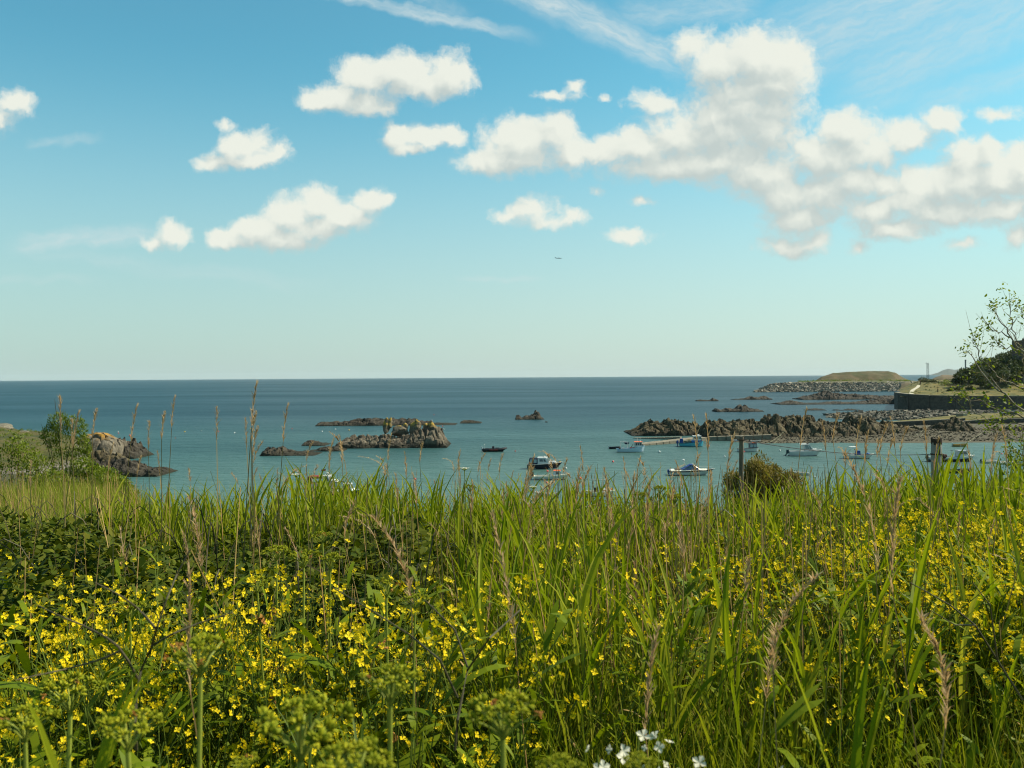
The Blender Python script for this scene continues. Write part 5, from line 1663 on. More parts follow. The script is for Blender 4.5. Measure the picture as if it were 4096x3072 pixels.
# ------------------------------------------------------------------ vector plant pieces
def blades(base, L, wd, az, tilt, bend, S, prof, rnd, twist=None, fold=0.0):
    """n curved strips. returns V (n*(S+1)*2, 3), F, rnd per vertex."""
    n = len(L)
    t = np.linspace(0, 1, S + 1)
    th = tilt[:, None] + bend[:, None] * t[None, :] ** 1.3
    d = np.stack([np.sin(th) * np.cos(az)[:, None], np.sin(th) * np.sin(az)[:, None], np.cos(th)], 2)
    step = (L / S)[:, None, None]
    pos = np.concatenate([np.zeros((n, 1, 3)), np.cumsum((d[:, :-1] + d[:, 1:]) * 0.5 * step, 1)], 1) + base[:, None, :]
    sa = az + math.pi / 2 + (0 if twist is None else twist)
    side = np.stack([np.cos(sa), np.sin(sa), np.zeros(n)], 1)[:, None, :]
    hw = (wd[:, None] * prof[None, :] * 0.5)[:, :, None]
    if fold:
        nr = np.cross(d, np.broadcast_to(side, d.shape))
        V = np.stack([pos - side * hw, pos - nr * hw * fold, pos + side * hw], 2).reshape(-1, 3)
        k = (S + 1) * 3
        q = np.array([(3 * i + c, 3 * i + c + 1, 3 * i + c + 4, 3 * i + c + 3) for i in range(S) for c in (0, 1)])
        F = (q[None] + k * np.arange(n)[:, None, None]).reshape(-1, 4)
        return V, F, np.repeat(rnd, k)
    V = np.stack([pos - side * hw, pos + side * hw], 2).reshape(-1, 3)
    k = (S + 1) * 2
    q = np.array([(2 * i, 2 * i + 1, 2 * i + 3, 2 * i + 2) for i in range(S)])
    F = (q[None] + k * np.arange(n)[:, None, None]).reshape(-1, 4)
    return V, F, np.repeat(rnd, k)


def tubes_np(paths, rad, sides, rnd):
    """n tubes along paths (n, K, 3)."""
    n, K, _ = paths.shape
    d = np.gradient(paths, axis=1)
    d /= np.maximum(np.linalg.norm(d, axis=2, keepdims=True), 1e-9)
    ref = np.where(np.abs(d[..., 2:3]) > 0.9, np.array([1.0, 0, 0]), np.array([0, 0, 1.0]))
    a = np.cross(d, ref); a /= np.maximum(np.linalg.norm(a, axis=2, keepdims=True), 1e-9)
    b = np.cross(d, a)
    an = 2 * np.pi * np.arange(sides) / sides
    V = paths[:, :, None, :] + rad[:, :, None, None] * (np.cos(an)[None, None, :, None] * a[:, :, None, :] + np.sin(an)[None, None, :, None] * b[:, :, None, :])
    q = []
    for i in range(K - 1):
        for j in range(sides):
            j2 = (j + 1) % sides
            q.append((i * sides + j, i * sides + j2, (i + 1) * sides + j2, (i + 1) * sides + j))
    F = (np.array(q)[None] + K * sides * np.arange(n)[:, None, None]).reshape(-1, 4)
    return V.reshape(-1, 3), F, np.repeat(rnd, K * sides)


def flowers_np(pos, nrm, size, rnd, petals=4, cup=0.35):
    """n four-petalled flowers; each petal a kite of one quad."""
    n = len(pos)
    nrm = nrm / np.linalg.norm(nrm, axis=1, keepdims=True)
    ref = np.where(np.abs(nrm[:, 2:3]) > 0.9, np.array([[1.0, 0, 0]]), np.array([[0, 0, 1.0]]))
    a = np.cross(nrm, ref); a /= np.linalg.norm(a, axis=1, keepdims=True)
    b = np.cross(nrm, a)
    out = []
    for k in range(petals):
        an = 2 * np.pi * k / petals + rnd * 6.28
        e = np.cos(an)[:, None] * a + np.sin(an)[:, None] * b
        f = -np.sin(an)[:, None] * a + np.cos(an)[:, None] * b
        s = size[:, None]
        p0 = pos
        p1 = pos + (e * .62 + f * .40) * s + nrm * s * cup
        p2 = pos + e * s * 1.0 + nrm * s * cup * .8
        p3 = pos + (e * .62 - f * .40) * s + nrm * s * cup
        out.append(np.stack([p0, p3, p2, p1], 1))
    V = np.concatenate(out, 1).reshape(-1, 3)
    F = np.arange(n * petals * 4).reshape(-1, 4)
    return V, F, np.repeat(rnd, petals * 4)


class Acc:
    def __init__(s):
        s.V = []; s.F = []; s.M = []; s.N = []; s.c = 0

    def add(s, vfr, mi=0):
        V, F, r_ = vfr
        s.V.append(V); s.F.append(F + s.c); s.M.append(np.full(len(F), mi)); s.N.append(r_)
        s.c += len(V)
        return s

    def arrays(s):
        return np.concatenate(s.V), np.concatenate(s.F), np.concatenate(s.M), np.concatenate(s.N)

    def mesh(s, name, mats):
        V, F, M_, N_ = s.arrays()
        return np_mesh(name, V, F, mats, M_, N_)


# ------------------------------------------------------------------ plant materials
REEDLEAF = leafmat('reed_leaf', [(0.0593, 0.1009, 0.0031), (0.1385, 0.1816, 0.0063), (0.2126, 0.234, 0.011), (0.2967, 0.2774, 0.0475)], trans=0.4, rough=0.55, spec=0.07)
REEDSTEM = leafmat('reed_stem', [(0.0765, 0.0978, 0.0153), (0.119, 0.1275, 0.034)], trans=0.0, rough=0.6, spec=0.15)
DRYSTEM = leafmat('dry_stem', [(0.19, 0.11, 0.038), (0.29, 0.185, 0.068), (0.37, 0.265, 0.11)], trans=0.0, rough=0.7, spec=0.08)
PLUME = leafmat('reed_plume', [(0.30, 0.19, 0.09), (0.42, 0.29, 0.155), (0.52, 0.40, 0.24)], trans=0.35, rough=0.9, tint=(1.1, 1.0, .8), spec=0.1)
GRASSM = leafmat('grass_blade', [(0.0658, 0.1036, 0.0031), (0.1403, 0.1757, 0.0062), (0.2129, 0.2251, 0.0109), (0.3193, 0.2615, 0.0464)], trans=0.32, rough=0.6, spec=0.07)
MEADOW = leafmat('meadow_blade', [(0.0581, 0.0987, 0.0062), (0.1452, 0.1827, 0.0139), (0.2178, 0.232, 0.0271), (0.3872, 0.3258, 0.0929)], trans=0.36, rough=0.6, spec=0.07)
FOREB = leafmat('wild_radish_leaf', [(0.049, 0.0847, 0.003), (0.1037, 0.1443, 0.0052), (0.165, 0.1876, 0.0106)], trans=0.3, spec=0.07)
RADSTEM = leafmat('wild_radish_stem', [(0.055, 0.085, 0.012), (0.1, 0.13, 0.022)], trans=0.0, spec=0.07)
PETAL = leafmat('yellow_petal', [(0.40, 0.36, 0.010), (0.62, 0.46, 0.008), (0.76, 0.56, 0.010), (0.80, 0.63, 0.03)], trans=0.3, rough=0.7, tint=(1, 1, .6), spec=0.1)
WPETAL = leafmat('white_petal', [(0.60, 0.57, 0.44), (0.70, 0.67, 0.54)], trans=0.35, rough=0.7, tint=(1, 1, 1), spec=0.1)
BRAMBLE = leafmat('bramble_leaf', [(0.0198, 0.0381, 0.0026), (0.0506, 0.0696, 0.0044), (0.1012, 0.1066, 0.0088), (0.1375, 0.0842, 0.0158)], trans=0.25, rough=0.6, spec=0.07)
UMBEL = leafmat('umbel_seed', [(0.135, 0.171, 0.0072), (0.252, 0.27, 0.0108), (0.414, 0.378, 0.018)], trans=0.25, rough=0.7, spec=0.15)
UMBSTEM = leafmat('umbel_stem', [(0.17, 0.21, 0.02), (0.28, 0.30, 0.05)], trans=0.1, rough=0.55, spec=0.2)
WITHER = leafmat('withered_leaf', [(0.16, 0.060, 0.014), (0.30, 0.125, 0.03), (0.44, 0.25, 0.05)], trans=0.3, rough=0.7, tint=(1.2, .9, .5), spec=0.15)
DARKSTEM = leafmat('dark_stem', [(0.045, 0.042, 0.020), (0.080, 0.062, 0.034)], trans=0.0, spec=0.15)
TREELEAF = leafmat('tree_leaf', [(0.085, 0.1232, 0.0085), (0.153, 0.1913, 0.0127), (0.2295, 0.2465, 0.0255)], trans=0.42, spec=0.15)
BARK = mat('tree_bark', (0.26, 0.225, 0.16), (0.16, 0.135, 0.095), scale=8, rough=0.9, bump=0.4)
SHRUBLEAF = leafmat('shrub_leaf', [(0.0638, 0.0978, 0.0051), (0.1232, 0.1615, 0.0085), (0.187, 0.2125, 0.0187)], trans=0.34, spec=0.15)
OLIVESPRIG = leafmat('tamarisk_sprig', [(0.085, 0.0723, 0.0153), (0.1615, 0.1275, 0.0298), (0.255, 0.1997, 0.051)], trans=0.3, spec=0.1)
DARKCROWN = leafmat('evergreen_leaf', [(0.0255, 0.0391, 0.0085), (0.0493, 0.0646, 0.0127), (0.085, 0.0918, 0.0221)], trans=0.2, spec=0.15)

LAN = np.array([0.35, 0.85, 1.0, 0.85, 0.55, 0.06])          # lance leaf
LAN4 = np.array([0.35, 0.95, 0.92, 0.6, 0.05])
TAP = np.array([1.0, 0.85, 0.55, 0.06])                      # grass blade
r4 = np.random.default_rng(44)
U = r4.uniform


class Plant:
    """A plant kind: named pieces in plant space, spawned as separate objects or joined as ground cover."""
    def __init__(s):
        s.parts = []          # (name, arrays, material, parent index or None)

    def part(s, name, vfr, m, parent=None):
        s.parts.append([name, vfr, m, parent, None])
        return len(s.parts) - 1

    def spawn(s, name, label, cat, loc, rz, tilt=(0, 0), sc_=1.0, group=None):
        root = thing(name, label, cat, loc, rz, group)
        root.rotation_euler = (tilt[0], tilt[1], rz)
        root.scale = (sc_, sc_, sc_)
        objs = []
        for p in s.parts:
            if p[4] is None:
                p[4] = np_mesh(p[0], p[1][0], p[1][1], p[2], None, p[1][2])
            o = bpy.data.objects.new(p[0], p[4])
            COL.objects.link(o)
            o.parent = root if p[3] is None else objs[p[3]]
            objs.append(o)
        return root

    def joined(s, acc, locs, rz, tx, ty, scl, slots):
        n = len(locs)
        if n == 0:
            return
        cz, sz, cx, sx, cy_, sy_ = np.cos(rz), np.sin(rz), np.cos(tx), np.sin(tx), np.cos(ty), np.sin(ty)
        Z = np.zeros(n); O = np.ones(n)
        Rx = np.array([[O, Z, Z], [Z, cx, -sx], [Z, sx, cx]]).transpose(2, 0, 1)
        Ry = np.array([[cy_, Z, sy_], [Z, O, Z], [-sy_, Z, cy_]]).transpose(2, 0, 1)
        Rz = np.array([[cz, -sz, Z], [sz, cz, Z], [Z, Z, O]]).transpose(2, 0, 1)
        M_ = Rz @ Ry @ Rx * scl[:, None, None]
        for p in s.parts:
            V, F, r_ = p[1]
            VV = np.einsum('nij,vj->nvi', M_, V) + locs[:, None, :]
            FF = F[None] + len(V) * np.arange(n)[:, None, None]
            rr = np.clip(np.repeat(r_[None], n, 0) * 0.7 + U(0, 0.3, (n, 1)), 0, 1)
            acc.add((VV.reshape(-1, 3), FF.reshape(-1, 4), rr.ravel()), slots[p[2].name])


# --- kinds
def make_reed(seed):
    q = np.random.default_rng(seed)
    p = Plant()
    H = 1.0
    K = 6
    t = np.linspace(0, 1, K)
    bx, by = q.uniform(-.05, .05, 2)
    path = np.stack([bx * t ** 2, by * t ** 2, t * H * .86], 1)
    p.part('stem', tubes_np(path[None], (.0042 - .0026 * t)[None], 3, np.array([q.uniform()])), REEDSTEM)
    nl = q.integers(7, 10)
    a0 = q.uniform(0, 6.28)
    for i in range(nl):
        f = .16 + .82 * i / (nl - 1)
        b = np.array([[np.interp(f, t, path[:, 0]), np.interp(f, t, path[:, 1]), f * H * .86]])
        L = np.array([q.uniform(.30, .46) * (1.0 - .35 * abs(f - .62))])
        az = np.array([a0 + math.pi * i + q.uniform(-.5, .5)])
        old = f < .35
        v = blades(b, L, np.array([q.uniform(.011, .021)]), az, np.array([q.uniform(.14, .42) * (1.5 if old else 1) * (1.1 - .7 * f)]), np.array([q.uniform(.10, 1.0) * (1.7 if q.uniform() < .22 else 1)]), 4, LAN4, np.array([q.uniform(.1, 1) if not old else q.uniform(.5, 1)]), twist=q.uniform(-.9, .9, 1), fold=q.uniform(.25, .7))
        p.part('leaf', v, REEDLEAF)
    return p


def make_dry_reed(seed, plume=True, droop=0.0, big=1.0):
    q = np.random.default_rng(seed)
    p = Plant()
    K = 7
    t = np.linspace(0, 1, K)
    bx, by = q.uniform(-.07, .07, 2)
    top = .88 if plume else 1.0
    path = np.stack([bx * t ** 2, by * t ** 2, t * top], 1)
    p.part('stem', tubes_np(path[None], (.0030 - .0017 * t)[None], 3, np.array([q.uniform(.2, 1)])), DRYSTEM)
    if plume:
        n = int(58 * big)
        L0 = q.uniform(.11, .17) * big
        az0 = q.uniform(0, 6.28)
        f = q.uniform(0, 1, n) ** .8
        dd = droop + .12
        zz = f * L0
        base = np.stack([path[-1, 0] + dd * zz * f * math.cos(az0), path[-1, 1] + dd * zz * f * math.sin(az0), top - .01 + zz * (1 - .35 * dd * f)], 1)
        az = az0 + q.normal(0, 1.5, n)
        v = blades(base, q.uniform(.018, .040, n) * (1.1 - .5 * f), q.uniform(.0016, .0034, n), az, q.uniform(.05, .45, n) + droop * f, q.uniform(.0, .6, n) + droop, 2, np.array([.8, 1, .3]), q.uniform(0, 1, n), twist=q.uniform(-1, 1, n))
        p.part('plume', v, PLUME)
    else:
        L = np.array([q.uniform(.1, .22)])
        p.part('dry_leaf', blades(np.array([path[3]]), L, np.array([.008]), q.uniform(0, 6.28, 1), np.array([.5]), np.array([1.4]), 5, LAN, q.uniform(.4, 1, 1)), DRYSTEM)
    return p


def make_radish(seed, petal=None, nb_=None, lush=1.0, hmin=.62):
    """Wild radish: branching wiry stems, ragged leaves, loose heads of four-petalled flowers."""
    q = np.random.default_rng(seed)
    p = Plant()
    petal = petal or PETAL
    nbr = nb_ or q.integers(4, 7)
    tips = []; paths = []; rads = []
    K = 6
    t = np.linspace(0, 1, K)
    for i in range(nbr):
        h = q.uniform(hmin, 1.0)
        az = q.uniform(0, 6.28); sp = q.uniform(.06, .34) * (1.0 if hmin < .8 else .3)
        s0 = q.uniform(0, .35) if i else 0
        pa_ = np.stack([sp * np.cos(az) * t ** 1.4 + q.uniform(-.01, .01, K), sp * np.sin(az) * t ** 1.4 + q.uniform(-.01, .01, K), s0 * .5 * (1 - t) + h * t], 1)
        paths.append(pa_); rads.append(.0034 - .0022 * t)
        tips.append(pa_[-1])
        # a side shoot
        k = q.integers(2, 5)
        az2 = az + q.uniform(-1.5, 1.5)
        ln = q.uniform(.12, .28)
        pb_ = pa_[k] + np.stack([np.cos(az2) * ln * .6 * t, np.sin(az2) * ln * .6 * t, ln * t], 1)
        paths.append(pb_); rads.append(.002 - .0012 * t)
        tips.append(pb_[-1])
    p.part('stem', tubes_np(np.array(paths), np.array(rads), 3, q.uniform(0, 1, len(paths))), RADSTEM)
    # leaves low, narrow bracts high
    n = int(26 * lush)
    idx = q.integers(0, len(paths), n); k = q.integers(0, K - 1, n)
    base = np.array([paths[i][j] for i, j in zip(idx, k)])
    lowf = 1 - k / K
    v = blades(base, q.uniform(.05, .16, n) * (.4 + lowf), q.uniform(.012, .035, n) * (.3 + lowf), q.uniform(0, 6.28, n), q.uniform(.4, 1.1, n), q.uniform(.2, 1.2, n), 5, np.array([.3, .7, 1, .8, .9, .1]), q.uniform(0, 1, n), twist=q.uniform(-.6, .6, n))
    p.part('leaves', v, FOREB)
    for tp in tips:
        m_ = q.integers(3, 7)
        pos = tp + np.stack([q.normal(0, .017, m_), q.normal(0, .017, m_), q.uniform(-.03, .012, m_)], 1)
        nr = np.stack([q.normal(0, .7, m_), q.normal(-.25, .7, m_), q.uniform(.2, 1, m_)], 1)
        p.part('flower_head', flowers_np(pos, nr, q.uniform(.0055, .0118, m_), q.uniform(0, 1, m_)), petal)
    return p


REEDS = [make_reed(300 + i) for i in range(12)]
DRY = [make_dry_reed(400 + i, True, [0, 0, .1, .5, 0, .9, 0, .2][i]) for i in range(8)]
BIGP = [make_dry_reed(470 + i, True, [0, .1, .3][i], 2.0) for i in range(3)]
BARE = [make_dry_reed(440 + i, False) for i in range(4)]
RADISH = [make_radish(500 + i) for i in range(9)]

# ------------------------------------------------------------------ sowing
def sow(n, u0, u1, y0, y1, p=1.0):
    """n points in the wedge x = u*y; nearer ground sown more thickly as p grows."""
    y = (y0 ** (2 - p) + U(0, 1, n) * (y1 ** (2 - p) - y0 ** (2 - p))) ** (1 / (2 - p))
    u = U(u0, u1, n)
    return u * y, y


def patchy(x, y, sc_, seed, lo, hi):
    return U(0, 1, len(x)) < sstep(lo, hi, fbm(x * sc_, y * sc_, oct=3, seed=seed))


def spawn_or_join(kinds, name, label, cat, group, x, y, hgt, limit, rest_name, rest_mats, lean=0.06, zoff=0.0, near_key=None, lean_bias=(0, 0)):
    n = len(x)
    z = zg(x, y) + zoff
    rz = U(0, 6.28, n); tx = r4.normal(0, lean, n) + lean_bias[0]; ty = r4.normal(0, lean, n) + lean_bias[1]
    which = r4.integers(0, len(kinds), n)
    uu_ = np.abs(x / np.maximum(y, .1))
    rank = np.argsort(np.where(uu_ < .61, y / hgt, 99 + y))
    ind = rank[:limit]; rest = rank[limit:]
    for i in ind:
        kinds[which[i]].spawn(name, label, cat, (x[i], y[i], z[i]), rz[i], (tx[i], ty[i]), hgt[i], group)
    if len(rest):
        acc = Acc(); slots = {}
        for k in kinds:
            for p in k.parts:
                slots.setdefault(p[2].name, len(slots))
        for w_ in range(len(kinds)):
            s_ = rest[which[rest] == w_]
            kinds[w_].joined(acc, np.stack([x[s_], y[s_], z[s_]], 1), rz[s_], tx[s_], ty[s_], hgt[s_], slots)
        o = link_mesh(rest_name, acc.mesh(rest_name, [MATS[k] for k in slots]))
        tag(o, rest_mats[0], rest_mats[1], kind='stuff')


# --- green reeds
x1, y1 = sow(1900, -.06, .70, 2.6, 7.0, .6)
k1 = patchy(x1, y1, .9, 31, .30, .52)
u1 = x1 / y1
k1 &= (U(0, 1, len(x1)) < np.where(y1 < 4.2, np.where(u1 < .02, .25, np.where(u1 > .36, .35, .9)), 1.0))
x2, y2 = sow(2500, -.24, .72, 6.2, 11.5, .2)
u2 = x2 / y2
k2 = U(0, 1, len(x2)) < np.interp(u2, [-.24, -.15, 0, .12, .25, .34, .7], [.18, .45, .6, .55, .5, .9, 1.0])
x3, y3 = sow(480, -.48, -.14, 6.6, 10.0, .3)
xr = np.concatenate([x1[k1], x2[k2], x3]); yr = np.concatenate([y1[k1], y2[k2], y3])
ur = xr / yr
# tops reach the row seen in the photograph: lower in the middle, higher to the right
row = np.interp(ur, [-.6, -.32, -.24, -.18, -.1, .05, .2, .3, .42, .6], [2010, 1985, 1945, 1945, 1980, 1990, 2010, 1985, 1930, 1910])
zt = EYE - (row - (1506 - 22 * ur)) / FPX * yr
hr = np.clip((zt - zg(xr, yr)) * U(.72, 1.03, len(xr)), .7, 1.75)
hr = np.where(yr < 5.5, np.minimum(hr, U(.85, 1.28, len(xr))), hr)
spawn_or_join(REEDS, 'green_reed', 'fresh green reed with long lance shaped leaves in the reed bed', 'reed', 'green reeds of the reed bed', xr, yr, hr, 300, 'reed_bed', ('dense green reeds filling the back of the reed bed', 'reeds'), lean=.07, lean_bias=(0, .05))

# --- dry plumes that stand out against the sea, placed one by one, then the rest at random
PL = [(275, 1590, 6.4), (243, 1668, 6.6), (370, 1630, 6.9), (310, 1680, 8.0), (472, 1646, 6.6), (652, 1642, 7.0), (612, 1690, 7.6), (660, 1610, 8.5), (674, 1806, 8.0), (884, 1634, 6.6), (968, 1562, 6.0), (1010, 1640, 6.2), (1018, 1678, 7.0), (1095, 1646, 6.5),
      (1018, 1700, 6.0), (1036, 1762, 7.0), (138, 1850, 6.5), (400, 1795, 7.4), (556, 1820, 7.8), (1436, 1722, 6.2), (1388, 1756, 7.2), (1480, 1795, 6.2), (1338, 1756, 8.4), (1258, 1764, 8.0), (1332, 1798, 7.8), (1528, 1756, 8.2), (1700, 1764, 8.0), (1590, 1820, 7.6), (1640, 1820, 7.4), (1770, 1808, 9.0), (1850, 1800, 8.6), (1940, 1810, 7.4),
      (1880, 1846, 6.2), (2064, 1846, 5.0), (2034, 1812, 8.0), (2270, 1796, 6.2), (2344, 1796, 7.4), (2180, 1780, 8.4), (2330, 1870, 4.4), (2360, 1860, 4.2), (2485, 1880, 4.4), (2516, 1846, 6.8), (2236, 1925, 4.0), (2630, 1836, 6.4), (2518, 1842, 7.4), (2870, 1664, 5.2), (2944, 1742, 5.0), (2805, 1812, 5.6), (2846, 1668, 5.6), (3164, 1660, 6.2), (3398, 1650, 7.2), (3344, 1690, 6.6), (3394, 1696, 6.0), (3324, 1758, 7.4),
      (3460, 1728, 6.0), (3510, 1756, 6.6), (3590, 1690, 6.2), (3630, 1672, 6.4), (3600, 1750, 6.6), (3658, 1700, 7.0), (3750, 1690, 6.0), (3885, 1765, 6.2), (3960, 1740, 7.0), (4072, 1710, 5.4), (3934, 1788, 6.2), (3700, 1775, 6.5)]
gl = 'dry reed stems with brown plumes'
for i, (px, py, y) in enumerate(PL):
    k = DRY[i % 3 if py < 1720 else i % 8]
    c = PY(px, py, y)
    lean_x = U(-.02, .09)
    b = np.array([c[0] - lean_x * 1.2, y])
    h = float(c[2] - zg(b[0], b[1]))
    k.spawn('dry_reed', 'tan dry reed stem topped by a brown feathery plume', 'reed', (b[0], b[1], zg(b[0], b[1])), U(0, .6), (U(-.02, .02), lean_x), h * 1.0, gl)
x, y = sow(120, -.40, .66, 3.4, 9.5, .2)
x = np.concatenate([x, U(.0, .62, 36) * 4.5]); y = np.concatenate([y, np.full(36, 4.5) + U(-1.6, 2.5, 36)])
h = np.clip(U(.95, 1.55, len(x)), 0, EYE - zg(x, y) - .085 * y)
spawn_or_join(DRY, 'dry_reed', 'tan dry reed stem topped by a brown feathery plume', 'reed', gl, x, y, h, 230, 'x', ('', ''), lean=.10, lean_bias=(0, .06))
# a few big near plumes, out of focus low in the frame
for px, py, y, h_ in [(3905, 2090, 2.5, 1.35), (3800, 2060, 3.0, 1.4), (3745, 2560, 1.75, 1.0), (3400, 2480, 1.9, 1.0), (2370, 2380, 2.4, 1.1), (1850, 2150, 2.6, 1.2), (1130, 2450, 2.0, 1.1), (1010, 2060, 3.4, 1.3), (3080, 2560, 2.2, 1.0), (2880, 2640, 2.0, .9), (150, 2830, 1.6, .9)]:
    c = PY(px, py, y)
    hh_ = float(c[2] - zg(c[0] - .12, y))
    BIGP[r4.integers(0, 3)].spawn('dry_reed', 'tan dry reed stem topped by a brown feathery plume', 'reed', (c[0] - .12, y, zg(c[0] - .12, y)), U(0, 6), (U(-.05, .05), .10), hh_, gl)
x, y = sow(3800, -.62, .66, 2.8, 10.5, .5)
u_ = x / y
kp = U(0, 1, len(x)) < np.interp(u_, [-.62, -.3, 0, .1, .66], [.16, .25, .5, .9, .8])
x, y = x[kp], y[kp]
xm, ym = sow(700, -.62, -.38, 9, 18, .6)
x, y = np.concatenate([x, xm]), np.concatenate([y, ym])
h = np.clip(U(.6, 1.5, len(x)), 0, EYE - zg(x, y) - .075 * y)
spawn_or_join(BARE, 'bare_reed_stem', 'thin bare straw coloured reed stem', 'reed', 'bare dead reed stems', x, y, h, 200, 'bare_reed_stems', ('thin straw coloured dead reed stems through the reed bed', 'reed stems'), lean=.09, lean_bias=(0, .04))

# --- wild radish in flower
xa, ya = sow(540, -.66, -.02, 1.5, 4.9, .5)
ka = U(0, 1, len(xa)) < np.interp(xa / ya, [-.66, -.3, -.12, -.02], [1, .85, .5, .25])
ka &= ~((ya > 2.9) & patchy(xa, ya, 1.0, 41, .36, .54))
xb, yb = sow(420, .36, .70, 2.9, 5.8, .3)
kb = U(0, 1, len(xb)) < np.interp(xb / yb, [.36, .44, .6], [.35, .8, 1])
xc, yc_ = sow(46, .15, .30, 5.4, 6.6, .3)
xd, yd_ = sow(34, -.1, .3, 2.4, 4.4, .5)
xe, ye = sow(80, -.62, .05, 5.5, 9.5, .5)
xx = np.concatenate([xa[ka], xb[kb], xc, xd, xe]); yy = np.concatenate([ya[ka], yb[kb], yc_, yd_, ye])
rowt = np.interp(xx / yy, [-.65, -.45, -.25, -.05, .1, .2, .4, .65], [2180, 2260, 2210, 2150, 2250, 2080, 2030, 2030])
ztop = EYE - (rowt - 1506) / FPX * yy
hx = np.clip((ztop - zg(xx, yy)) * U(.80, 1.04, len(xx)), .45, 1.25)
hx = np.where(yy > 7, U(.6, .9, len(xx)), hx)
hx = np.where(yy < 2.4, np.minimum(hx, U(.55, 1.0, len(xx))), hx)
spawn_or_join(RADISH, 'wild_radish', 'wild radish plant with loose heads of yellow four petalled flowers', 'flower', 'yellow flowering wild radish plants', xx, yy, hx, 300, 'yellow_flowers', ('yellow flowering radish plants thick among the grass', 'flowers'), lean=.10)

# white radish at the very bottom
wr = make_radish(560, WPETAL, 3, .3, .95)
for i, (px, py, y, lab) in enumerate([(2460, 2930, 1.35, 'white flowered radish half hidden beside a yellow green umbel at the bottom edge'), (2640, 3020, 1.3, 'white flowered radish just right of the umbel at the bottom edge'), (2810, 2990, 1.4, 'white flowered radish with the tallest white head low in the grass'), (3060, 2990, 1.3, 'white flowered radish at the far end of the white flowers by the thick reeds')]):
    c = PY(px, py, y)
    h = float(c[2] - zg(c[0], y))
    wr.spawn('white_radish', lab, 'flower', (c[0], y, zg(c[0], y)), U(0, 6), (0, 0), h)

# ------------------------------------------------------------------ ground cover
def grass(name, label, n, u0, u1, y0, y1, p, hlo, hhi, w_, m, mask=None, S=3, bend=(.1, 1.1), tilt=.3):
    x, y = sow(n, u0, u1, y0, y1, p)
    if mask is not None:
        k = mask(x, y); x, y = x[k], y[k]
    else:
        x = x * (y + 0.7) / y
    n = len(x)
    clump = fbm(x * 1.3, y * 1.3, oct=3, seed=77)
    hh_ = U(hlo, hhi, n) * (.6 + .8 * clump)
    v = blades(np.stack([x, y, zg(x, y) - .02], 1), hh_, U(.6, 1.4, n) * w_, U(0, 6.28, n), np.abs(r4.normal(0, tilt, n)), U(bend[0], bend[1], n), S, TAP if S == 3 else LAN, np.clip(U(0, 1, n) * .7 + (clump - .5) * .9 + .12, 0, 1), twist=U(-.8, .8, n))
    o = link_mesh(name, Acc().add(v).mesh(name, [m]))
    tag(o, label, 'grass', kind='stuff')


grass('grass', 'fine green grass under the flowers and reeds', 76000, -.70, .72, 1.15, 6.2, .9, .34, 1.0, .0068, GRASSM)
grass('grass', 'green grass blades between the reed stems further back', 40000, -.70, .74, 5.5, 12.5, .5, .40, .95, .0085, GRASSM, mask=lambda x, y: (x / y > -.15) | (y > 8.2))
grass('meadow_grass', 'pale green meadow grass on the shoulder of the bank', 52000, -.74, -.27, 8.2, 34, .9, .50, 1.25, .014, MEADOW, mask=lambda x, y: U(0, 1, len(x)) < sstep(-.28, -.40, x / y) + .14)
grass('bank_grass', 'grass falling away down the seaward bank', 16000, -.40, .76, 10, 30, 1.0, .4, .8, .02, MEADOW)


def bramble(name, label, n, u0, u1, y0, y1, top, seed, mask=None):
    x, y = sow(n, u0, u1, y0, y1, .6)
    if mask is not None:
        k = mask(x, y); x, y = x[k], y[k]
    n = len(x)
    lump = fbm(x * 1.1, y * 1.1, oct=3, seed=seed) ; fine = fbm(x * 4, y * 4, oct=2, seed=seed + 4)
    hgt = top * (.30 + .80 * lump + .38 * fine)
    dep = U(0, 1, n) ** 1.5
    z = zg(x, y) + hgt * (1 - .8 * dep)
    # leaflets: a folded pair of quads each
    L = U(.030, .068, n)
    az = U(0, 6.28, n)
    v = blades(np.stack([x, y, z], 1), L, L * U(.65, .85, n), az, U(.35, 1.9, n), U(-.3, .9, n), 2, np.array([.35, 1.0, .15]), np.clip(U(0, 1, n) * .85 + (lump - .5) * .5, 0, 1), twist=U(-.9, .9, n))
    acc = Acc().add(v)
    # arching canes
    m_ = n // 900
    cx, cyy = x[:m_], y[:m_]
    t = np.linspace(0, 1, 7)
    a = U(0, 6.28, m_); ln = U(.2, .45, m_)
    paths = np.stack([cx[:, None] + np.cos(a)[:, None] * ln[:, None] * t, cyy[:, None] + np.sin(a)[:, None] * ln[:, None] * t, (zg(cx, cyy) + top * .55)[:, None] + (top * U(.4, .75, m_))[:, None] * np.sin(np.pi * (.15 + .7 * t))[None]], 2)
    acc.add(tubes_np(paths, np.full((m_, 7), .0035), 3, U(0, 1, m_)), 1)
    tag(link_mesh(name, acc.mesh(name, [BRAMBLE, DARKSTEM])), label, 'bramble', kind='stuff')


bramble('bramble_thicket', 'dark tangled bramble thicket behind the yellow flowers', 78000, -.72, -.10, 3.6, 8.4, 1.02, 61)
bramble('bramble_thicket', 'olive bramble growing through the middle of the reed bed', 30000, -.14, .40, 5.6, 9.6, .95, 63, mask=lambda x, y: patchy(x, y, .7, 64, .35, .55))
bramble('bramble_thicket', 'bramble and ivy below the seaward reeds', 16000, .28, .74, 8.0, 12.0, .8, 66)
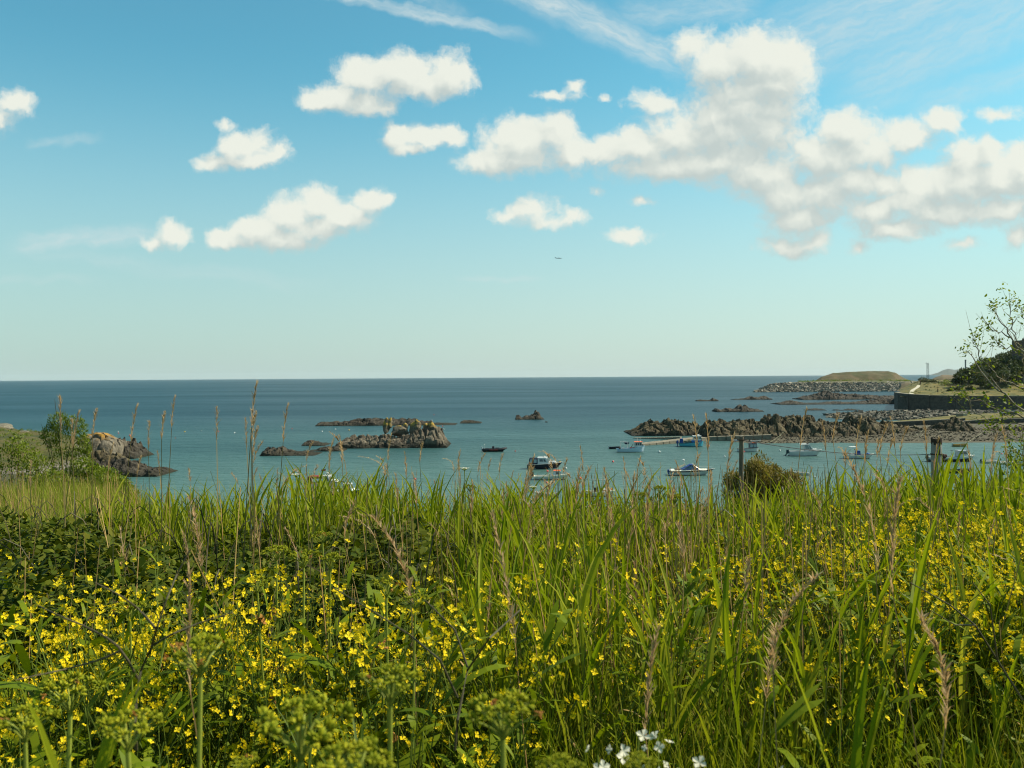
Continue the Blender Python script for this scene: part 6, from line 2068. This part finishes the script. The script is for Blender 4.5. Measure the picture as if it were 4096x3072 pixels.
# leafy undergrowth of the flower bed
x, y = sow(42000, -.70, .70, 1.2, 5.8, .9)
k = (x / y < .02) | (x / y > .33) | (U(0, 1, len(x)) < .3)
x, y = x[k], y[k]
n = len(x)
L = U(.03, .10, n)
v = blades(np.stack([x, y, zg(x, y) + U(.05, .72, n)], 1), L, L * U(.12, .42, n), U(0, 6.28, n), U(.2, 1.5, n), U(.1, 1.0, n), 3, np.array([.4, 1.0, .8, .1]), U(0, 1, n), twist=U(-.9, .9, n))
tag(link_mesh('undergrowth', Acc().add(v).mesh('undergrowth', [FOREB])), 'leafy green undergrowth among the yellow flowers', 'undergrowth', kind='stuff')

# ================================================================== SINGLE PLANTS UP CLOSE
def umbellet_mesh(seed, r=.017, seeds=22, flowering=False):
    """A ball-shaped head of plump ribbed fruits on short stalks."""
    q = np.random.default_rng(seed)
    a = Acc()
    K = 4
    for i in range(seeds):
        ct = q.uniform(-.15, 1); ph = q.uniform(0, 6.28)
        st = math.sqrt(max(0, 1 - ct * ct))
        d = np.array([st * math.cos(ph), st * math.sin(ph), ct])
        c = d * r * q.uniform(.75, 1.05)
        L = r * .42; R_ = r * q.uniform(.17, .24)
        t = np.array([-1, -.45, .35, 1.0])
        path = c[None] + d[None] * (t * L)[:, None]
        a.add(tubes_np(path[None], (R_ * np.array([.35, 1, .9, .25]))[None], 5, np.array([q.uniform()])), 0)
        a.add(tubes_np(np.stack([d * 0, c - d * L * .9])[None], np.full((1, 2), r * .035), 3, np.array([.5])), 1)
    return a.mesh('umbellet', [UMBEL, UMBSTEM])


UMBLETS = [umbellet_mesh(600 + i, seeds=20 + i * 2) for i in range(5)]
WUMB = []
WITHERED = []
for i in range(3):
    q = np.random.default_rng(640 + i)
    n = 9
    v = blades(np.zeros((n, 3)) + q.normal(0, .008, (n, 3)), q.uniform(.025, .055, n), q.uniform(.014, .03, n), q.uniform(0, 6.28, n), q.uniform(.3, 2.2, n), q.uniform(.5, 2.6, n), 4, np.array([.3, .9, 1, .7, .15]), q.uniform(0, 1, n), twist=q.uniform(-1, 1, n))
    WITHERED.append(Acc().add(v).mesh('withered_leaf', [WITHER]))


def umbel(label, px, py, y, w_px, seed, fresh=1.0, cat='umbel', name='alexanders', group=None, wither=2, leaf=True, tilt=None):
    """One flat-topped seed head on a stout stem: stem > rays, umbellets; withered brown bracts."""
    q = np.random.default_rng(seed)
    c = PY(px, py, y)
    W_ = w_px * y / FPX
    z0 = float(zg(c[0], y)) - .05
    root = thing(name, label, cat, (c[0], y, z0), 0, group)
    H = float(c[2]) - z0
    rr = W_ * .5
    neck = np.array([0, 0, H - rr * .95])
    t = np.linspace(0, 1, 6)
    lx, ly = q.uniform(-.16, .16), q.uniform(.0, .12)
    path = np.stack([lx * (1 - t) ** 1.5, ly * (1 - t) ** 1.5, neck[2] * t], 1)
    a = Acc()
    rad = max(.0016, min(.0052, rr * .075))
    a.add(tubes_np(path[None], np.linspace(rad * 1.35, rad, 6)[None], 8, np.array([.4])), 0)
    st = link_mesh('stem', a.mesh('stem', [UMBSTEM]), root)
    nr = int(q.integers(11, 16))
    rays = Acc()
    heads = []
    for i in range(nr):
        ph = 2.4 * i + q.uniform(-.2, .2)
        sp = math.sqrt((i + .5) / nr)
        e = np.array([math.cos(ph) * sp * rr, math.sin(ph) * sp * rr, rr * (.72 + .30 * (1 - sp ** 2) + q.uniform(-.08, .08))])
        m_ = e * np.array([.42, .42, .58])
        P3 = neck + np.stack([e * 0, m_, e])
        rays.add(tubes_np(P3[None], np.array([[rad * .55, rad * .42, rad * .36]]), 5, np.array([q.uniform()])), 0)
        heads.append(neck + e)
    um = link_mesh('umbel', rays.mesh('umbel', [UMBSTEM]), root)
    for h in heads:
        if q.uniform() > fresh:
            o = bpy.data.objects.new('withered_leaf', WITHERED[int(q.integers(0, 3))])
            s = rr * .16 / .017 * .36
        else:
            o = bpy.data.objects.new('umbellet', UMBLETS[int(q.integers(0, 5))])
            s = rr * q.uniform(.155, .215) / .017
        COL.objects.link(o)
        o.parent = um
        o.location = [float(v) for v in h]
        o.rotation_euler = (q.uniform(-.35, .35) - (h[1] - neck[1]) / rr * .5, q.uniform(-.35, .35) + (h[0] - neck[0]) / rr * .5, q.uniform(0, 6))
        o.scale = (s, s, s)
    for i in range(wither):
        o = bpy.data.objects.new('withered_leaf', WITHERED[int(q.integers(0, 3))])
        COL.objects.link(o)
        o.parent = root
        f = q.uniform(.55, .95)
        o.location = (float(np.interp(f, t, path[:, 0])) + q.uniform(-.03, .03) * rr / .05, float(np.interp(f, t, path[:, 1])) + q.uniform(-.02, .02), neck[2] * f)
        s = rr / .05 * q.uniform(.55, .95)
        o.scale = (s, s, s); o.rotation_euler = (q.uniform(-1, 1), q.uniform(-1, 1), q.uniform(0, 6))
    root.rotation_euler = (0, 0, 0)
    return root


UM = [(800, 2580, 1.25, 270, .7, 'yellow green seed umbel with rusty bracts on a long pale stem above the flowers'),
      (510, 2880, 1.15, 270, .95, 'fresh green seed umbel low in the frame with its stem leaning over long grass'),
      (280, 2735, 1.7, 250, .8, 'broad mustard coloured umbel among the yellow flowers, above the lowest green one'),
      (100, 2860, 1.3, 230, .9, 'ragged green umbel at the edge of the frame beside withered yellow leaves'),
      (1560, 2700, 1.2, 250, .85, 'tilted green umbel with an orange centre standing highest of the near ones'),
      (1200, 2855, 1.05, 400, .92, 'widest bright green umbel spreading in front of the other seed heads'),
      (1420, 3020, .95, 310, .95, 'green umbel cut by the bottom edge with yellow tips'),
      (2010, 2815, 1.1, 300, .9, 'green umbel with arched rays beside brown shrivelled bracts'),
      (2560, 3035, 1.1, 130, 1.0, 'small green umbel among the white radish flowers'),
      (2240, 3050, 1.05, 170, .95, 'small bright umbel at the bottom edge beside rusty leaves'),
      (980, 3035, 1.2, 110, .9, 'pale yellow umbel just showing at the bottom edge'),
      (1105, 2195, 2.9, 100, .9, 'dark green umbel at the back of the flower bed by the brambles'), (1215, 2215, 2.8, 120, .8, 'bushy umbel beside the dark green one by the brambles'), (1320, 2225, 2.9, 110, .75, 'rusty green umbel at the brambles edge nearest the tall grass'),
      (1545, 2330, 2.4, 130, .75, 'olive umbel with brown patches in the middle of the yellow flowers'), (1660, 2385, 2.3, 110, .7, 'loose olive umbel next to the patchy brown one'), (1030, 2320, 2.6, 110, .85, 'green umbel half buried in yellow flowers'),
      (520, 2420, 2.5, 120, .85, 'small olive umbel in the thick of the yellow flowers'), (1290, 2135, 3.2, 80, .8, 'small yellow umbel poking above the brambles')]
for i, (px, py, y, w_, fr_, lab) in enumerate(UM):
    umbel(lab, px, py, y, w_, 700 + i, fr_, wither=5 if y < 1.5 else 2)
for i, (px, py, y, w_, lab) in enumerate([(2560, 1975, 5.5, 60, 'green umbel on the skyline beside a dry branching stalk'), (2640, 1950, 5.8, 56, 'yellow green umbel on the skyline between dry stalks'), (2700, 1985, 5.4, 60, 'green umbel on the skyline nearest the round bush'),
                                        (3380, 2480, 2.4, 60, 'small umbel hidden between thick reed leaves'), (1880, 1945, 6.5, 50, 'green umbel among reed tips in the middle of the skyline')]):
    umbel(lab, px, py, y, w_, 740 + i, .95, wither=0)


# white hogweed heads on the skyline
def white_umbel(label, px, py, y, w_px, seed):
    q = np.random.default_rng(seed)
    c = PY(px, py, y); W_ = w_px * y / FPX
    z0 = float(zg(c[0], y))
    root = thing('hogweed', label, 'flower', (c[0], y, z0))
    H = float(c[2]) - z0
    rr = W_ / 2
    a = Acc()
    a.add(tubes_np(np.array([[[.04, .05, 0], [.02, .03, H * .5], [0, 0, H - rr * .6]]]), np.array([[.005, .004, .003]]), 5, np.array([.5])), 0)
    hp_ = []
    for i in range(11):
        ph = 2.4 * i; sp = math.sqrt((i + .5) / 11)
        e = np.array([math.cos(ph) * sp * rr, math.sin(ph) * sp * rr, H - .1 * rr * sp])
        a.add(tubes_np(np.array([[[0, 0, H - rr * .6], e]]), np.array([[.0018, .0014]]), 3, np.array([.5])), 0)
        hp_.append(e)
    link_mesh('stem', a.mesh('stem', [UMBSTEM]), root)
    hp_ = np.array(hp_)
    n = 11 * 9
    pos = np.repeat(hp_, 9, 0) + np.stack([q.normal(0, rr * .10, n), q.normal(0, rr * .10, n), q.uniform(0, rr * .08, n)], 1)
    v = flowers_np(pos, np.stack([q.normal(0, .3, n), q.normal(-.2, .3, n), np.ones(n)], 1), q.uniform(.07, .10, n) * rr, q.uniform(0, 1, n), 5, .15)
    link_mesh('flower_head', Acc().add(v).mesh('flower_head', [WPETAL]), root)


white_umbel('flat white hogweed head on the skyline by the jagged rock outcrop', 1184, 1896, 6.0, 42, 1)
white_umbel('flat white hogweed head on the skyline below the black inflatable boat', 1858, 1871, 6.4, 40, 2)
white_umbel('cream hogweed head just under the bow of the small white cabin boat', 2132, 1945, 5.6, 34, 3)


def dry_stalk(label, px, py, y, h_px, seed):
    q = np.random.default_rng(seed)
    c = PY(px, py, y); k = y / FPX
    z0 = float(zg(c[0], y)); H = float(c[2]) - z0
    root = thing('dry_stalk', label, 'stalk', (c[0], y, z0))
    a = Acc()
    a.add(tubes_np(np.array([[[-.03, 0, 0], [0, 0, H * .6], [0, 0, H * .9]]]), np.array([[.005, .004, .003]]), 5, np.array([.4])), 0)
    hd = Acc()
    for i in range(7):
        z = H * (.62 + .28 * i / 6); az = q.uniform(0, 6.28); L = h_px * k * q.uniform(.25, .5)
        tip = np.array([math.cos(az) * L * .7, math.sin(az) * L * .7, z + L])
        a.add(tubes_np(np.array([[[0, 0, z], [tip[0] * .6, tip[1] * .6, z + L * .45], tip]]), np.array([[.0026, .002, .0015]]), 3, np.array([.4])), 0)
        for j in range(7):
            an = 6.28 * j / 7
            e = tip + np.array([math.cos(an) * .03, math.sin(an) * .03, .03 + q.uniform(-.008, .008)])
            hd.add(tubes_np(np.array([[tip, e]]), np.array([[.001, .0009]]), 3, np.array([.4])), 0)
    link_mesh('stem', a.mesh('stem', [DRYSTEM]), root)
    link_mesh('seed_head', hd.mesh('seed_head', [DRYSTEM]), root)


dry_stalk('bare brown branching stalk standing beside the speedboat', 2612, 1870, 5.6, 120, 5)
dry_stalk('bare brown branching stalk below the stern of the speedboat', 2668, 1880, 5.2, 120, 6)
dry_stalk('grey dry branching stalk in the dark brambles', 480, 2160, 4.2, 120, 7)
dry_stalk('thin dry stalk against the sea right of the maroon canopy boat', 1960, 1895, 6.5, 90, 8)


# dark branching radish stems close to the lens
def dark_branch(label, pts_list, y, seed):
    root = thing('dark_stalk', label, 'stalk')
    base = PY(*pts_list[0][0], y)
    root.location = [float(v) for v in base]
    a = Acc()
    q = np.random.default_rng(seed)
    for i, pts in enumerate(pts_list):
        path = []
        for j, (px, py) in enumerate(pts):
            yy_ = y + q.uniform(-.04, .04) * j
            path.append(PY(px, py, yy_) - base)
        path = np.array(path)
        tt = np.linspace(0, 1, 9)
        P9 = np.stack([np.interp(tt, np.linspace(0, 1, len(path)), path[:, k]) for k in range(3)], 1)
        r0 = .0034 if i == 0 else .0026
        s_ = np.linspace(r0, r0 * .45, 9)
        link_mesh('branch', Acc().add(tubes_np(P9[None], s_[None], 6, np.array([q.uniform()]))).mesh('branch', [DARKSTEM]), root)


dark_branch('dark forking stem crossing the yellow flowers', [[(545, 3000), (540, 2850), (550, 2712), (605, 2590), (640, 2470), (690, 2330), (760, 2200)], [(550, 2712), (490, 2600), (420, 2545), (330, 2500), (240, 2465), (150, 2420)], [(605, 2585), (680, 2540), (800, 2490), (930, 2450)], [(620, 2510), (560, 2440), (480, 2380), (380, 2330)], [(490, 2600), (400, 2640), (250, 2680), (60, 2720)]], 1.7, 3)
dark_branch('dark forking stem in the grass between the near umbels', [[(1820, 3000), (1830, 2880), (1870, 2680), (1960, 2550), (2080, 2440)], [(1830, 2790), (1760, 2640), (1640, 2540), (1500, 2450), (1330, 2350)], [(1870, 2670), (1820, 2520), (1700, 2400)]], 1.8, 4)
dark_branch('green branching stem leaning across the flowers near the edge of the frame', [[(4090, 2800), (3990, 2640), (3900, 2500), (3800, 2420), (3640, 2330)], [(3990, 2640), (3960, 2420), (3890, 2330)], [(3900, 2500), (3820, 2500), (3720, 2440)]], 2.4, 5)

# big lance leaves of close reeds
PALEREED = leafmat('pale_reed_leaf', [(0.07, 0.11, 0.02), (0.12, 0.16, 0.04), (0.18, 0.21, 0.07)], trans=0.35, spec=0.2)
for i, (px, py, y, w_, h_, lab) in enumerate([(290, 3072, 1.2, .026, .20, 'single broad grass blade curling up from the bottom edge by the umbels'), (1240, 2800, 1.8, .010, .06, 'tall pale twin blade grass standing before the umbels'), (3400, 3072, 1.6, .028, .30, 'broad dark green blade tuft at the bottom edge'), (1440, 2950, 1.5, .011, .08, 'pale grass blade leaning between two near umbels')]):
    q = np.random.default_rng(800 + i)
    b = PY(px, py + 60, y)
    root = thing('grass_tuft', lab, 'grass', b)
    for j in range(4):
        v = blades(np.array([[q.uniform(-.01, .01), q.uniform(-.01, .01), -.15]]), np.array([h_ * q.uniform(.8, 1.3) + .15]), np.array([w_ * q.uniform(.6, 1)]), np.array([q.uniform(0, 6.28)]), np.array([q.uniform(.03, .22)]), np.array([q.uniform(.05, .7)]), 5, LAN, q.uniform(.2, .9, 1), twist=q.uniform(-1, 1, 1), fold=.5)
        link_mesh('leaf', np_mesh('leaf', v[0], v[1], PALEREED if i in (1, 3) else REEDLEAF, None, v[2]), root)

# ================================================================== SHRUBS AND TREES
def leaf_cloud(n, centers, radii, size, q, flat=.8):
    k = q.integers(0, len(centers), n)
    d = q.normal(size=(n, 3)); d /= np.linalg.norm(d, axis=1)[:, None]
    rad = q.uniform(.25, 1, n) ** .5
    pos = np.array(centers)[k] + d * rad[:, None] * np.array(radii)[k]
    L = q.uniform(size[0], size[1], n)
    return blades(pos, L, L * flat * q.uniform(.5, 1, n), q.uniform(0, 6.28, n), q.uniform(0, 2.6, n), q.uniform(-.5, .8, n), 2, np.array([.35, 1.0, .15]), q.uniform(0, 1, n), twist=q.uniform(-1, 1, n))


def shrub(name, label, cat, base, clumps, leaf_m, n, size, seed, stems=7, flat=.7, group=None, stem_m=None):
    """clumps: (dx, dy, dz, rx, ry, rz) around the base; stems run from the base into the clumps."""
    q = np.random.default_rng(seed)
    root = thing(name, label, cat, base, 0, group)
    C = np.array([c[:3] for c in clumps]); Rr = np.array([c[3:] for c in clumps])
    v = leaf_cloud(n, C, Rr, size, q, flat)
    link_mesh('foliage', Acc().add(v).mesh('foliage', [leaf_m]), root)
    a = Acc()
    for i in range(stems):
        c = C[i % len(C)] + q.normal(0, .25, 3) * Rr[i % len(C)]
        m_ = c * np.array([.45, .45, .5]) + q.normal(0, .05, 3) * np.linalg.norm(c) * .5
        r0 = .007 * np.linalg.norm(c)
        a.add(tubes_np(np.array([[[0, 0, -.2], m_, c, c + (c - m_) * .4]]), np.array([[r0, r0 * .7, r0 * .4, r0 * .15]]), 5, q.uniform(0, 1, 1)), 0)
    link_mesh('stem', a.mesh('stem', [stem_m or DARKSTEM]), root)
    return root


def base_at(px, y, drop=0.0):
    x = float(PY(px, 1500, y)[0])
    return (x, y, float(zg(x, y)) - drop)


b = base_at(250, 32)
top = float(PY(250, 1640, 32)[2]) - b[2]
shrub('tall_shrub', 'upright leafy shrub standing on the bank in front of the headland', 'shrub', b, [(-.15, 0, top - .45, .42, .4, .42), (.45, .1, top - .7, .45, .4, .5), (-.45, 0, top - .95, .4, .4, .5), (.1, .2, top - 1.3, .75, .6, .6), (.75, 0, top - 1.4, .3, .4, .5), (0, .2, top - 2.0, .95, .7, .6)], SHRUBLEAF, 5200, (.05, .10), 901, 9)
for i, (px, y, py, w_, lab) in enumerate([(60, 30, 1745, .75, 'thin spindly bush at the frame edge on the bank'), (140, 31, 1800, .6, 'low sparse bush between the spindly one and the tall shrub'), (330, 30, 1830, .9, 'dense green bush below the tall shrub'), (420, 29, 1870, .9, 'low bush spreading in front of the black ledge'), (210, 29, 1880, 1.0, 'low leafy bush at the foot of the tall shrub'), (470, 27, 1905, .6, 'small bright green bush at the edge of the bank')]):
    b = base_at(px, y)
    tp = float(PY(px, py, y)[2]) - b[2]
    shrub('bush', lab, 'bush', b, [(0, 0, tp - .35, w_ * .55, .5, .4), (-w_ * .4, 0, tp - .8, w_ * .6, .5, .5), (w_ * .4, .1, tp - .8, w_ * .6, .5, .5), (0, 0, tp - 1.3, w_, .6, .5)], SHRUBLEAF, 4200 if i not in (0, 1) else 1700, (.05, .11), 910 + i, 9)

# round tamarisk by the wooden post
b = base_at(3045, 14.6)
tp = float(PY(3045, 1838, 14.6)[2]) - b[2]
k = 14.6 / FPX
q = np.random.default_rng(930)
root = thing('round_bush', 'round feathery olive brown bush at the foot of the wooden post', 'bush', b)
n = 26000
C = []; Rr = []
for i in range(26):
    a_ = q.uniform(-1, 1); h_ = q.uniform(0, 1) ** .7
    C.append((a_ * (.74 - .24 * h_), q.uniform(-.35, .35), tp - .85 + .70 * h_ * (1 - .30 * a_ * a_) + q.uniform(-.06, .05)))
    r_ = q.uniform(.14, .29)
    Rr.append((r_, r_, r_ * q.uniform(.8, 1.4)))
C = np.array(C); Rr = np.array(Rr)
v = leaf_cloud(n, C, Rr, (.03, .065), q, .5)
link_mesh('foliage', Acc().add(v).mesh('foliage', [OLIVESPRIG]), root)
a = Acc()
for i in range(40):
    c = C[i % 26] + q.normal(0, .5, 3) * Rr[i % 26]; c[2] = min(c[2] + .18, tp + .10)
    a.add(tubes_np(np.array([[[0, 0, -.1], c * .55, c]]), np.array([[.008, .004, .0012]]), 4, q.uniform(0, 1, 1)), 0)
link_mesh('stem', a.mesh('stem', [DARKSTEM]), root)


# bare-branched young tree leaning in from the frame edge
def edge_tree():
    y = 9.5
    root = thing('young_tree', 'young tree with pale bare twigs and sparse fresh leaves reaching in at the frame edge', 'tree')
    base = PY(4330, 2050, y)
    base[2] = zg(base[0], y) - .1
    root.location = [float(v) for v in base]
    q = np.random.default_rng(77)
    def path(pts, dy=0.0):
        r_ = []
        for j, (px, py) in enumerate(pts):
            r_.append(PY(px, py, y + dy * j / max(1, len(pts) - 1)) - base)
        return np.array(r_)
    def smooth(pa_, K):
        tt = np.linspace(0, 1, K)
        return np.stack([np.interp(tt, np.linspace(0, 1, len(pa_)), pa_[:, k]) for k in range(3)], 1)
    trunk = np.array([[0, 0, 0], [.05, 0, .8], [0, .1, 1.7], [.1, .1, 2.6], [.05, .15, 3.6]])
    tr = smooth(trunk, 12)
    MB().tube(tr, np.linspace(.085, .03, 12), 10).build('trunk', BARK, root, True)
    limbs = [([(4300, 1760), (4096, 1638), (4010, 1570), (3960, 1520), (3915, 1460), (3880, 1420), (3862, 1400)], .5), ([(4010, 1570), (3930, 1478), (3915, 1420), (3905, 1380), (3897, 1365)], .0), ([(4300, 1700), (4160, 1560), (4096, 1555), (4060, 1540), (4000, 1518), (3960, 1470), (3930, 1440)], -.3),
             ([(4290, 1620), (4150, 1450), (4080, 1400), (4040, 1350), (4010, 1300), (3985, 1260), (3975, 1220)], .6), ([(4040, 1350), (3990, 1330), (3960, 1310), (3950, 1295)], .1), ([(4080, 1400), (4060, 1340), (4040, 1270), (4040, 1210)], -.2), ([(4150, 1450), (4110, 1340), (4090, 1250), (4085, 1230)], .2), ([(4080, 1400), (4010, 1390), (3985, 1370)], .1),
             ([(4300, 1800), (4180, 1720), (4080, 1660), (4000, 1640), (3900, 1600), (3850, 1590)], .4), ([(4180, 1720), (4060, 1700), (3960, 1690), (3890, 1640), (3870, 1570)], .3), ([(4300, 1860), (4150, 1780), (4060, 1760), (4000, 1740), (3960, 1700)], .2), ([(4290, 1900), (4180, 1850), (4090, 1820), (4040, 1800)], -.2), ([(4200, 1600), (4120, 1500), (4096, 1450), (4085, 1400)], .3), ([(4310, 1900), (4150, 1880), (4070, 1870), (4050, 1840)], .3)]
    tips = []
    tw = Acc()
    for pts, dy in limbs:
        pa_ = smooth(path(pts, dy), 14)
        pa_[1:-1] += q.normal(0, .012, (12, 3))
        if pts[0][0] > 4250:
            pa_ = np.concatenate([tr[[int(np.clip(np.interp(pa_[0, 2], tr[:, 2], np.arange(12)), 1, 11))]], pa_])
        kk = len(pa_)
        r0 = .014 if pts[0][0] > 4250 else .007
        MB().tube(pa_, np.linspace(r0, .0025, kk), 7).build('limb', BARK, root, True)
        tips.append((pa_[-1], 3))
        for j in range(2, kk - 1):
            for rep in range(1):
                if q.uniform() < .85:
                    d = pa_[min(j + 2, kk - 1)] - pa_[j - 1]
                    d = d / (np.linalg.norm(d) + 1e-6)
                    e = d * q.uniform(.5, 1) + q.normal(0, .5, 3) + np.array([0, 0, .25])
                    L = q.uniform(.06, .20)
                    t1 = pa_[j] + e * L * .5 + q.normal(0, .01, 3); t2 = pa_[j] + e * L + np.array([0, 0, .03])
                    tw.add(tubes_np(np.array([[pa_[j], t1, t2]]), np.array([[.0032, .0022, .0012]]), 3, q.uniform(0, 1, 1)), 0)
                    tips.append((t2, 1))
                    if pts[0][1] > 1650:
                        tips.append((t1, 1))
    link_mesh('twigs', tw.mesh('twigs', [DRYSTEM]), root)
    pos = []
    for tp, wgt in tips:
        low = tp[2] + base[2] < 16.9
        n = int(q.integers(7, 15)) * (3 if wgt > 1 else 1) if q.uniform() < (1.0 if wgt > 1 else (.75 if low else .38)) else 0
        for i in range(n):
            pos.append(tp + q.normal(0, .03 if wgt == 1 else .045, 3))
    pos = np.array(pos); n = len(pos)
    L = q.uniform(.022, .042, n)
    v = blades(pos, L, L * q.uniform(.6, .9, n), q.uniform(0, 6.28, n), q.uniform(.4, 2.4, n), q.uniform(-.3, .7, n), 3, np.array([.45, 1, .75, .1]), q.uniform(0, 1, n), twist=q.uniform(-1, 1, n))
    link_mesh('leaves', Acc().add(v).mesh('leaves', [TREELEAF]), root)


edge_tree()
# leafy scrub under the tree
for i, (px, y, py, w_, lab) in enumerate([(4110, 9.2, 1750, .42, 'leafy lower scrub under the young tree at the frame edge'), (4080, 10.4, 1870, .36, 'small bush in the reeds below the young tree')]):
    b = base_at(px, y)
    tp = float(PY(px, py, y)[2]) - b[2]
    shrub('scrub_bush', lab, 'bush', b, [(0, 0, tp - .2, w_ * .6, .3, .22), (.1, 0, tp - .55, w_, .35, .35), (-.05, 0, tp - .9, w_, .4, .35)], SHRUBLEAF, 900, (.025, .05), 950 + i, 16, stem_m=DRYSTEM)

# --- wooded hill on the far right
for i in range(46):
    q = np.random.default_rng(1000 + i)
    if i < 9:
        px = [3838, 3862, 3885, 3905, 3870, 3935, 3900, 3960, 3850][i]; y = [432, 440, 430, 446, 420, 440, 418, 428, 416][i]; h = [9.0, 12, 13.5, 14, 8, 13, 7, 9, 6.5][i]
    else:
        px = 3930 + (i - 9) % 9 * 24 + q.uniform(-10, 10); y = 398 + (i - 9) // 9 * 24 + q.uniform(-6, 6); h = q.uniform(5.0, 8.5)
    x = float(PY(px, 1500, y)[0]); z = land_z(land, x, y)
    # the wood's outline falls from the tower towards the sea
    cap = EYE + (1496 - float(np.interp(px, [3817, 3834, 3867, 3901, 3968, 4018, 4096, 4300], [1511, 1492, 1471, 1452, 1427, 1407, 1402, 1400]))) / FPX * y
    h = min(h, max(3.5, cap - z))
    root = thing('evergreen_tree', 'dark evergreen tree on the wooded hill above the sea wall', 'tree', (x, y, z), 0, 'trees of the wooded hill')
    wd = h * q.uniform(.42, .62)
    cl = [(q.normal(0, wd * .5), q.normal(0, wd * .4), h * q.uniform(.14, .86)) for _ in range(10)]
    v = leaf_cloud(1300 if i < 9 else 700, np.array(cl), np.array([(wd * q.uniform(.35, .6), wd * .5, h * q.uniform(.12, .2)) for _ in cl]), (.5, 1.1), q, .8)
    link_mesh('crown', Acc().add(v).mesh('crown', [DARKCROWN]), root)
    MB().tube([(0, 0, -.5), (q.normal(0, .3), 0, h * .35), (q.normal(0, .5), 0, h * .7)], [.35, .25, .1], 6).build('trunk', BARK, root)
for i, (px, y, h, lab) in enumerate([(3783, 432, 3.2, 'round lone bush beside the picnic table on the turf'), (3700, 452, 2.2, 'low scrub at the top of the turf path'), (3730, 458, 2.0, 'low dark scrub left of the picnic table'), (3800, 398, 1.4, 'low dark scrub on the slope above the sea wall'), (3830, 402, 1.6, 'scrub patch on the slope under the evergreen trees'), (3690, 530, 2.6, 'dark scrub under the lattice mast'),
                                     (3880, 398, 2.0, 'scrub on the slope below the wooded hill'), (3950, 392, 2.4, 'long scrub patch above the sea wall near the young tree')]):
    x = float(PY(px, 1500, y)[0]); z = land_z(land, x, y)
    shrub('scrub_bush', lab, 'bush', (x, y, z), [(0, 0, h * .5, h * .6, h * .6, h * .5), (h * .6, 0, h * .3, h * .7, h * .6, h * .35), (-h * .6, 0, h * .3, h * .6, h * .6, h * .3)], DARKCROWN if i else SHRUBLEAF, 900, (.25, .5), 1100 + i, 5)

# low scrub scattered over the turf, the spoil heap and the headland
def scrub_cover(name, label, objn, pts_fn, n, size, hgt, m, seed):
    q = np.random.default_rng(seed)
    o = bpy.data.objects[objn]
    C = []; Rr = []
    while len(C) < n:
        px, y = pts_fn(q)
        x = (px - 2048) / FPX * y
        z = land_z(o, x, y)
        if z <= 0:
            n -= 1
            continue
        h = hgt * q.uniform(.5, 1.3)
        C.append((x, y, z + h * .3)); Rr.append((h * q.uniform(.8, 1.8), h * q.uniform(.8, 1.8), h * .6))
    v = leaf_cloud(len(C) * 40, np.array(C), np.array(Rr), size, q, .7)
    tag(link_mesh(name, Acc().add(v).mesh(name, [m])), label, 'scrub', kind='stuff')


scrub_cover('low_scrub', 'low scrub and tussocks over the turf behind the sea wall', 'headland_turf', lambda q: (q.uniform(3640, 4150), q.uniform(380, 500)), 190, (.2, .45), .7, DARKCROWN, 1)
scrub_cover('low_scrub', 'green weeds along the foot of the spoil heap', 'embankment', lambda q: (q.uniform(3190, 3640), q.uniform(860, 880)), 110, (.4, .9), 1.3, SHRUBLEAF, 2)
scrub_cover('low_scrub', 'tussocks over the headland turf', 'headland', lambda q: (q.uniform(-100, 250), q.uniform(146, 188)), 90, (.12, .3), .45, SHRUBLEAF, 3)

print('objects', len(bpy.data.objects), 'tris', sum(sum(len(p.vertices) - 2 for p in m.polygons) for m in bpy.data.meshes if len(m.polygons) < 3000) + sum(2 * len(m.polygons) for m in bpy.data.meshes if len(m.polygons) >= 3000))
